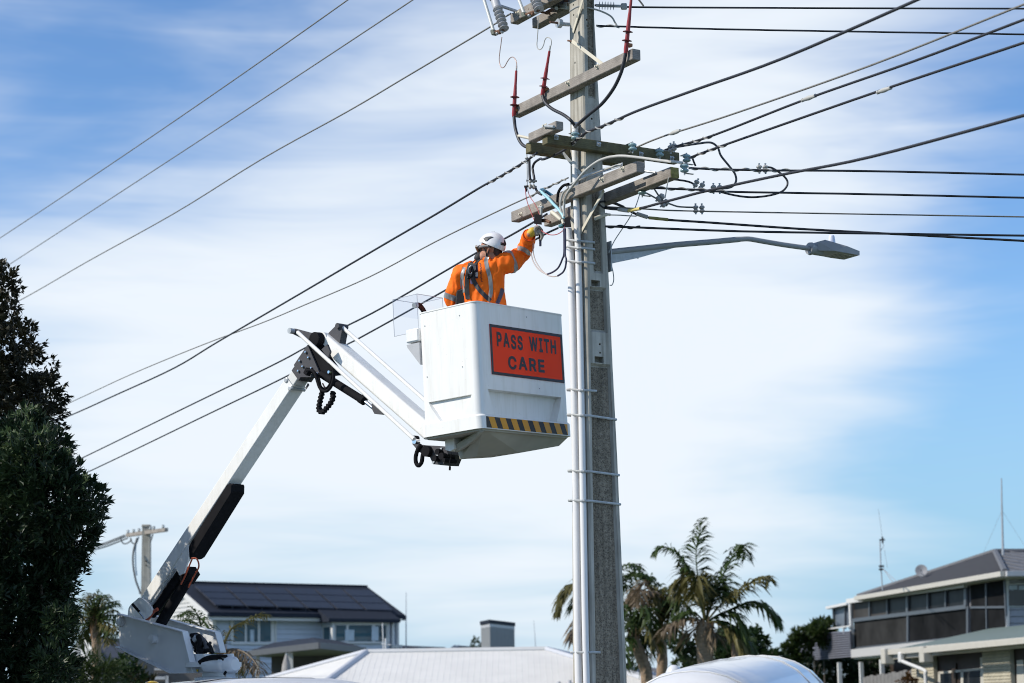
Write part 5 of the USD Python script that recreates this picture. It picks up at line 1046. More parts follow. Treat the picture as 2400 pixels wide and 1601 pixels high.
# ------------------------------------------------------------------ trees and palms
def px(p):
    q = np.asarray(p) - EYEP; return A(1200 + FPX * (q @ RIGHT) / (q @ _f), 800.5 - FPX * (q @ UP) / (q @ _f))
def leaf_mesh(pts, dirs, L, W, droop=0.0, seed=0, fold=.2):
    """One folded four-triangle leaf at each point along each direction, all in one mesh."""
    r = np.random.default_rng(seed); n = len(pts); d = dirs / np.linalg.norm(dirs, axis=1, keepdims=True)
    up = r.normal(size=(n, 3)) * .5 + A(0, 0, 1); s = np.cross(d, up); s /= np.linalg.norm(s, axis=1, keepdims=True) + 1e-9; nn = np.cross(s, d)
    L = L * r.uniform(.7, 1.25, n)[:, None]; W = W * r.uniform(.7, 1.2, n)[:, None]
    m = pts + d * L * .5 + nn * (fold * W)
    tip = pts + d * L - A(0, 0, 1) * droop * L
    v = np.stack([pts, m + s * W * .5, tip, m - s * W * .5], 1).reshape(-1, 3); k = np.arange(n)[:, None] * 4
    f = np.concatenate([k + [0, 1, 2], k + [0, 2, 3]], 0)
    return trimesh.Trimesh(v, f, process=False)
def crown(spheres, n_per_m2, L, W, k, seed, inner=.55, upright=.35, rough=.18, squash=1.0):
    """Leaf rosettes over the outside of many overlapping clumps, sparser inside."""
    r = np.random.default_rng(seed); C = np.array([s[0] for s in spheres]); R = np.array([s[1] for s in spheres]); P_, D_ = [], []
    for c, rad in zip(C, R):
        n = int(4 * math.pi * rad * rad * n_per_m2); d = r.normal(size=(n, 3)); d /= np.linalg.norm(d, axis=1, keepdims=True)
        q = rad * (1 + rough * (meshkit.noise(d * 3.1 + c, seed) - .5) * 2 + r.normal(size=n) * .035)
        inn = r.random(n) < .48; q = np.where(inn, q * r.uniform(inner, .95, n), q)
        p = c + d * q[:, None] * A(1, 1, squash)
        dep = np.min((np.linalg.norm((p[:, None] - C[None]) / A(1, 1, squash), axis=2) / R[None]), axis=1)
        ok = dep > .62; P_.append(p[ok]); D_.append(d[ok])
    p, d = np.concatenate(P_), np.concatenate(D_); n = len(p)
    ax = d + A(0, 0, upright); ax /= np.linalg.norm(ax, axis=1, keepdims=True)
    pts = np.repeat(p, k, 0) + r.normal(size=(n * k, 3)) * L * .18; dr = np.repeat(ax, k, 0) + r.normal(size=(n * k, 3)) * .62
    return leaf_mesh(pts, dr, L, W, seed=seed)
def limbs(base, tops, r0, seed, n=5):
    r = np.random.default_rng(seed); ms = []
    for t in tops:
        t = np.asarray(t); mid = base + (t - base) * .45 + r.normal(size=3) * .12 * np.linalg.norm(t - base) * A(1, 1, .3)
        q = path([base, mid, t], n); ms.append(tube(q, np.linspace(r0, r0 * .18, len(q)), 7))
    return cat(ms)
BARK = mat('grey_bark', (.12, .10, .08), rough=.9, var=.35, scale=12, bump=.6, bscale=40, bdist=.02)
def tree(label, spheres, foot, leafm, dens, L, W, k, seed, r0=.16, group=None, **kw):
    t = thing('tree', label, 'tree', group, loc=A(foot[0], foot[1], 0))
    f = A(*foot); top = np.mean([s[0] for s in spheres], 0); j = f + (top - f) * .5
    obj('trunk', cat(tube(path([f + A(0, 0, -.2), f + (j - f) * .5 + A(.06, 0, 0), j], 5), np.linspace(r0, r0 * .7, 11), 9), limbs(j, [j + (s[0] - j) * .6 for s in spheres[::3]], r0 * .5, seed)), BARK, t, smooth=50)
    obj('crown', crown(spheres, dens, L, W, k, seed, **kw), leafm, t)
    return t
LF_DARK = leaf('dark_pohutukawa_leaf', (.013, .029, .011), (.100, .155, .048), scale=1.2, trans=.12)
LF_RED = leaf('reddish_leaf', (.022, .022, .010), (.085, .060, .028), scale=1.5, trans=.12)
LF_TIP = leaf('pale_tip_leaf', (.09, .13, .05), (.20, .26, .11), scale=2.0, trans=.2)
LF_MID = leaf('mid_green_leaf', (.022, .046, .012), (.085, .125, .034), scale=1.0, trans=.3)
LF_BUSH = leaf('yellowish_green_leaf', (.03, .05, .010), (.12, .13, .03), scale=1.0, trans=.3)
def sps(Y, lst, seed, dy=.9):
    r = np.random.default_rng(seed); return [(P(x * 1.02084, y * 1.02084, Y + r.uniform(-dy, dy)), rad * 1.02084 * Y / FPX) for x, y, rad in lst]
# behind: tall reddish tree; front: broad dark tree, both reaching out of the frame on the left
YB, YF = 24.6, 22.3
back = sps(YB, [(8, 655, 38), (-25, 640, 40), (2, 715, 34), (-35, 710, 45), (35, 785, 48), (70, 850, 45), (-20, 800, 70), (100, 905, 44), (60, 930, 60), (-60, 880, 90), (110, 960, 30), (0, 960, 90), (85, 1010, 55), (-110, 1000, 110), (20, 1060, 100), (-160, 780, 90), (-120, 650, 60), (-80, 1200, 150)], 3)
tree('tall dark tree with reddish brown leaves at left, behind the green one', back, P(-60, 1640, YB + .2)[:2].tolist() + [0], LF_RED, 140, .08, .040, 8, 11, upright=.15, rough=.32, r0=.12)
front = sps(YF, [(62, 985, 42), (30, 1020, 50), (110, 1030, 42), (140, 1085, 36), (75, 1075, 66), (165, 1100, 34), (-20, 1090, 90), (195, 1135, 32), (120, 1150, 80), (222, 1155, 20), (190, 1200, 36), (20, 1180, 110), (150, 1235, 66), (-90, 1200, 130), (148, 1290, 40), (90, 1300, 90), (112, 1345, 52), (0, 1330, 120), (104, 1400, 60), (134, 1425, 30), (40, 1440, 110), (-100, 1400, 140), (96, 1480, 60), (122, 1530, 42), (60, 1560, 100), (-40, 1560, 120), (-190, 1280, 120), (110, 1620, 70), (0, 1680, 110)], 5, .8)
tf = tree('broad dark green tree filling the left edge below the reddish one', front, P(-20, 1640, YF)[:2].tolist() + [0], LF_DARK, 155, .105, .036, 9, 12, upright=.5, rough=.34, r0=.12)
tips = sps(YF - .75, [(58, 965, 30), (40, 1005, 36), (95, 1005, 34), (140, 1040, 22), (25, 1045, 40), (80, 1060, 40), (130, 1090, 24), (195, 1118, 20), (60, 1120, 30)], 6, .35)
obj('young_shoots', crown(tips, 40, .075, .022, 9, 14, upright=.9, rough=.3), LF_TIP, tf, kind='stuff')
# palms: a trunk and separate arching fronds with drooping leaflets
PALM_G = leaf('palm_green', (.045, .075, .018), (.185, .215, .065), scale=.9, trans=.3)
PALM_O = leaf('palm_olive', (.11, .10, .03), (.34, .26, .10), scale=.9, trans=.3)
PALM_B = leaf('palm_dry', (.14, .105, .065), (.34, .25, .16), scale=.9, trans=.25)
PBARK = mat('palm_trunk', (.27, .195, .135), rough=.95, var=.3, scale=9, bump=.8, bscale=18, bdist=.04, stretch=(1, 1, 2.5))
def frond(name, pts, m, parent, leaflet, seed, W=.035, hang=.55, gap=.026, side=1.0):
    r = np.random.default_rng(seed); q = path(pts, 12); L = np.concatenate([[0], np.cumsum(np.linalg.norm(np.diff(q, axis=0), axis=1))])
    s = np.arange(L[-1] * .14, L[-1], gap); c = np.stack([np.interp(s, L, q[:, k]) for k in range(3)], 1); d = np.gradient(c, axis=0); d /= np.linalg.norm(d, axis=1, keepdims=True) + 1e-9
    sd = np.cross(d, A(0, 0, 1.0)); nl = np.linalg.norm(sd, axis=1, keepdims=True); sd = np.where(nl > .25, sd / np.maximum(nl, 1e-6), A(.7, -.7, 0)); f = (s - s[0]) / (s[-1] - s[0] + 1e-9); ms = [tube(q, np.linspace(.028, .006, len(q)), 5)]
    V, F, b = [], [], 0
    for sg_ in (-1, 1):
        ln = leaflet * np.clip(np.sin(np.pi * np.clip(f * .84 + .12, 0, 1)) ** .6, .25, 1) * r.uniform(.75, 1.15, len(s)); e = sd * sg_ * side * r.uniform(.5, 1.0, len(s))[:, None] + d * r.uniform(.35, .9, len(s))[:, None] + r.normal(size=(len(s), 3)) * .14; e /= np.linalg.norm(e, axis=1, keepdims=True)
        m1 = c + e * (ln * .5)[:, None] - A(0, 0, 1) * (hang * .18 * ln)[:, None]; t1 = c + e * (ln * .86)[:, None] - A(0, 0, 1) * (hang * .75 * ln)[:, None]
        w = np.cross(e, A(0, 0, 1.0)) + r.normal(size=(len(s), 3)) * .3; w /= np.linalg.norm(w, axis=1, keepdims=True); w = w * W * .5
        v = np.stack([c - w * .4, c + w * .4, m1 + w, m1 - w, t1], 1).reshape(-1, 3); k = np.arange(len(s))[:, None] * 5
        V.append(v); F.append(np.concatenate([k + [0, 1, 2], k + [0, 2, 3], k + [3, 2, 4]]) + b); b += len(v)
    ms.append(trimesh.Trimesh(np.concatenate(V), np.concatenate(F), process=False))
    return obj(name, cat(ms), m, parent)
def palm(label, Y, trunk, r, fronds, seed, leaflet=.8, group=None, z=ZP, extra=0, W=.06, rad=2.4):
    rr = np.random.default_rng(seed); tp_ = [P(*z(x, y), Y) for x, y in trunk]; foot = tp_[0].copy(); low = tp_[0].copy(); low[2] = -.1; low[0] += 0
    t = thing('palm_tree', label, 'palm tree', group, loc=A(low[0], low[1], 0)); tr = path([low] + tp_, 6)
    rads = np.interp(np.linspace(0, 1, len(tr)), [0, .75, 1], [r[0], r[0] * 1.0, r[1]]) * (1 + .03 * np.sin(np.arange(len(tr)) * 2.1)); obj('trunk', tube(tr, rads, 12), PBARK, t, smooth=50)
    top = tp_[-1]
    for i, (pl, m) in enumerate(fronds):
        n = len(pl); dz = rr.uniform(-1.0, .8); f = [P(*z(x, y), Y + dz * k / (n - 1)) for k, (x, y) in enumerate(pl)]; f[0] = top + (f[0] - top) * .5
        frond('frond', f, m, t, leaflet, seed * 50 + i, W)
    for i in range(extra):
        a = rr.uniform(0, 2 * math.pi); el = rr.uniform(.1, 1.1); h = A(math.cos(a), math.sin(a) * 1.0, 0); Lr = rad * rr.uniform(.7, 1.0)
        pts = [top + h * Lr * s * (.9 - .2 * s) + A(0, 0, Lr * (math.tan(el) * .55 * s - (.75 + .3 * el) * s * s)) for s in (0, .3, .65, 1)]
        frond('frond', pts, rr.choice([PALM_G, PALM_O, PALM_G]) if False else (PALM_G, PALM_O, PALM_G)[i % 3], t, leaflet, seed * 50 + 30 + i, W)
    for i in range(10):
        a = i / 10 * 2 * math.pi; h = A(math.cos(a), math.sin(a), 0); obj('leaf_base', hull([top + h * r[1] * .8 + A(0, 0, -.35) + A(*e) * .04 for e in ((1, 0, 0), (-1, 0, 0), (0, 1, 0))] + [top + h * r[1] * 1.5 + A(0, 0, .15 + .1 * (i % 3))]), mat('palm_boot', (.22, .13, .07), rough=.9, var=.3, scale=15), t)
    return t
palm('large palm with a thick rough trunk, tallest of the palms right of the pole', 52, ((1400, 1560), (1385, 1300), (1375, 1120), (1388, 1040)), (.20, .17), [
    (((1385, 1000), (1335, 720), (1310, 420), (1365, 130)), PALM_G), (((1380, 990), (1290, 680), (1150, 440), (1010, 375), (950, 430)), PALM_G), (((1400, 1000), (1500, 720), (1620, 480), (1710, 360), (1745, 470)), PALM_G),
    (((1420, 1010), (1560, 850), (1740, 720), (1890, 640), (1965, 680)), PALM_O), (((1430, 1020), (1600, 930), (1800, 855), (1950, 920), (2040, 1060)), PALM_G), (((1370, 1020), (1260, 1000), (1130, 1030), (1010, 1130)), PALM_B),
    (((1380, 1000), (1300, 700), (1215, 590), (1140, 800)), PALM_O), (((1390, 1000), (1360, 700), (1330, 640), (1290, 850)), PALM_O), (((1400, 1010), (1480, 800), (1560, 700), (1640, 830)), PALM_G), (((1380, 1030), (1300, 960), (1200, 960), (1090, 1120)), PALM_G),
    (((1410, 1010), (1430, 740), (1440, 640), (1470, 780)), PALM_G), (((1420, 1030), (1530, 960), (1640, 960), (1730, 1080)), PALM_G), (((1400, 1040), (1440, 1080), (1490, 1160)), PALM_B), (((1370, 1040), (1320, 1070), (1280, 1150)), PALM_B)], 4, .72, extra=2, rad=2.0)
palm('slim palm with olive fronds between the pole and the large palm', 55, ((1010, 1560), (1015, 1400), (1005, 1200), (1000, 1090)), (.14, .11), [
    (((1000, 1060), (960, 820), (860, 690), (720, 830), (690, 900)), PALM_B), (((1000, 1060), (980, 780), (900, 640), (760, 600)), PALM_G), (((1000, 1060), (1060, 800), (1120, 700), (1100, 900)), PALM_O), (((1000, 1060), (1010, 850), (960, 760), (890, 900)), PALM_O),
    (((1000, 1060), (1080, 880), (1160, 820), (1220, 980)), PALM_G), (((1000, 1070), (900, 960), (820, 960), (760, 1120)), PALM_G), (((1000, 1070), (1040, 900), (1060, 840), (1080, 1010)), PALM_O), (((1000, 1060), (920, 820), (830, 760), (780, 900)), PALM_B), (((1000, 1080), (960, 1120), (900, 1210)), PALM_G), (((1000, 1080), (1080, 1050), (1150, 1150)), PALM_G)], 5, .68, extra=1, rad=1.8)
palm('leaning slim palm just right of the pole, half hidden by it', 54, ((880, 1560), (855, 1420), (810, 1290), (765, 1170)), (.15, .11), [
    (((760, 1140), (740, 980), (700, 900), (640, 960)), PALM_G), (((760, 1140), (820, 960), (880, 920), (930, 1060)), PALM_G), (((760, 1150), (860, 1080), (920, 1120), (960, 1230)), PALM_O), (((760, 1150), (700, 1080), (640, 1090), (590, 1180)), PALM_G), (((760, 1140), (790, 1010), (850, 980)), PALM_G), (((760, 1160), (820, 1150), (880, 1220)), PALM_G)], 6, .6, extra=1, rad=1.4)
palm('palm standing behind the concrete pole, fronds showing on both sides', 57, ((560, 1560), (555, 1300), (545, 1080), (545, 900)), (.17, .13), [
    (((540, 850), (420, 700), (270, 690), (150, 790), (85, 960)), PALM_O), (((540, 850), (430, 760), (320, 780), (230, 920)), PALM_G), (((540, 860), (420, 880), (300, 990), (215, 1180)), PALM_B), (((540, 850), (640, 600), (720, 530), (820, 560)), PALM_G), (((540, 850), (660, 680), (780, 620), (900, 640)), PALM_G), (((540, 850), (640, 740), (740, 730), (820, 860)), PALM_G), (((545, 850), (520, 650), (470, 560), (380, 560)), PALM_G)], 7, .75, extra=1, rad=1.6)
palm('cabbage palm with spiky leaves, low at right of the large palm', 58, ((1665, 1560), (1655, 1400), (1650, 1260), (1645, 1180)), (.10, .08), [(((1645, 1170), (1640 + 100 * math.cos(a), 1170 - 100 * math.sin(a)), (1640 + 190 * math.cos(a), 1175 - 130 * math.sin(a) + 40)), PALM_G) for a in np.linspace(-.5, 3.6, 13)], 8, .3, W=.05)
# shrubs and trees low along the right
def shrub(label, Y, lst, m, seed, z=ZP, dens=70, L=.17, W=.085, k=7, group=None, dy=.5, **kw):
    r = np.random.default_rng(seed); s = [(P(*z(x, y), Y + r.uniform(-dy, dy)), rad * (z(1, 0)[0] - z(0, 0)[0]) * Y / FPX) for x, y, rad in lst]; foot = np.mean([q[0] for q in s], 0)
    t = thing('shrub' if s[0][1] < 0 else 'bush', label, 'bush', group, loc=A(foot[0], foot[1], 0)); f = A(foot[0], foot[1], -.1)
    obj('stem', limbs(f, [f + (q[0] - f) * .75 for q in s], .05, seed), BARK, t); obj('foliage', crown(s, dens, L, W, k, seed, **kw), m, t)
shrub('dark rounded bush right of the large palm\'s trunk', 60, [(1500, 1260, 90), (1560, 1180, 70), (1480, 1360, 90), (1600, 1320, 90), (1720, 1260, 100), (1750, 1180, 70), (1820, 1300, 80), (1700, 1360, 100), (1870, 1230, 50), (1830, 1150, 40)], LF_MID, 21)
shrub('small leggy tree top with a bare twig above the dark bush', 60.5, [(1865, 1070, 26), (1895, 1060, 16), (1890, 1200, 34), (1905, 1260, 38)], LF_BUSH, 22, dens=24)
shrub('low olive bush beside the white vent dome', 62, [(1160, 1440, 60), (1240, 1430, 60), (1300, 1420, 50)], LF_BUSH, 23)
shrub('dark bush between the slim palm and the large trunk', 61, [(1150, 1230, 60), (1220, 1260, 70), (1180, 1190, 40), (1270, 1330, 50), (1290, 1230, 40)], LF_MID, 24)
shrub('green bush at the foot of the grey louvred balcony', 62, [(1960, 1350, 50), (2010, 1340, 40), (1930, 1400, 60), (2060, 1420, 60)], LF_MID, 25)

# ------------------------------------------------------------------ houses, roofs and what stands on them
WBOARD = mat('blue_grey_weatherboard', (.48, .53, .61), rough=.6, var=.04, scale=3)
WTRIM = mat('white_trim', (.58, .58, .57), rough=.5, var=.02)
CREAMT = mat('cream_trim', (.46, .44, .39), rough=.5, var=.04)
DROOF = mat('dark_roof', (.019, .024, .036), rough=.75, var=.12, spec=.15)
PANEL = mat('solar_panel', (.010, .012, .020), rough=.25, var=.2, scale=.8, spec=.16)
PFRAME = mat('panel_frame', (.040, .045, .060), rough=.4, var=.05)
DWIN = mat('dark_window', (0, 0, 0)); 
TWIN = mat('teal_window', (.035, .085, .105), rough=.06, var=.5, scale=.6, spec=.8)
CURT = mat('pale_curtain', (.45, .52, .58), rough=.8, var=.1)
UPV = A(0, 0, 1)
def wall(pts, n, t=.12): return plate(pts, n, t)
def boards(a, b, z0, z1, n, step=.19):
    """Lapped weatherboards between two points along a wall."""
    ms = []; d = unit(b - a); z = z0
    while z < z1 - .02:
        zt = min(z + step - .022, z1); p = [a, b]
        ms.append(hull([A(a[0], a[1], z) + n * .045, A(b[0], b[1], z) + n * .045, A(a[0], a[1], zt) + n * .012, A(b[0], b[1], zt) + n * .012, A(a[0], a[1], z), A(b[0], b[1], z), A(a[0], a[1], zt), A(b[0], b[1], zt)])); z += step
    return cat(ms)
def window(parent, q, n, z, x0, y0, x1, y1, panes, fm=WTRIM, gm=None, fw=.07, mull=()):
    f = lambda x, y, d=0: PP(*z(x, y), q + n * d, n)
    fr = [f(x0, y0), f(x1, y0), f(x1, y1), f(x0, y1)]
    w = obj('window', plate([p + n * .05 for p in fr], n, .012), fm, parent)
    for (a, b, c, d) in panes:
        obj('pane', plate([f(a, b, .064), f(c, b, .064), f(c, d, .064), f(a, d, .064)], n, .006), gm or TWIN, w)
    for i in range(4): obj('frame', beam(fr[i] + n * .07, fr[(i + 1) % 4] + n * .07, fw, .06, up=n), fm, w)
    return w
# --- the pale blue-grey house with solar panels
hf, nf, hb = azdir(55), azdir(145), azdir(-35); ng = azdir(-125)
EL = P(*ZH(345, 540), 80); ER = PP(*ZH(2150, 582), EL, nf); ER[2] = EL[2] = (EL[2] + ER[2]) / 2
RDX, RUP = 3.0, 3.0 * .44
rn = unit(nf * RUP + UPV * RDX); rf = lambda x, y, d=0.0: PP(*ZH(x, y), EL + rn * d, rn)
RLp, RRp = EL + hb * RDX + UPV * RUP, ER + hb * RDX + UPV * RUP
hs = thing('house', 'two storey blue grey weatherboard house with a dark roof covered in solar panels', 'house', loc=A(*((EL + ER) / 2 + hb * 3)[:2], 0))
roof = obj('roof', cat(plate([EL, ER, RRp, RLp], rn, .09), plate([EL + hb * 2 * RDX, ER + hb * 2 * RDX, RRp, RLp], unit(-nf * RUP + UPV * RDX), .09)), DROOF, hs)
obj('ridge_cap', beam(RLp + UPV * .1, RRp + UPV * .1, .22, .05), DROOF, roof)
ca = [rf(x, y, .2) for x, y in ((207, 290), (1832, 331), (2052, 520), (402, 470))]
bil = lambda u, v: (ca[0] * (1 - u) + ca[1] * u) * (1 - v) + (ca[3] * (1 - u) + ca[2] * u) * v
for i in range(6):
    for j in range(3):
        g = .006; c4 = [bil((i + a) / 6 + g * s, (j + b) / 3 + 2 * g * t) for a, b, s, t in ((0, 0, 1, 1), (1, 0, -1, 1), (1, 1, -1, -1), (0, 1, 1, -1))]
        pn = obj('solar_panel', plate(c4, rn, .035), PFRAME, roof); m4 = np.mean(c4, 0); obj('cells', plate([m4 + (q - m4) * A(.975) + rn * .037 for q in c4], rn, .003), PANEL, pn)
for i in range(13): obj('panel_foot', rod(bil(.02 + i * .08, .97) - rn * .2, bil(.02 + i * .08, .97), .03, 6), PFRAME, roof)
qw = EL - nf * .45; wl, wr = qw + hf * .45, PP(*ZH(2075, 800), qw, nf); wl[2] = wr[2] = 0; zt = EL[2] - .05
obj('wall', cat(wall([wl, wr, wr + UPV * zt, wl + UPV * zt], -nf, .2), wall([wl, wl + hb * 5.1, wl + hb * 5.1 + UPV * zt, wl + hb * 2.55 + UPV * (zt + 1.12), wl + UPV * zt], -ng, .2), wall([wr, wr + hb * 5.1, wr + hb * 5.1 + UPV * zt, wr + hb * 2.55 + UPV * (zt + 1.12), wr + UPV * zt], ng, .2)), WBOARD, hs)
obj('weatherboards', boards(wl, wr, 2.6, zt, nf), WBOARD, hs, kind='stuff')
gb = []
zz = 2.6
while zz < zt + 1.1:
    k = 0 if zz < zt else (zz - zt) / .44; a, b = wl + hb * (k + .02), wl + hb * (5.1 - k)
    if k < 2.4: gb.append(boards(a, b, zz, zz + .16, ng))
    zz += .16
obj('gable_boards', cat(gb), mat('white_weatherboard', (.50, .51, .52), rough=.6, var=.03), hs, kind='stuff')
for s0, s1 in ((EL, RLp), (RLp, EL + hb * 2 * RDX)): obj('barge_board', beam(s0 - UPV * .05 + ng * .02, s1 - UPV * .05 + ng * .02, .04, .2), WTRIM, hs)
obj('barge_board', beam(ER - UPV * .05 - ng * .02, RRp - UPV * .05 - ng * .02, .04, .2), DROOF, hs)
obj('soffit', plate([EL - UPV * .13, ER - UPV * .13, ER - UPV * .13 + hb * .5, EL - UPV * .13 + hb * .5], UPV, .03), WTRIM, hs)
obj('gutter', beam(EL + nf * .06 - UPV * .02, ER + nf * .06 - UPV * .02, .12, .12), DROOF, hs); obj('fascia', beam(EL + nf * .01 - UPV * .14, PP(*ZH(1405, 575), EL, nf) * A(1, 1, 0) + A(0, 0, EL[2] - .14) + nf * .01, .03, .14), WTRIM, hs)
obj('downpipe', tube([PP(*ZH(x, y), qw + nf * .1, nf) for x, y in ((432, 548), (428, 575), (410, 600), (408, 900))], .045, 8), WTRIM, hs)
obj('corner_board', beam(wl + nf * .04 + UPV * 2.6, wl + nf * .04 + UPV * zt, .12, .12, up=nf), WTRIM, hs)
obj('corner_board', beam(wr + nf * .04 + UPV * 2.6, wr + nf * .04 + UPV * zt, .12, .12, up=nf), WTRIM, hs)
window(hs, qw, nf, ZH, 548, 578, 958, 818, [(580, 600, 680, 798), (700, 600, 800, 800), (822, 600, 920, 800)])
# bay at the right with its own skirt roof
qb_ = qw + nf * .9; b0, b1 = PP(*ZH(1490, 700), qb_, nf), PP(*ZH(2035, 700), qb_, nf); bz1 = PP(*ZH(1490, 620), qb_, nf)[2]; b0[2] = b1[2] = 0
obj('bay_wall', cat(wall([b0, b1, b1 + UPV * bz1, b0 + UPV * bz1], -nf, .15), wall([b0, b0 - nf * .9, b0 - nf * .9 + UPV * bz1, b0 + UPV * bz1], -ng, .15), wall([b1, b1 - nf * .9, b1 - nf * .9 + UPV * bz1, b1 + UPV * bz1], ng, .15)), WBOARD, hs)
obj('bay_roof', hull([b0 - hf * .35 + nf * .3 + UPV * bz1, b1 + hf * .2 + nf * .3 + UPV * bz1, b0 - hf * .35 + nf * .3 + UPV * (bz1 + .13), b1 + hf * .2 + nf * .3 + UPV * (bz1 + .13), b0 - hf * .35 - nf * .6 + UPV * (bz1 + .52), b1 + hf * .2 - nf * .6 + UPV * (bz1 + .52), b0 - hf * .35 - nf * .6 + UPV * bz1, b1 + hf * .2 - nf * .6 + UPV * bz1]), DROOF, hs)
window(hs, qb_, nf, ZH, 1500, 630, 1990, 808, [(1508, 648, 1612, 792), (1635, 648, 1850, 798), (1882, 650, 1978, 798)])
for x0, x1 in ((1600, 1685), (1845, 1908)): obj('curtain', plate([PP(*ZH(x, y), qb_ + nf * .078, nf) for x, y in ((x0, 690 if x0 < 1700 else 660), (x1, 690 if x0 < 1700 else 660), (x1, 790), (x0, 790))], nf, .01), CURT, hs)
obj('curtain', plate([PP(*ZH(x, y), qw + nf * .076, nf) for x, y in ((730, 690), (765, 690), (765, 800), (730, 800))], nf, .008), CURT, hs)
f2 = lambda s, z: b0 - nf * s + UPV * z - ng * .0
w2 = obj('window', plate([f2(.12, bz1 - 1.2), f2(.75, bz1 - 1.2), f2(.75, bz1 - .1), f2(.12, bz1 - .1)], ng, .03), WTRIM, hs); obj('pane', plate([f2(.2, bz1 - 1.12) + ng * .032, f2(.66, bz1 - 1.12) + ng * .032, f2(.66, bz1 - .18) + ng * .032, f2(.2, bz1 - .18) + ng * .032], ng, .006), TWIN, w2)
obj('corner_board', beam(b0 + nf * .03 + UPV * 2.6, b0 + nf * .03 + UPV * bz1, .16, .14, up=nf), WTRIM, hs); obj('corner_board', beam(b1 + nf * .03 + UPV * 2.6, b1 + nf * .03 + UPV * bz1, .10, .1, up=nf), WTRIM, hs)
# --- flat roofed outdoor room in front of it
C_ = P(*ZH(1365, 852), 66); pL, pR = PZ(*ZH(705, 926), C_[2]), PZ(*ZH(1790, 896), C_[2]); pB = pL + pR - C_
pv = thing('pavilion', 'open outdoor room with a low dark roof in front of the blue grey house', 'pavilion', loc=A(*((pL + pR) / 2)[:2], 0))
cc_ = (pL + pR) / 2; top4 = [cc_ + (q - cc_) * .55 + UPV * .42 for q in (C_, pR, pB, pL)]
obj('roof', hull([q + UPV * d for q in (C_, pR, pB, pL) for d in (.02, .14)] + top4), DROOF, pv)
ins = [cc_ + (q - cc_) * .97 for q in (C_, pR, pB, pL)]
obj('soffit', plate([q - UPV * .03 for q in ins], UPV, .04), mat('grey_soffit', (.22, .22, .22), rough=.7, var=.05), pv)
for q0, q1 in ((C_, pL), (C_, pR)): obj('fascia', beam(q0 + UPV * .06, q1 + UPV * .06, .06, .20), mat('charcoal_fascia', (.07, .07, .075), rough=.5, var=.1), pv)
for x, y in ((800, 940), (1097, 905)):
    g = PP(*ZH(x, y), C_ + (cc_ - C_) * .12, np.cross(unit(pL - C_), UPV)); obj('post', beam(A(g[0], g[1], 0), A(g[0], g[1], C_[2]), .12 if x < 900 else .2, .12, up=(0, 1, 0)), WTRIM, pv)
bw = [C_ + (pL - C_) * .86 + (pR - C_) * .3, C_ + (pL - C_) * .25 + (pR - C_) * .75]
obj('back_wall', wall([bw[0] * A(1, 1, 0), bw[1] * A(1, 1, 0), bw[1], bw[0]], azdir(0), .15), mat('charcoal_and_shaded_wall', (.09, .088, .09), rough=.8, var=.1), pv)
um = thing('parasol', 'closed grey parasol beside the white post of the outdoor room', 'parasol', loc=A(*P(*ZH(1055, 1000), 68)[:2], 0)); u0_ = P(*ZH(1062, 920), 68)
obj('folded_canopy', lathe(u0_, -UPV, [(0, .04), (.3, .13), (1.4, .26), (1.6, .30), (1.62, .05)], 10), mat('grey_canvas', (.30, .29, .28), rough=.9, var=.15), um, smooth=40); obj('pole', rod(u0_ + UPV * .05, A(u0_[0], u0_[1], 0), .03), STEEL, um)
# --- white hip roof
WROOF = mat('white_corrugated_roof', (.64, .625, .59), rough=.55, var=.05, scale=1.2, stretch=(1, 1, 1))
rA, rB = P(858, 1527, 60), P(1280, 1528, 60); rA[2] = rB[2] = (rA[2] + rB[2]) / 2; ez = 2.05
NLc, NRc, FLc, FRc = PZ(716, 1655, ez), PZ(1560, 1655, ez), None, None
NLc = A(P(718, 1650, 55)[0], 55, ez); NRc = A(P(1600, 1650, 55)[0], 55, ez); FLc = A(P(440, 1650, 65)[0], 65, ez); FRc = A(P(1705, 1640, 65)[0], 65, ez)
wh_ = thing('low_building', 'long low building with a white corrugated hip roof at the bottom centre', 'building', loc=A(*((rA + rB) / 2)[:2], 0))
obj('roof', cat(*[plate(q, unit(np.cross(q[1] - q[0], q[2] - q[0])), .02) for q in ([NLc, NRc, rB, rA], [FLc, NLc, rA], [NRc, FRc, rB], [FRc, FLc, rA, rB])]), WROOF, wh_)
def clip_ribs(e0, e1, t0, t1, n, nm, parent, m, r=.022, off=.02):
    """Raised ribs straight up a roof slope from its eave e0-e1 to its top edge t0-t1."""
    d = e1 - e0; L = np.linalg.norm(d); d = d / L; s0, s1 = np.dot(t0 - e0, d), np.dot(t1 - e0, d); up = (t0 - e0) - d * s0
    for k in range(n):
        s = L * (k + .5) / n; h = min(1.0, s / s0 if s0 > 1e-3 else 1.0, (L - s) / (L - s1) if L - s1 > 1e-3 else 1.0); obj(nm, tube([e0 + d * s + UPV * off, e0 + d * s + up * h + UPV * off], r, 4), m, parent)
clip_ribs(NLc, NRc, rA, rB, 60, 'roof_rib', wh_, WROOF, .007); clip_ribs(FLc, NLc, rA, rA + 0, 22, 'roof_rib', wh_, WROOF, .007)
LGREY = mat('pale_grey_capping', (.42, .44, .48), rough=.5, var=.05)
for a, b in ((rA, NLc), (rA, FLc), (rB, NRc), (rB, FRc), (rA, rB)): obj('ridge_cap', tube([a + UPV * .03, b + UPV * .03], .09, 6), LGREY if b is not rB else WTRIM, wh_)
obj('wall', cat(*[wall([p * A(1, 1, 0), q * A(1, 1, 0), q, p], unit(np.cross(q - p, UPV)), .1) for p, q in ((NLc, NRc), (NRc, FRc), (FRc, FLc), (FLc, NLc))]), mat('pale_wall', (.5, .5, .48), rough=.8, var=.05), wh_)
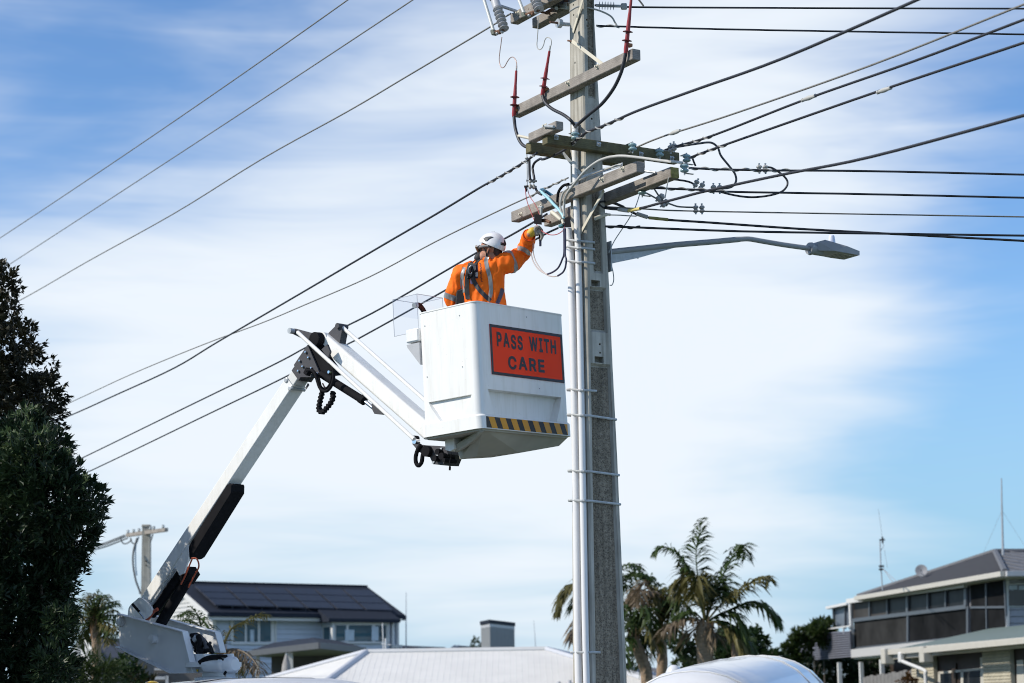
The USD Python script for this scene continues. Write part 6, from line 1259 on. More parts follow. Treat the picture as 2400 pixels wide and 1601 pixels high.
for x, y in ((1605, 1165), (1705, 1152)): g = P(*ZG(x, y + 20), 56); obj('roof_pipe', rod(g - UPV * .4, P(*ZG(x, y), 56), .05, 8), GREYP, wh_)
# --- dark roofed house behind it, with a clad chimney
dk = thing('house', 'low house with a dark hipped roof behind the white roof, carrying a grey clad chimney', 'house', loc=A(*P(1010, 1520, 92)[:2], 0))
g_ = lambda x, y, Y=90: P(*ZG(x, y), Y)
obj('roof', cat(hull([g_(-60, 900), g_(130, 832, 94), g_(560, 850, 94), g_(640, 900), g_(0, 930), g_(600, 930), g_(130, 930, 98), g_(560, 930, 98)]), hull([g_(540, 900, 86), g_(662, 833, 90), g_(775, 852, 92), g_(930, 850, 92), g_(1000, 900, 86), g_(540, 940, 86), g_(1000, 940, 86), g_(660, 940, 98), g_(980, 940, 98)])), DROOF, dk)
obj('skylight', plate([g_(310, 858, 89.4), g_(385, 858, 89.4), g_(385, 870, 89.2), g_(310, 870, 89.2)], (0, -.8, .6), .03), TWIN, dk)
obj('gutter', beam(g_(75, 843, 84), g_(165, 843, 84), .1, .12), WTRIM, dk)
for o in (590, 625): obj('valley_strip', tube([g_(o, 880, 85.5), g_(o + 62, 838, 89)], .05, 5), PFRAME, dk)
obj('wall', cat(wall([g_(-40, 920, 88) * A(1, 1, 0), g_(980, 920, 88) * A(1, 1, 0), g_(980, 925, 88), g_(-40, 925, 88)], (0, 1, 0), .2)), mat('pale_wall', (0, 0, 0)), dk)
chA, chB, chC = g_(890, 640, 79), g_(972, 630, 77.5), g_(1197, 630, 80.5)
chz = chB[2]; ch4 = [q * A(1, 1, 0) for q in (chA, chB, chC, chA + chC - chB)]
CLAD = mat('grey_vertical_cladding', (.25, .265, .275), rough=.6, var=.08, scale=9, stretch=(1, 1, .1))
ch = obj('chimney', hull([q + UPV * z for q in ch4 for z in (2.2, chz)]), CLAD, dk)
for a, b, n in ((0, 1, 8), (1, 2, 20)):
    for k in range(n): q = ch4[a] + (ch4[b] - ch4[a]) * (k + .5) / n; obj('cladding_batten', rod(q + UPV * 2.3, q + UPV * (chz - .1), .018, 5), CLAD, ch)
cm = np.mean(ch4, 0); obj('cap', hull([cm + (q - cm) * 1.06 + UPV * z for q in ch4 for z in (chz, chz + .13)]), DROOF, ch); obj('cap_band', hull([cm + (q - cm) * 1.015 + UPV * z for q in ch4 for z in (chz - .14, chz - .02)]), GREYP, ch)
shrub('small clipped conifer top beside the grey chimney', 84, [(848, 800, 32), (848, 775, 22), (846, 830, 40), (848, 870, 42)], LF_BUSH, 31, z=ZG, dens=60, L=.10, W=.05, dy=.1)
def mast(label, pts, r, Y, m=STEEL, z=ZG, extra=None):
    t = thing('antenna_mast', label, 'antenna', loc=P(*z(*pts[-1]), Y)); obj('pole', tube([P(*z(*q), Y) for q in pts], r, 6), m, t)
    if extra: extra(t, lambda x, y: P(*z(x, y), Y))
MASTG = mat('mast_grey', (.30, .33, .36), rough=.6, var=.1)
mast('thin upright whip antenna right of the solar panel house', ((203, 345), (203, 600), (203, 930)), [.012, .022, .03], 88, MASTG)
mast('faint thin antenna right of the grey chimney', ((1375, 603), (1385, 740), (1396, 910)), [.008, .013, .02], 88, MASTG)
mast('short masts with a white bracket on the roof by the bay window', ((1945, 630), (1950, 760), (1952, 900)), .02, 67, WTRIM, ZH, lambda t, f: [obj('arm', rod(f(1935, 820), f(2020, 830), .02), WTRIM, t), obj('stub', rod(f(1975, 770), f(1975, 870), .03), WTRIM, t)])
# --- odd dark roof and box just right of the pole
cp = thing('carport', 'grey flat roof with a dark slab and a black box just right of the pole', 'carport', loc=A(*P(*ZP(850, 1450), 63)[:2], 0)); zp = lambda x, y, Y=63: P(*ZP(x, y), Y)
obj('roof', hull([zp(600, 1440), zp(985, 1440), zp(985, 1468), zp(600, 1475), zp(640, 1425, 67), zp(900, 1428, 67)]), mat('grey_roof', (.23, .23, .25), rough=.6, var=.1), cp)
obj('slab', hull([zp(600, 1315, y) for y in (63, 65)] + [zp(795, 1310, 63), zp(795, 1338, 63), zp(600, 1352, 63), zp(795, 1338, 65)]), DROOF, cp); obj('slab_post', rod(zp(640, 1340), zp(640, 1440), .06), DROOF, cp)
obj('black_box', cbox(zp(735, 1405, 62), A(1, 0, 0), A(0, 1, 0), UPV, .24, .3, .16, .05), BLACK, cp); obj('box_post', rod(zp(735, 1405, 62), zp(735, 1445, 62), .03), DROOF, cp)
for x in (620, 960): g = zp(x, 1465, 63.2); obj('post', beam(g * A(1, 1, 0), g, .1, .1, up=(0, 1, 0)), GREYP, cp)
pg = thing('pipe_arch', 'thin pale arched pipes between the palm trunks', 'pipe', loc=zp(930, 1400, 60))
for o in (0, 14): obj('pipe', tube(path([zp(885 + o, 1470, 60), zp(890 + o, 1360 + o, 60), zp(930, 1300 + o * 2, 60), zp(985, 1285 + o * 2, 60)], 6), .02, 6), LCABLE, pg)
# --- white high-roofed van at the bottom right
vn = thing('parked_van', 'white van with a rounded high roof at the bottom, right of the pole', 'van', loc=A(2.9, 29.2, 0))
ax0, ax1 = A(2.22, 27.2, 0), A(3.62, 31.2, 0); ad = unit(ax1 - ax0); asd = np.cross(ad, UPV)
def arch(t, w, z, zs=1.5): return [ax0 + ad * t + asd * (w * c) + UPV * zz for c, zz in [(-1, .45), (-1, zs)] + [(-math.cos(a), zs + (z - zs) * math.sin(a) ** .8) for a in np.linspace(.25, math.pi - .25, 11)] + [(1, zs), (1, .45)]][::-1]
secs = [(-1.5, .86, .95, .9), (-1.3, .88, 1.1, .9), (-.5, .90, 1.32, 1.0), (-.12, .86, 1.90, 1.45), (.0, .88, 2.10, 1.45), (.35, .92, 2.19, 1.5), (1.2, .96, 2.26, 1.5), (2.6, .98, 2.36, 1.5), (4.0, .98, 2.41, 1.5), (4.5, .97, 2.40, 1.5), (4.6, .93, 2.3, 1.5)]
obj('body', loft([arch(*s) for s in secs]), VW, vn, smooth=35)
for t in (.12, 3.4, 4.2): obj('roof_seam', tube([q + unit(q - (ax0 + ad * t + UPV * 1.4)) * .004 for q in arch(t, np.interp(t, [s[0] for s in secs], [s[1] for s in secs]), np.interp(t, [s[0] for s in secs], [s[2] for s in secs]))[2:-2]], .014, 6), WTRIM, vn)
vd = P(*ZP(1115, 1475), 33.5); obj('roof_vent', lathe(vd - UPV * .25, UPV, [(0, .06), (.12, .07), (.16, .13), (.24, .135), (.32, .10), (.365, .04)], 16), VW, vn, smooth=50)
for s in (-1, 1):
    obj('side_window', plate([ax0 + ad * t + asd * (s * 1.0) + UPV * z for t, z in ((.9, 1.0), (3.9, 1.0), (3.9, 1.45), (.9, 1.45))], asd * s, .01), DWIN, vn)
    for t in (-.6, 3.3): w = obj('wheel', lathe(ax0 + ad * t + asd * (s * .72) + UPV * .34, asd * s, [(0, .28), (.03, .335), (.2, .335), (.24, .28), (.245, .18)], 24), BLACK, vn, smooth=40); obj('rim', lathe(ax0 + ad * t + asd * (s * .965) + UPV * .34, asd * s, [(0, .18), (.01, .18), (.015, .05)], 16), STEEL, w)
obj('windscreen', plate([ax0 + ad * t + asd * s + UPV * z for t, s, z in ((-.53, -.75, 1.36), (-.53, .75, 1.36), (-.1, .7, 1.85), (-.1, -.7, 1.85))], -ad + UPV * .9, .012), DWIN, vn)
obj('rear_window', plate([ax0 + ad * 4.62 + asd * s + UPV * z for s, z in ((-.6, 1.1), (.6, 1.1), (.6, 1.6), (-.6, 1.6))], ad, .012), DWIN, vn)

# ------------------------------------------------------------------ the house at the right edge
hR, nR, hF = azdir(-9.3), azdir(-99.3), azdir(80.7); nF = azdir(170.7)
K = P(2355.7, 1345, 62); q_ = lambda x, y, d=0.0: PP(*ZQ(x, y), K + nR * d, nR)
rh = thing('house', 'two storey house at the right edge with dark glazed porch and grey ribbed roof', 'house', loc=A(K[0] + 4, K[1] + 5, 0))
GROOF = mat('grey_steel_roof', (.105, .108, .118), rough=.6, var=.10, spec=.25)
eF = q_(785, 800); eF[2] = K[2]; ap = PP(*ZQ(1985, 437), K - nR * 3.4, nR); fR = K + hF * 6
apR = ap + hF * 5.0; rbk = eF + hF * 6
obj('roof', cat(plate([K, eF, ap], unit(np.cross(eF - K, ap - K)) * (1 if np.cross(eF - K, ap - K)[2] > 0 else -1), .05), plate([K, ap, apR, fR], unit(np.cross(fR - K, ap - K)) * (1 if np.cross(fR - K, ap - K)[2] > 0 else -1), .05), plate([eF, rbk, apR, ap], unit(np.cross(rbk - eF, ap - eF)) * (1 if np.cross(rbk - eF, ap - eF)[2] > 0 else -1), .05)), GROOF, rh)
clip_ribs(eF, K, ap, ap, 24, 'roof_rib', rh, mat('roof_rib_shade_grey', (.055, .057, .064), rough=.6, var=.05), .04, .06)  # ribs coloured darker than the roof, painting in their shading
clip_ribs(K, fR, ap, apR, 10, 'roof_rib', rh, GROOF, .03, .06)
for a, b in ((K, ap), (ap, eF), (ap, apR)): obj('ridge_cap', tube([a + UPV * .07, b + UPV * .07], .10, 6), GROOF, rh)
obj('gutter', beam(K + nR * .08, eF + nR * .08, .14, .15), CREAMT, rh); obj('gutter', beam(K + nF * .08, fR + nF * .08, .14, .15), GREYP, rh)
obj('soffit', plate([K - UPV * .1, eF - UPV * .1, eF - UPV * .1 - nR * .9, K - UPV * .1 - nR * .9], UPV, .03), CREAMT, rh)
D = .5; w_q = lambda x, y, d=0.0: q_(x, y, -D + d)       # main wall and porch screens stand back from the gutter
pf0, pf1 = w_q(695, 855, .25), w_q(1725, 708, .25); obj('porch_fascia', beam(pf0, pf1, .12, .17), WTRIM, rh); 
BLUEF = mat('slate_frame', (.075, .085, .10), rough=.4, var=.06); SCREEN = mat('dark_screen', (.012, .0125, .0135), rough=.8, var=.5, scale=.8, spec=.06); PORCHG = mat('porch_glass', (.014, .0145, .016), rough=.3, var=.7, scale=1.1, spec=.05)
def glaz(name, m, pts, d=.0): return obj(name, plate([w_q(x, y, d) for x, y in pts], nR, .01), m, rh)
top = [735, 890, 1045, 1220, 1400, 1555, 1728]; lin = lambda a, b: (lambda x: a[1] + (b[1] - a[1]) * (x - a[0]) / (b[0] - a[0]))
yt, ym, yb = lin((735, 862), (1725, 722)), lin((740, 1022), (1730, 902)), lin((750, 1268), (1760, 1163))
PWARM = mat('brown_tinted_pane', (.050, .045, .041), rough=.5, var=.4, scale=.5, spec=.12)
for i in range(6): glaz('pane', PWARM if i < 2 else PORCHG, [(top[i] + 8, yt(top[i]) + 6), (top[i + 1] - 8, yt(top[i + 1]) + 6), (top[i + 1] - 8, ym(top[i + 1]) - 8), (top[i] + 8, ym(top[i]) - 8)])
for a, b in ((745, 1225), (1228, 1748)): glaz('pane', mat('porch_mesh', (.030, .030, .030), rough=.8, var=.5, scale=.7, spec=.05) if a < 900 else SCREEN, [(a + 8, ym(a) + 10), (b - 8, ym(b) + 10), (b - 8, yb(b) - 4), (a + 8, yb(a) - 4)])
for i, x in enumerate(top): obj('mullion', beam(w_q(x, yt(x), .03), w_q(x, ym(x), .03), .10 if i not in (3, 6) else .2, .08, up=nR), BLUEF, rh)
for x in (1225, 1748): obj('mullion', beam(w_q(x, ym(x), .03), w_q(x, yb(x), .03), .15, .08, up=nR), BLUEF, rh)
obj('rail', beam(w_q(738, ym(738), .05), w_q(1735, ym(1735), .05), .08, .13), BLUEF, rh); obj('rail', beam(w_q(745, yb(745), .03), w_q(1760, yb(1760), .03), .06, .08), BLUEF, rh); obj('rail', beam(w_q(735, yt(735), .03), w_q(1728, yt(1728), .03), .06, .08), BLUEF, rh)
obj('corner_post', beam(w_q(720, 862, .06), w_q(742, 1340, .06), .14, .12, up=nR), WTRIM, rh)
glaz('dark_panel', SCREEN, [(1768, 705), (2068, 662), (2085, 1110), (1775, 1160)], .02)
for p, q in (((1770, 908), (2070, 905)), ((1905, 690), (1912, 1130)), ((2065, 665), (2085, 1110))): obj('mullion', beam(w_q(*p, .06), w_q(*q, .06), .07, .05, up=nR), BLUEF, rh)
# wall behind the glazing and the front wall round the corner
zdeck = w_q(1760, 1166)[2]
cw = w_q(2085, 900); cw0 = A(cw[0], cw[1], 0); zt2 = K[2] - .1; fw = cw0 + hF * 5; bk = w_q(745, 900); bk0 = A(bk[0], bk[1], 0)
zdeck = w_q(1760, 1166)[2]
obj('wall', cat(wall([cw0 - nR * .06 + UPV * (zdeck - .4), bk0 - nR * .06 + UPV * (zdeck - .4), bk0 - nR * .06 + UPV * zt2, cw0 - nR * .06 + UPV * zt2], -nR, .2), wall([cw0, fw, fw + UPV * zt2, cw0 + UPV * zt2], -nF, .2)), mat('grey_wall', (.30, .30, .33), rough=.8, var=.06), rh)
obj('void_wall', wall([cw0 - nR * 2.8, bk0 + hR * 9 - nR * 2.8, bk0 + hR * 9 - nR * 2.8 + UPV * zdeck, cw0 - nR * 2.8 + UPV * zdeck], -nR, .2), mat('timber_and_void_brown', (.035, .024, .018), rough=.6, var=.2), rh)  # added wall, its dark brown painting the shaded void under the deck
obj('weatherboards', boards(cw0, fw, 2.8, zt2, nF, .2), mat('mauve_grey_boards', (.40, .40, .44), rough=.7, var=.05), rh, kind='stuff')
f_q = lambda x, y, d=0.0: PP(*ZQ(x, y), cw0 + nF * d, nF)
wq = obj('window', plate([f_q(x, y, .06) for x, y in ((2090, 700), (2300, 690), (2300, 905), (2095, 905))], nF, .02), WTRIM, rh); obj('pane', plate([f_q(x, y, .085) for x, y in ((2100, 712), (2290, 705), (2290, 895), (2103, 895))], nF, .01), DWIN, wq)
for x0, x1 in ((2105, 2175), (2190, 2290)): obj('blind', plate([f_q(x, y, .098) for x, y in ((x0, 718), (x1, 715), (x1, 752), (x0, 755))], nF, .006), CURT, wq)
obj('corner_trim', beam(f_q(2088, 665, .06) * 1.0, f_q(2092, 1105, .06), .1, .06, up=nF), WTRIM, rh)
obj('deck_fascia', plate([w_q(x, y, .2) for x, y in ((745, 1275), (1765, 1163), (1400, 1285), (1020, 1322), (748, 1347))], nR, .1), mat('white_fascia', (.42, .415, .41), rough=.6, var=.03), rh)
obj('deck', plate([w_q(x, y, .2) - UPV * .25 for x, y in ((748, 1300), (1765, 1180))] + [w_q(x, y, -2.5) * A(1, 1, 0) + UPV * (w_q(748, 1300)[2] - .25) for x, y in ((1765, 1180), (748, 1300))][0:0] + [w_q(1765, 1180, .2) - UPV * .25 - nR * 2.5, w_q(748, 1300, .2) - UPV * .25 - nR * 2.5], UPV, .12), CREAMT, rh)
for x, y0 in ((262, 1390), (622, 1390), (812, 1385), (992, 1362)): g = w_q(x, y0, .1); obj('post', beam(A(g[0], g[1], 0), g, .14, .14, up=nR), WTRIM if x > 300 else mat('brown_post', (.25, .19, .14), rough=.8, var=.1), rh)
# balcony with louvres at the far end
bq = lambda x, y: w_q(x, y, .22)
n_sl = 12
for k in range(n_sl):
    a, b = (k + .1) / n_sl, (k + .62) / n_sl; L_ = lambda f: bq(240 + 12 * f, 1150 + 235 * f); R_ = lambda f: bq(722 + 10 * f, 1110 + 235 * f)
    if k == 0: sl = []
    sl.append(hull([L_(a), R_(a), L_(b) + nR * .06, R_(b) + nR * .06, L_(b), R_(b), L_(a) + nR * .01, R_(a) + nR * .01]))
obj('louvre_slats', cat(sl), mat('slate_louvre', (.17, .18, .22), rough=.5, var=.06), rh, kind='stuff')
obj('louvre_shade_sheet', plate([bq(*q) - nR * .03 for q in ((242, 1152), (722, 1112), (732, 1345), (252, 1385))], nR, .02), mat('louvre_painted_shade', (.03, .033, .04), rough=.8, var=.1), rh)  # dark sheet added to paint the shade between the slats
obj('balcony_rail', beam(bq(258, 1132), bq(722, 1070), .07, .05), WTRIM, rh)
for x, y0, y1 in ((262, 1130, 1150), (448, 1108, 1135), (660, 1080, 1115)): obj('rail_post', beam(bq(x, y0), bq(x, y1 + 20), .06, .06, up=nR), WTRIM, rh)
obj('screen_room', plate([w_q(x, y, -.4) for x, y in ((570, 915), (712, 890), (715, 1075), (575, 1095))], nR, .05), mat('blue_grey_screen', (.12, .145, .18), rough=.4, var=.25, scale=.8), rh)
for x in (572, 672, 712): obj('mullion', beam(w_q(x, 905 - (x - 572) * .16, -.3), w_q(x + 3, 1095, -.3), .1, .06, up=nR), BLUEF, rh)
obj('room_roof', beam(w_q(535, 912, -.2), w_q(715, 875, -.2), .3, .10), WTRIM, rh)
dish = thing('satellite_dish', 'grey satellite dish on the grey ribbed roof', 'satellite dish', loc=P(*ZQ(1340, 630), 72)); dc = P(*ZQ(1338, 585), 72); dn = unit(A(-.25, -1, .25))
obj('reflector', lathe(dc, dn, [(a * .34, b * .34) for a, b in ((-.13, .02), (-.10, .3), (-.02, .52), (0, .62), (.012, .62), (0, .5), (-.085, .28), (-.115, .02))], 22), mat('dish_grey', (.22, .225, .24), rough=.6, var=.08), dish, smooth=50)
obj('arm', tube([dc - UPV * .12, dc + dn * .16 - UPV * .1, dc + dn * .18 - UPV * .04], .012, 6), GREYP, dish); obj('feed_horn', lathe(dc + dn * .2 - UPV * .05, -dn, [(0, .02), (.06, .025)], 10), DGREY, dish); obj('mount', rod(dc - dn * .04, dc - UPV * .7 - dn * .1, .025), GREYP, dish)
Q_ = lambda x, y, Y: P(*ZQ(x, y), Y)
am = thing('antenna_mast', 'thin antenna mast with a small crosspiece left of the satellite dish', 'antenna', loc=Q_(1000, 720, 70))
obj('pole', tube([Q_(978, 330, 70), Q_(985, 550, 70), Q_(1000, 760, 70)], .022, 6), MASTG, am); obj('whip', tube([Q_(962, 50, 70), Q_(985, 200, 70), Q_(998, 320, 70)], .007, 5), MASTG, am)
obj('crosspiece', rod(Q_(972, 320, 70), Q_(1020, 316, 70), .03), DGREY, am); obj('coupler', rod(Q_(998, 292, 70), Q_(1002, 345, 70), .03), DGREY, am); obj('cable', tube(path([Q_(1002, 345, 70), Q_(1008, 375, 70), Q_(990, 400, 70), Q_(984, 415, 70)], 4), .012, 5), MASTG, am)
for y in (548, 575): obj('bracket', cbox(Q_(990, y, 70), A(1, 0, 0), A(0, 1, 0), UPV, .16, .1, .06), DGREY, am)
obj('stay', rod(Q_(1005, 570, 70), Q_(1090, 690, 68), .014), MASTG, am); obj('stay', rod(Q_(1020, 585, 70), Q_(1120, 680, 67), .012), MASTG, am); obj('lead', rod(Q_(1015, 400, 70), Q_(1042, 560, 70), .006), MASTG, am)
tm_ = thing('antenna_mast', 'tall antenna mast with guy wires at the right edge, above the roof ridge', 'antenna', loc=Q_(2052, 440, 66))
obj('pole', tube([Q_(2038, -220, 66), Q_(2042, 60, 66), Q_(2052, 450, 66)], [.018, .03, .04], 6), MASTG, tm_); obj('guy_wire', rod(Q_(2042, 60, 66), Q_(1870, 460, 68), .004), MASTG, tm_); obj('guy_wire', rod(Q_(2042, 60, 66), Q_(2260, 400, 66), .004), MASTG, tm_)
# --- cream brick building in front of it
lb = thing('house', 'single storey cream brick building with a green roof at the lower right corner', 'house', loc=A(K[0] - 2, K[1] - 4, 0))
KL = P(*ZQ(2235, 1190), 52); l_q = lambda x, y, d=0.0: PP(*ZQ(x, y), KL + nR * d, nR)
gA, gB = l_q(1040, 1312), l_q(2320, 1180); gA[2] = gB[2] = (gA[2] + gB[2]) / 2 if abs(gA[2] - gB[2]) < .6 else gB[2]
GREENR = mat('green_roof', (.115, .15, .135), rough=.6, var=.08)
rt0, rt1 = gA - nR * 3.2 + UPV * .62, gB - nR * 3.2 + UPV * .62
obj('roof', plate([gA, gB, rt1, rt0], unit(nR * .62 + UPV * 3.2), .05), GREENR, lb); clip_ribs(gA, gB, rt0, rt1, 26, 'roof_rib', lb, GREENR, .018)
obj('gutter', beam(gA + nR * .07, gB + nR * .07, .14, .16), CREAMT, lb); obj('gutter_return', beam(l_q(1370, 1285, .35) , l_q(2320, 1192, .35), .12, .14), CREAMT, lb)
for x, y in ((1035, 1335), (1372, 1318)): obj('rafter_end', cbox(l_q(x + 8, y, .1), hR, nR, UPV, .35, .3, .45, .02), CREAMT, lb)
obj('eave_board', beam(l_q(1060, 1350, -.1), l_q(2320, 1235, -.1), .2, .10), CREAMT, lb)
BRICKC = mat('cream_brick', (.42, .385, .30), rough=.9, var=.12, scale=2.5)
BW = .5; bq2 = lambda x, y, d=0.0: l_q(x, y, -BW + d)
def span(x0, x1, ytop): a, b = bq2(x0, ytop), bq2(x1, ytop); zt_ = gA[2] - .1; return A(a[0], a[1], 0), A(b[0], b[1], 0), zt_
for x0, x1 in ((1285, 1478), (1912, 2152)):
    a, b, zt_ = span(x0, x1, 1400); obj('brick_pier', plate([a, b, b + UPV * zt_, a + UPV * zt_], nR, .11), mat('mortar', (.36, .34, .29), rough=.95, var=.1), lb)
    L_w = np.linalg.norm(b - a); d_ = unit(b - a); nb_ = max(int(round(L_w / .24)), 1); zc = 1.75; row = 0
    while zc < zt_ - .1:
        off = .5 * (row % 2)
        for k in range(-1, nb_ + 1):
            s0, s1 = max((k + off) / nb_ * L_w + .008, 0.0), min((k + 1 + off) / nb_ * L_w - .008, L_w)
            if s1 - s0 > .06: obj('brick', cbox(a + d_ * (s0 + s1) / 2 + UPV * (zc + .036) + nR * .117, d_, nR, UPV, s1 - s0, .03, .070, .012), BRICKC, lb)
        zc += .082; row += 1
BRWN = mat('timber_and_void_brown', (.035, .024, .018), rough=.6, var=.2)
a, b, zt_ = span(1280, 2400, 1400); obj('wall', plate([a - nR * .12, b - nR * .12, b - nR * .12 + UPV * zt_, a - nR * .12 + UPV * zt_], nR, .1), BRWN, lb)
for pts, m, nm in (([(1860, 1345), (1912, 1340), (1912, 1600), (1865, 1600)], CREAMT, 'pale_frame'), ([(1492, 1470), (1868, 1435), (1870, 1455), (1494, 1490)], CREAMT, 'sill_frame'), ([(1492, 1478), (1512, 1476), (1514, 1620), (1494, 1620)], CREAMT, 'pale_frame'), ([(1690, 1456), (1712, 1454), (1714, 1620), (1692, 1620)], CREAMT, 'pale_frame'), ([(1610, 1400), (1645, 1396), (1645, 1620), (1612, 1620)], BRWN, 'brown_post'),
                   ([(1514, 1490), (1608, 1482), (1610, 1620), (1516, 1620)], DWIN, 'pane'), ([(1714, 1470), (1864, 1456), (1866, 1620), (1716, 1620)], DWIN, 'pane'), ([(2180, 1370), (2235, 1365), (2260, 1620), (2182, 1620)], CREAMT, 'pale_frame'), ([(2206, 1390), (2320, 1380), (2320, 1620), (2208, 1620)], DWIN, 'pane')):
    obj(nm, plate([bq2(x, y, .0 if m is not DWIN else -.01) for x, y in pts], nR, .03), m, lb)
obj('downpipe', tube(path([l_q(x, y, .12) for x, y in ((1162, 1330), (1165, 1368), (1190, 1385), (1290, 1425), (1370, 1460), (1378, 1490))], 5), .05, 8), WTRIM, lb); obj('downpipe', rod(l_q(1374, 1475, .12), A(*l_q(1372, 1475, .12)[:2], 0), .05), WTRIM, lb)
obj('outlet', cbox(l_q(1162, 1345, .12), hR, nR, UPV, .2, .14, .3, .03), WTRIM, lb)
fn = thing('paling_fence', 'weathered grey paling fence below the white deck', 'fence', loc=A(*q_(1050, 1560, .5)[:2], 0))
fa0, fa1 = q_(830, 1520, .6), q_(1285, 1452, .6)
for k in range(14):
    c = fa0 + (fa1 - fa0) * (k + .5) / 14; obj('paling', beam(A(c[0], c[1], 0), c + UPV * (.02 * (k % 3)), np.linalg.norm((fa1 - fa0)[:2]) / 14 * .93, .03, up=nR), mat('grey_paling', (.16, .155, .15), rough=.9, var=.15), fn)
obj('rail', beam(fa0 - UPV * .3 - nR * .04, fa1 - UPV * .3 - nR * .04, .05, .09), mat('grey_paling', (0, 0, 0)), fn)
# vegetation about the house
Y_ = 76
shrub('tree rising behind the grey louvred balcony', 80, [(480, 1075, 60), (530, 1060, 40), (420, 1110, 60), (370, 1140, 45), (300, 1140, 50), (245, 1160, 40), (210, 1185, 24), (200, 1280, 50), (165, 1270, 24), (220, 1350, 60), (300, 1250, 80), (190, 1400, 50), (500, 1150, 80)], LF_BUSH, 41, z=ZQ, dens=60, L=.2, W=.1)
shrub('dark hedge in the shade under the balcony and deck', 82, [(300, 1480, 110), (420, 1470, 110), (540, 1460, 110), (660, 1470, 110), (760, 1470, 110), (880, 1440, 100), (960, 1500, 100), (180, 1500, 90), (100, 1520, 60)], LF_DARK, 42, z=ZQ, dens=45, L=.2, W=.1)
shrub('rusty orange shrub beside the paling fence', 57, [(1225, 1540, 45), (1260, 1510, 30), (1190, 1560, 40), (1255, 1560, 40)], leaf('rusty_leaf', (.09, .045, .015), (.22, .12, .04), scale=2), 43, z=ZQ, dens=60, L=.12, W=.06)

# ------------------------------------------------------------------ left background
fp = thing('utility_pole', 'distant concrete pole with a single crossarm behind the raised boom', 'utility pole', loc=A(*P(*ZN(975, 1500), 62)[:2], 0)); n_p = lambda x, y, Y=62: P(*ZN(x, y), Y)
t_ = n_p(977, 528); b_ = n_p(975, 1568); b_ = A(b_[0], b_[1], 0)
obj('shaft', loft([[b_ + A(-.19, -.12, 0), b_ + A(.19, -.12, 0), b_ + A(.19, .15, 0), b_ + A(-.19, .15, 0)], [t_ + A(-.11, -.1, 0), t_ + A(.12, -.1, 0), t_ + A(.12, .1, 0), t_ + A(-.11, .1, 0)]]), CONCRETE, fp)
ca0, ca1 = n_p(850, 582, 63.2), n_p(1110, 545, 60.6); obj('crossarm', beam(ca0, ca1, .11, .11), TIMBER, fp)
PORB = mat('pale_insulator', (.45, .48, .48), rough=.3, var=.1)
for f in (.03, .18, .32, .62, .7, .93): c = ca0 + (ca1 - ca0) * f; obj('insulator', lathe(c + UPV * .05 - A(0, .1, 0), UPV, [(0, .02), (.03, .05), (.06, .035), (.08, .05), (.10, .02)], 10), PORB, fp, smooth=50)
obj('pole_cap', cbox(t_ + UPV * .03, A(1, 0, 0), A(0, 1, 0), UPV, .26, .24, .08, .02), CONCRETE, fp)
for x in (35, 62): obj('bolt_hole', lathe(n_p(975, 720 + x, 61.85), A(0, -1, 0), [(-.05, .02), (0.012, .02)], 6), BLACK, fp)
DC = mat('faded_cable', (.10, .105, .11), rough=.7, var=.1)
for i, pts in enumerate((((1020, 575), (1010, 610), (1000, 635)), ((870, 600), (880, 630), (905, 640), (920, 610), (925, 590)), ((800, 595), (820, 635), (850, 635), (880, 610)), ((915, 600), (890, 690), (888, 780), (905, 880), (930, 950), (935, 975)), ((925, 590), (905, 660), (905, 780), (912, 850)))):
    obj('cable_loop', tube(path([n_p(x, y, 61.7) for x, y in pts], 5), .02 if i != 3 else .03, 6), DC if i != 4 else mat('faded_blue_cable', (.16, .25, .34), rough=.6, var=.1), fp, smooth=60)
for i, (lab, (xa, ya), (xb, yb)) in enumerate((('upper faint line from the distant pole\'s crossarm to the left tree', (830, 582), (560, 672)), ('lower faint line from the distant pole\'s crossarm to the left tree', (850, 602), (560, 698)), ('middle faint line from the distant pole\'s crossarm to the left tree', (840, 590), (540, 690)))):
    a, b = n_p(xa, ya, 63.2), n_p(xb, yb, 70); line(lab, [a, (a + b) / 2 - UPV * .04, b, b + (b - a)], .022, DC)
sh = thing('house', 'small house with a white boarded gable and dark roof beside the turret', 'house', loc=A(*P(*ZN(700, 1400), 58)[:2], 0)); s_ = lambda x, y, Y=58: P(*ZN(x, y), Y)
gp, gl2, gr2 = s_(570, 1268), s_(495, 1382), s_(668, 1398, 57); zE = min(gl2[2], gr2[2]); rdir = unit(A(.95, .55, 0)); rl = 1.5
obj('gable_wall', plate([gp - UPV * .15, gl2, gl2 * A(1, 1, 0), gr2 * A(1, 1, 0), gr2], unit(np.cross(gr2 - gl2, UPV)), .15), mat('white_weatherboard', (0, 0, 0)), sh)
obj('gable_boards', boards(gl2 * A(1, 1, 0), gr2 * A(1, 1, 0), 1.2, zE, -unit(np.cross(UPV, gr2 - gl2)) * -1 if False else unit(np.cross(gr2 - gl2, UPV)), .2), mat('white_weatherboard', (0, 0, 0)), sh, kind='stuff')
for q in (gl2, gr2): obj('barge_board', beam(gp - A(0, .1, 0), q - A(0, .1, 0) + unit(q - gp) * .1, .06, .22), WTRIM, sh)
bkp = gp + rdir * rl
obj('roof', cat(hull([gp, gr2, gr2 + rdir * rl, bkp] + [q - UPV * .1 for q in (gp, gr2, gr2 + rdir * rl, bkp)]), hull([gp, gl2, gl2 + rdir * rl, bkp] + [q - UPV * .1 for q in (gp, gl2, gl2 + rdir * rl, bkp)])), mat('blue_black_roof', (.040, .046, .062), rough=.6, var=.1), sh)
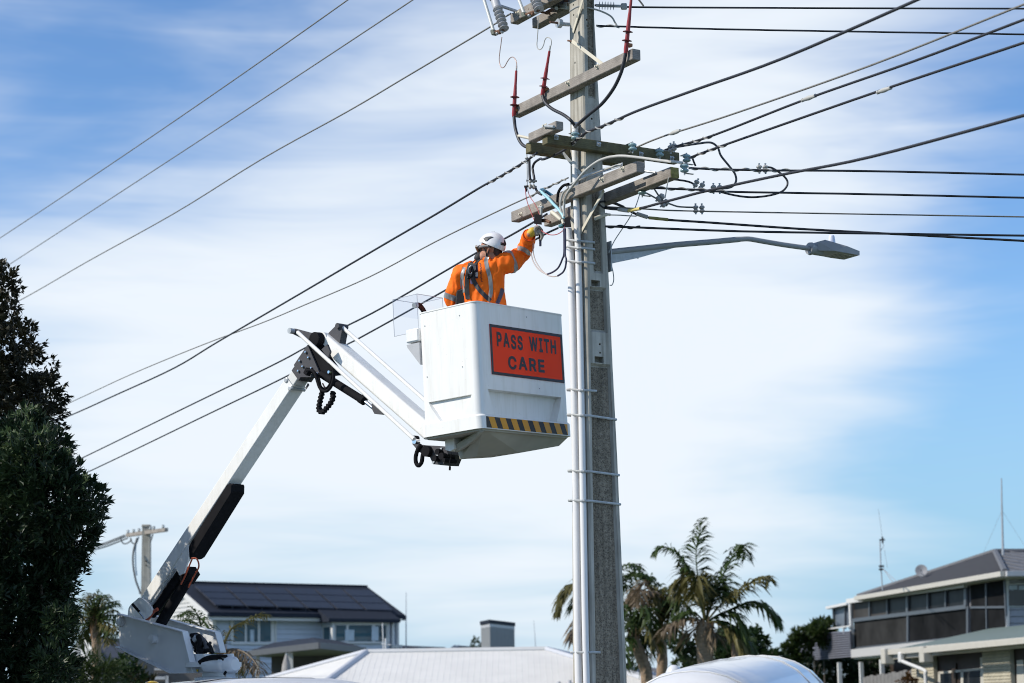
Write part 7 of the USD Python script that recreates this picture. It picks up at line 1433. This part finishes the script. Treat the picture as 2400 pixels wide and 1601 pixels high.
obj('side_wall', plate([gr2 * A(1, 1, 0), (gr2 + rdir * rl) * A(1, 1, 0), gr2 + rdir * rl, gr2], unit(np.cross(rdir, UPV)), .1), mat('charcoal_and_shaded_wall', (0, 0, 0)), sh)  # coloured charcoal so that this side looks in shadow
gd = thing('garden_wall', 'dark low building with pale window frames between the distant pole and the turret', 'building', loc=A(*P(*ZN(1100, 1530), 64)[:2], 0))
obj('wall', plate([s_(1015, 1375, 64), s_(1420, 1375, 64), s_(1420, 1375, 64) * A(1, 1, 0), s_(1015, 1375, 64) * A(1, 1, 0)], A(0, -1, 0), .2), mat('charcoal_and_shaded_wall', (0, 0, 0)), gd)
for x0, x1, y0, y1 in ((1010, 1110, 1525, 1545), (1105, 1125, 1520, 1620), (1010, 1180, 1470, 1482)): obj('frame', plate([s_(x, y, 63.75) for x, y in ((x0, y0), (x1, y0), (x1, y1), (x0, y1))], A(0, -1, 0), .06), GREYP, gd)
# palms and shrubs about the turret
zn = ZN
fan = [(((640, 1150), (640 + 90 * math.cos(a), 1140 - 125 * math.sin(a)), (640 + (150 + 30 * (i % 3)) * math.cos(a), 1140 - (190 + 20 * (i % 2)) * math.sin(a) + 20)), PALM_G if i % 3 else PALM_O) for i, a in enumerate(np.linspace(-.9, 4.1, 24))]
palm('spiky palm between the left tree and the distant pole', 44, ((645, 1500), (645, 1350), (640, 1200), (640, 1160)), (.10, .09), fan, 12, .36, z=ZN, W=.032)
palm('palm with a long arching frond and yellow fronds in front of the blue grey house', 36, ((432, 1100), (430, 1000), (428, 900)), (.14, .11), [
    (((430, 880), (500, 790), (560, 680), (680, 610), (800, 555), (915, 550)), PALM_O), (((430, 880), (360, 700), (290, 600), (180, 530), (60, 560)), PALM_G), (((430, 880), (330, 760), (240, 640), (150, 600), (40, 640)), PALM_G), (((430, 890), (350, 780), (290, 690), (250, 560), (180, 470)), PALM_G),
    (((450, 900), (560, 880), (660, 890), (760, 970), (830, 1090)), PALM_B), (((450, 900), (580, 870), (650, 900), (700, 1000), (710, 1090)), PALM_B), (((450, 900), (540, 900), (600, 950), (640, 1050)), PALM_O), (((430, 880), (340, 860), (280, 800), (330, 690)), PALM_G)], 13, .40, z=ZH, W=.028)
shrub('feathery shrub below the small white gable', 40, [(560, 1490, 50), (640, 1470, 50), (700, 1490, 55), (560, 1540, 70), (620, 1560, 70), (480, 1570, 70), (700, 1560, 70), (640, 1420, 18), (695, 1425, 20)], LF_BUSH, 51, z=ZN, dens=70, L=.26, W=.03, k=8)
shrub('dark green bush between the small house and the distant pole', 42, [(810, 1440, 45), (850, 1425, 40), (870, 1460, 50), (810, 1510, 65), (890, 1530, 60), (780, 1480, 40), (760, 1550, 65)], LF_MID, 52, z=ZN, dens=70, L=.11, W=.055)
shrub('dry olive shrub at the foot of the distant pole', 43, [(880, 1540, 60), (920, 1500, 50), (905, 1570, 60), (1000, 1580, 50)], leaf('dry_leaf', (.04, .038, .015), (.11, .10, .04), scale=2), 53, z=ZN, dens=60, L=.12, W=.05)
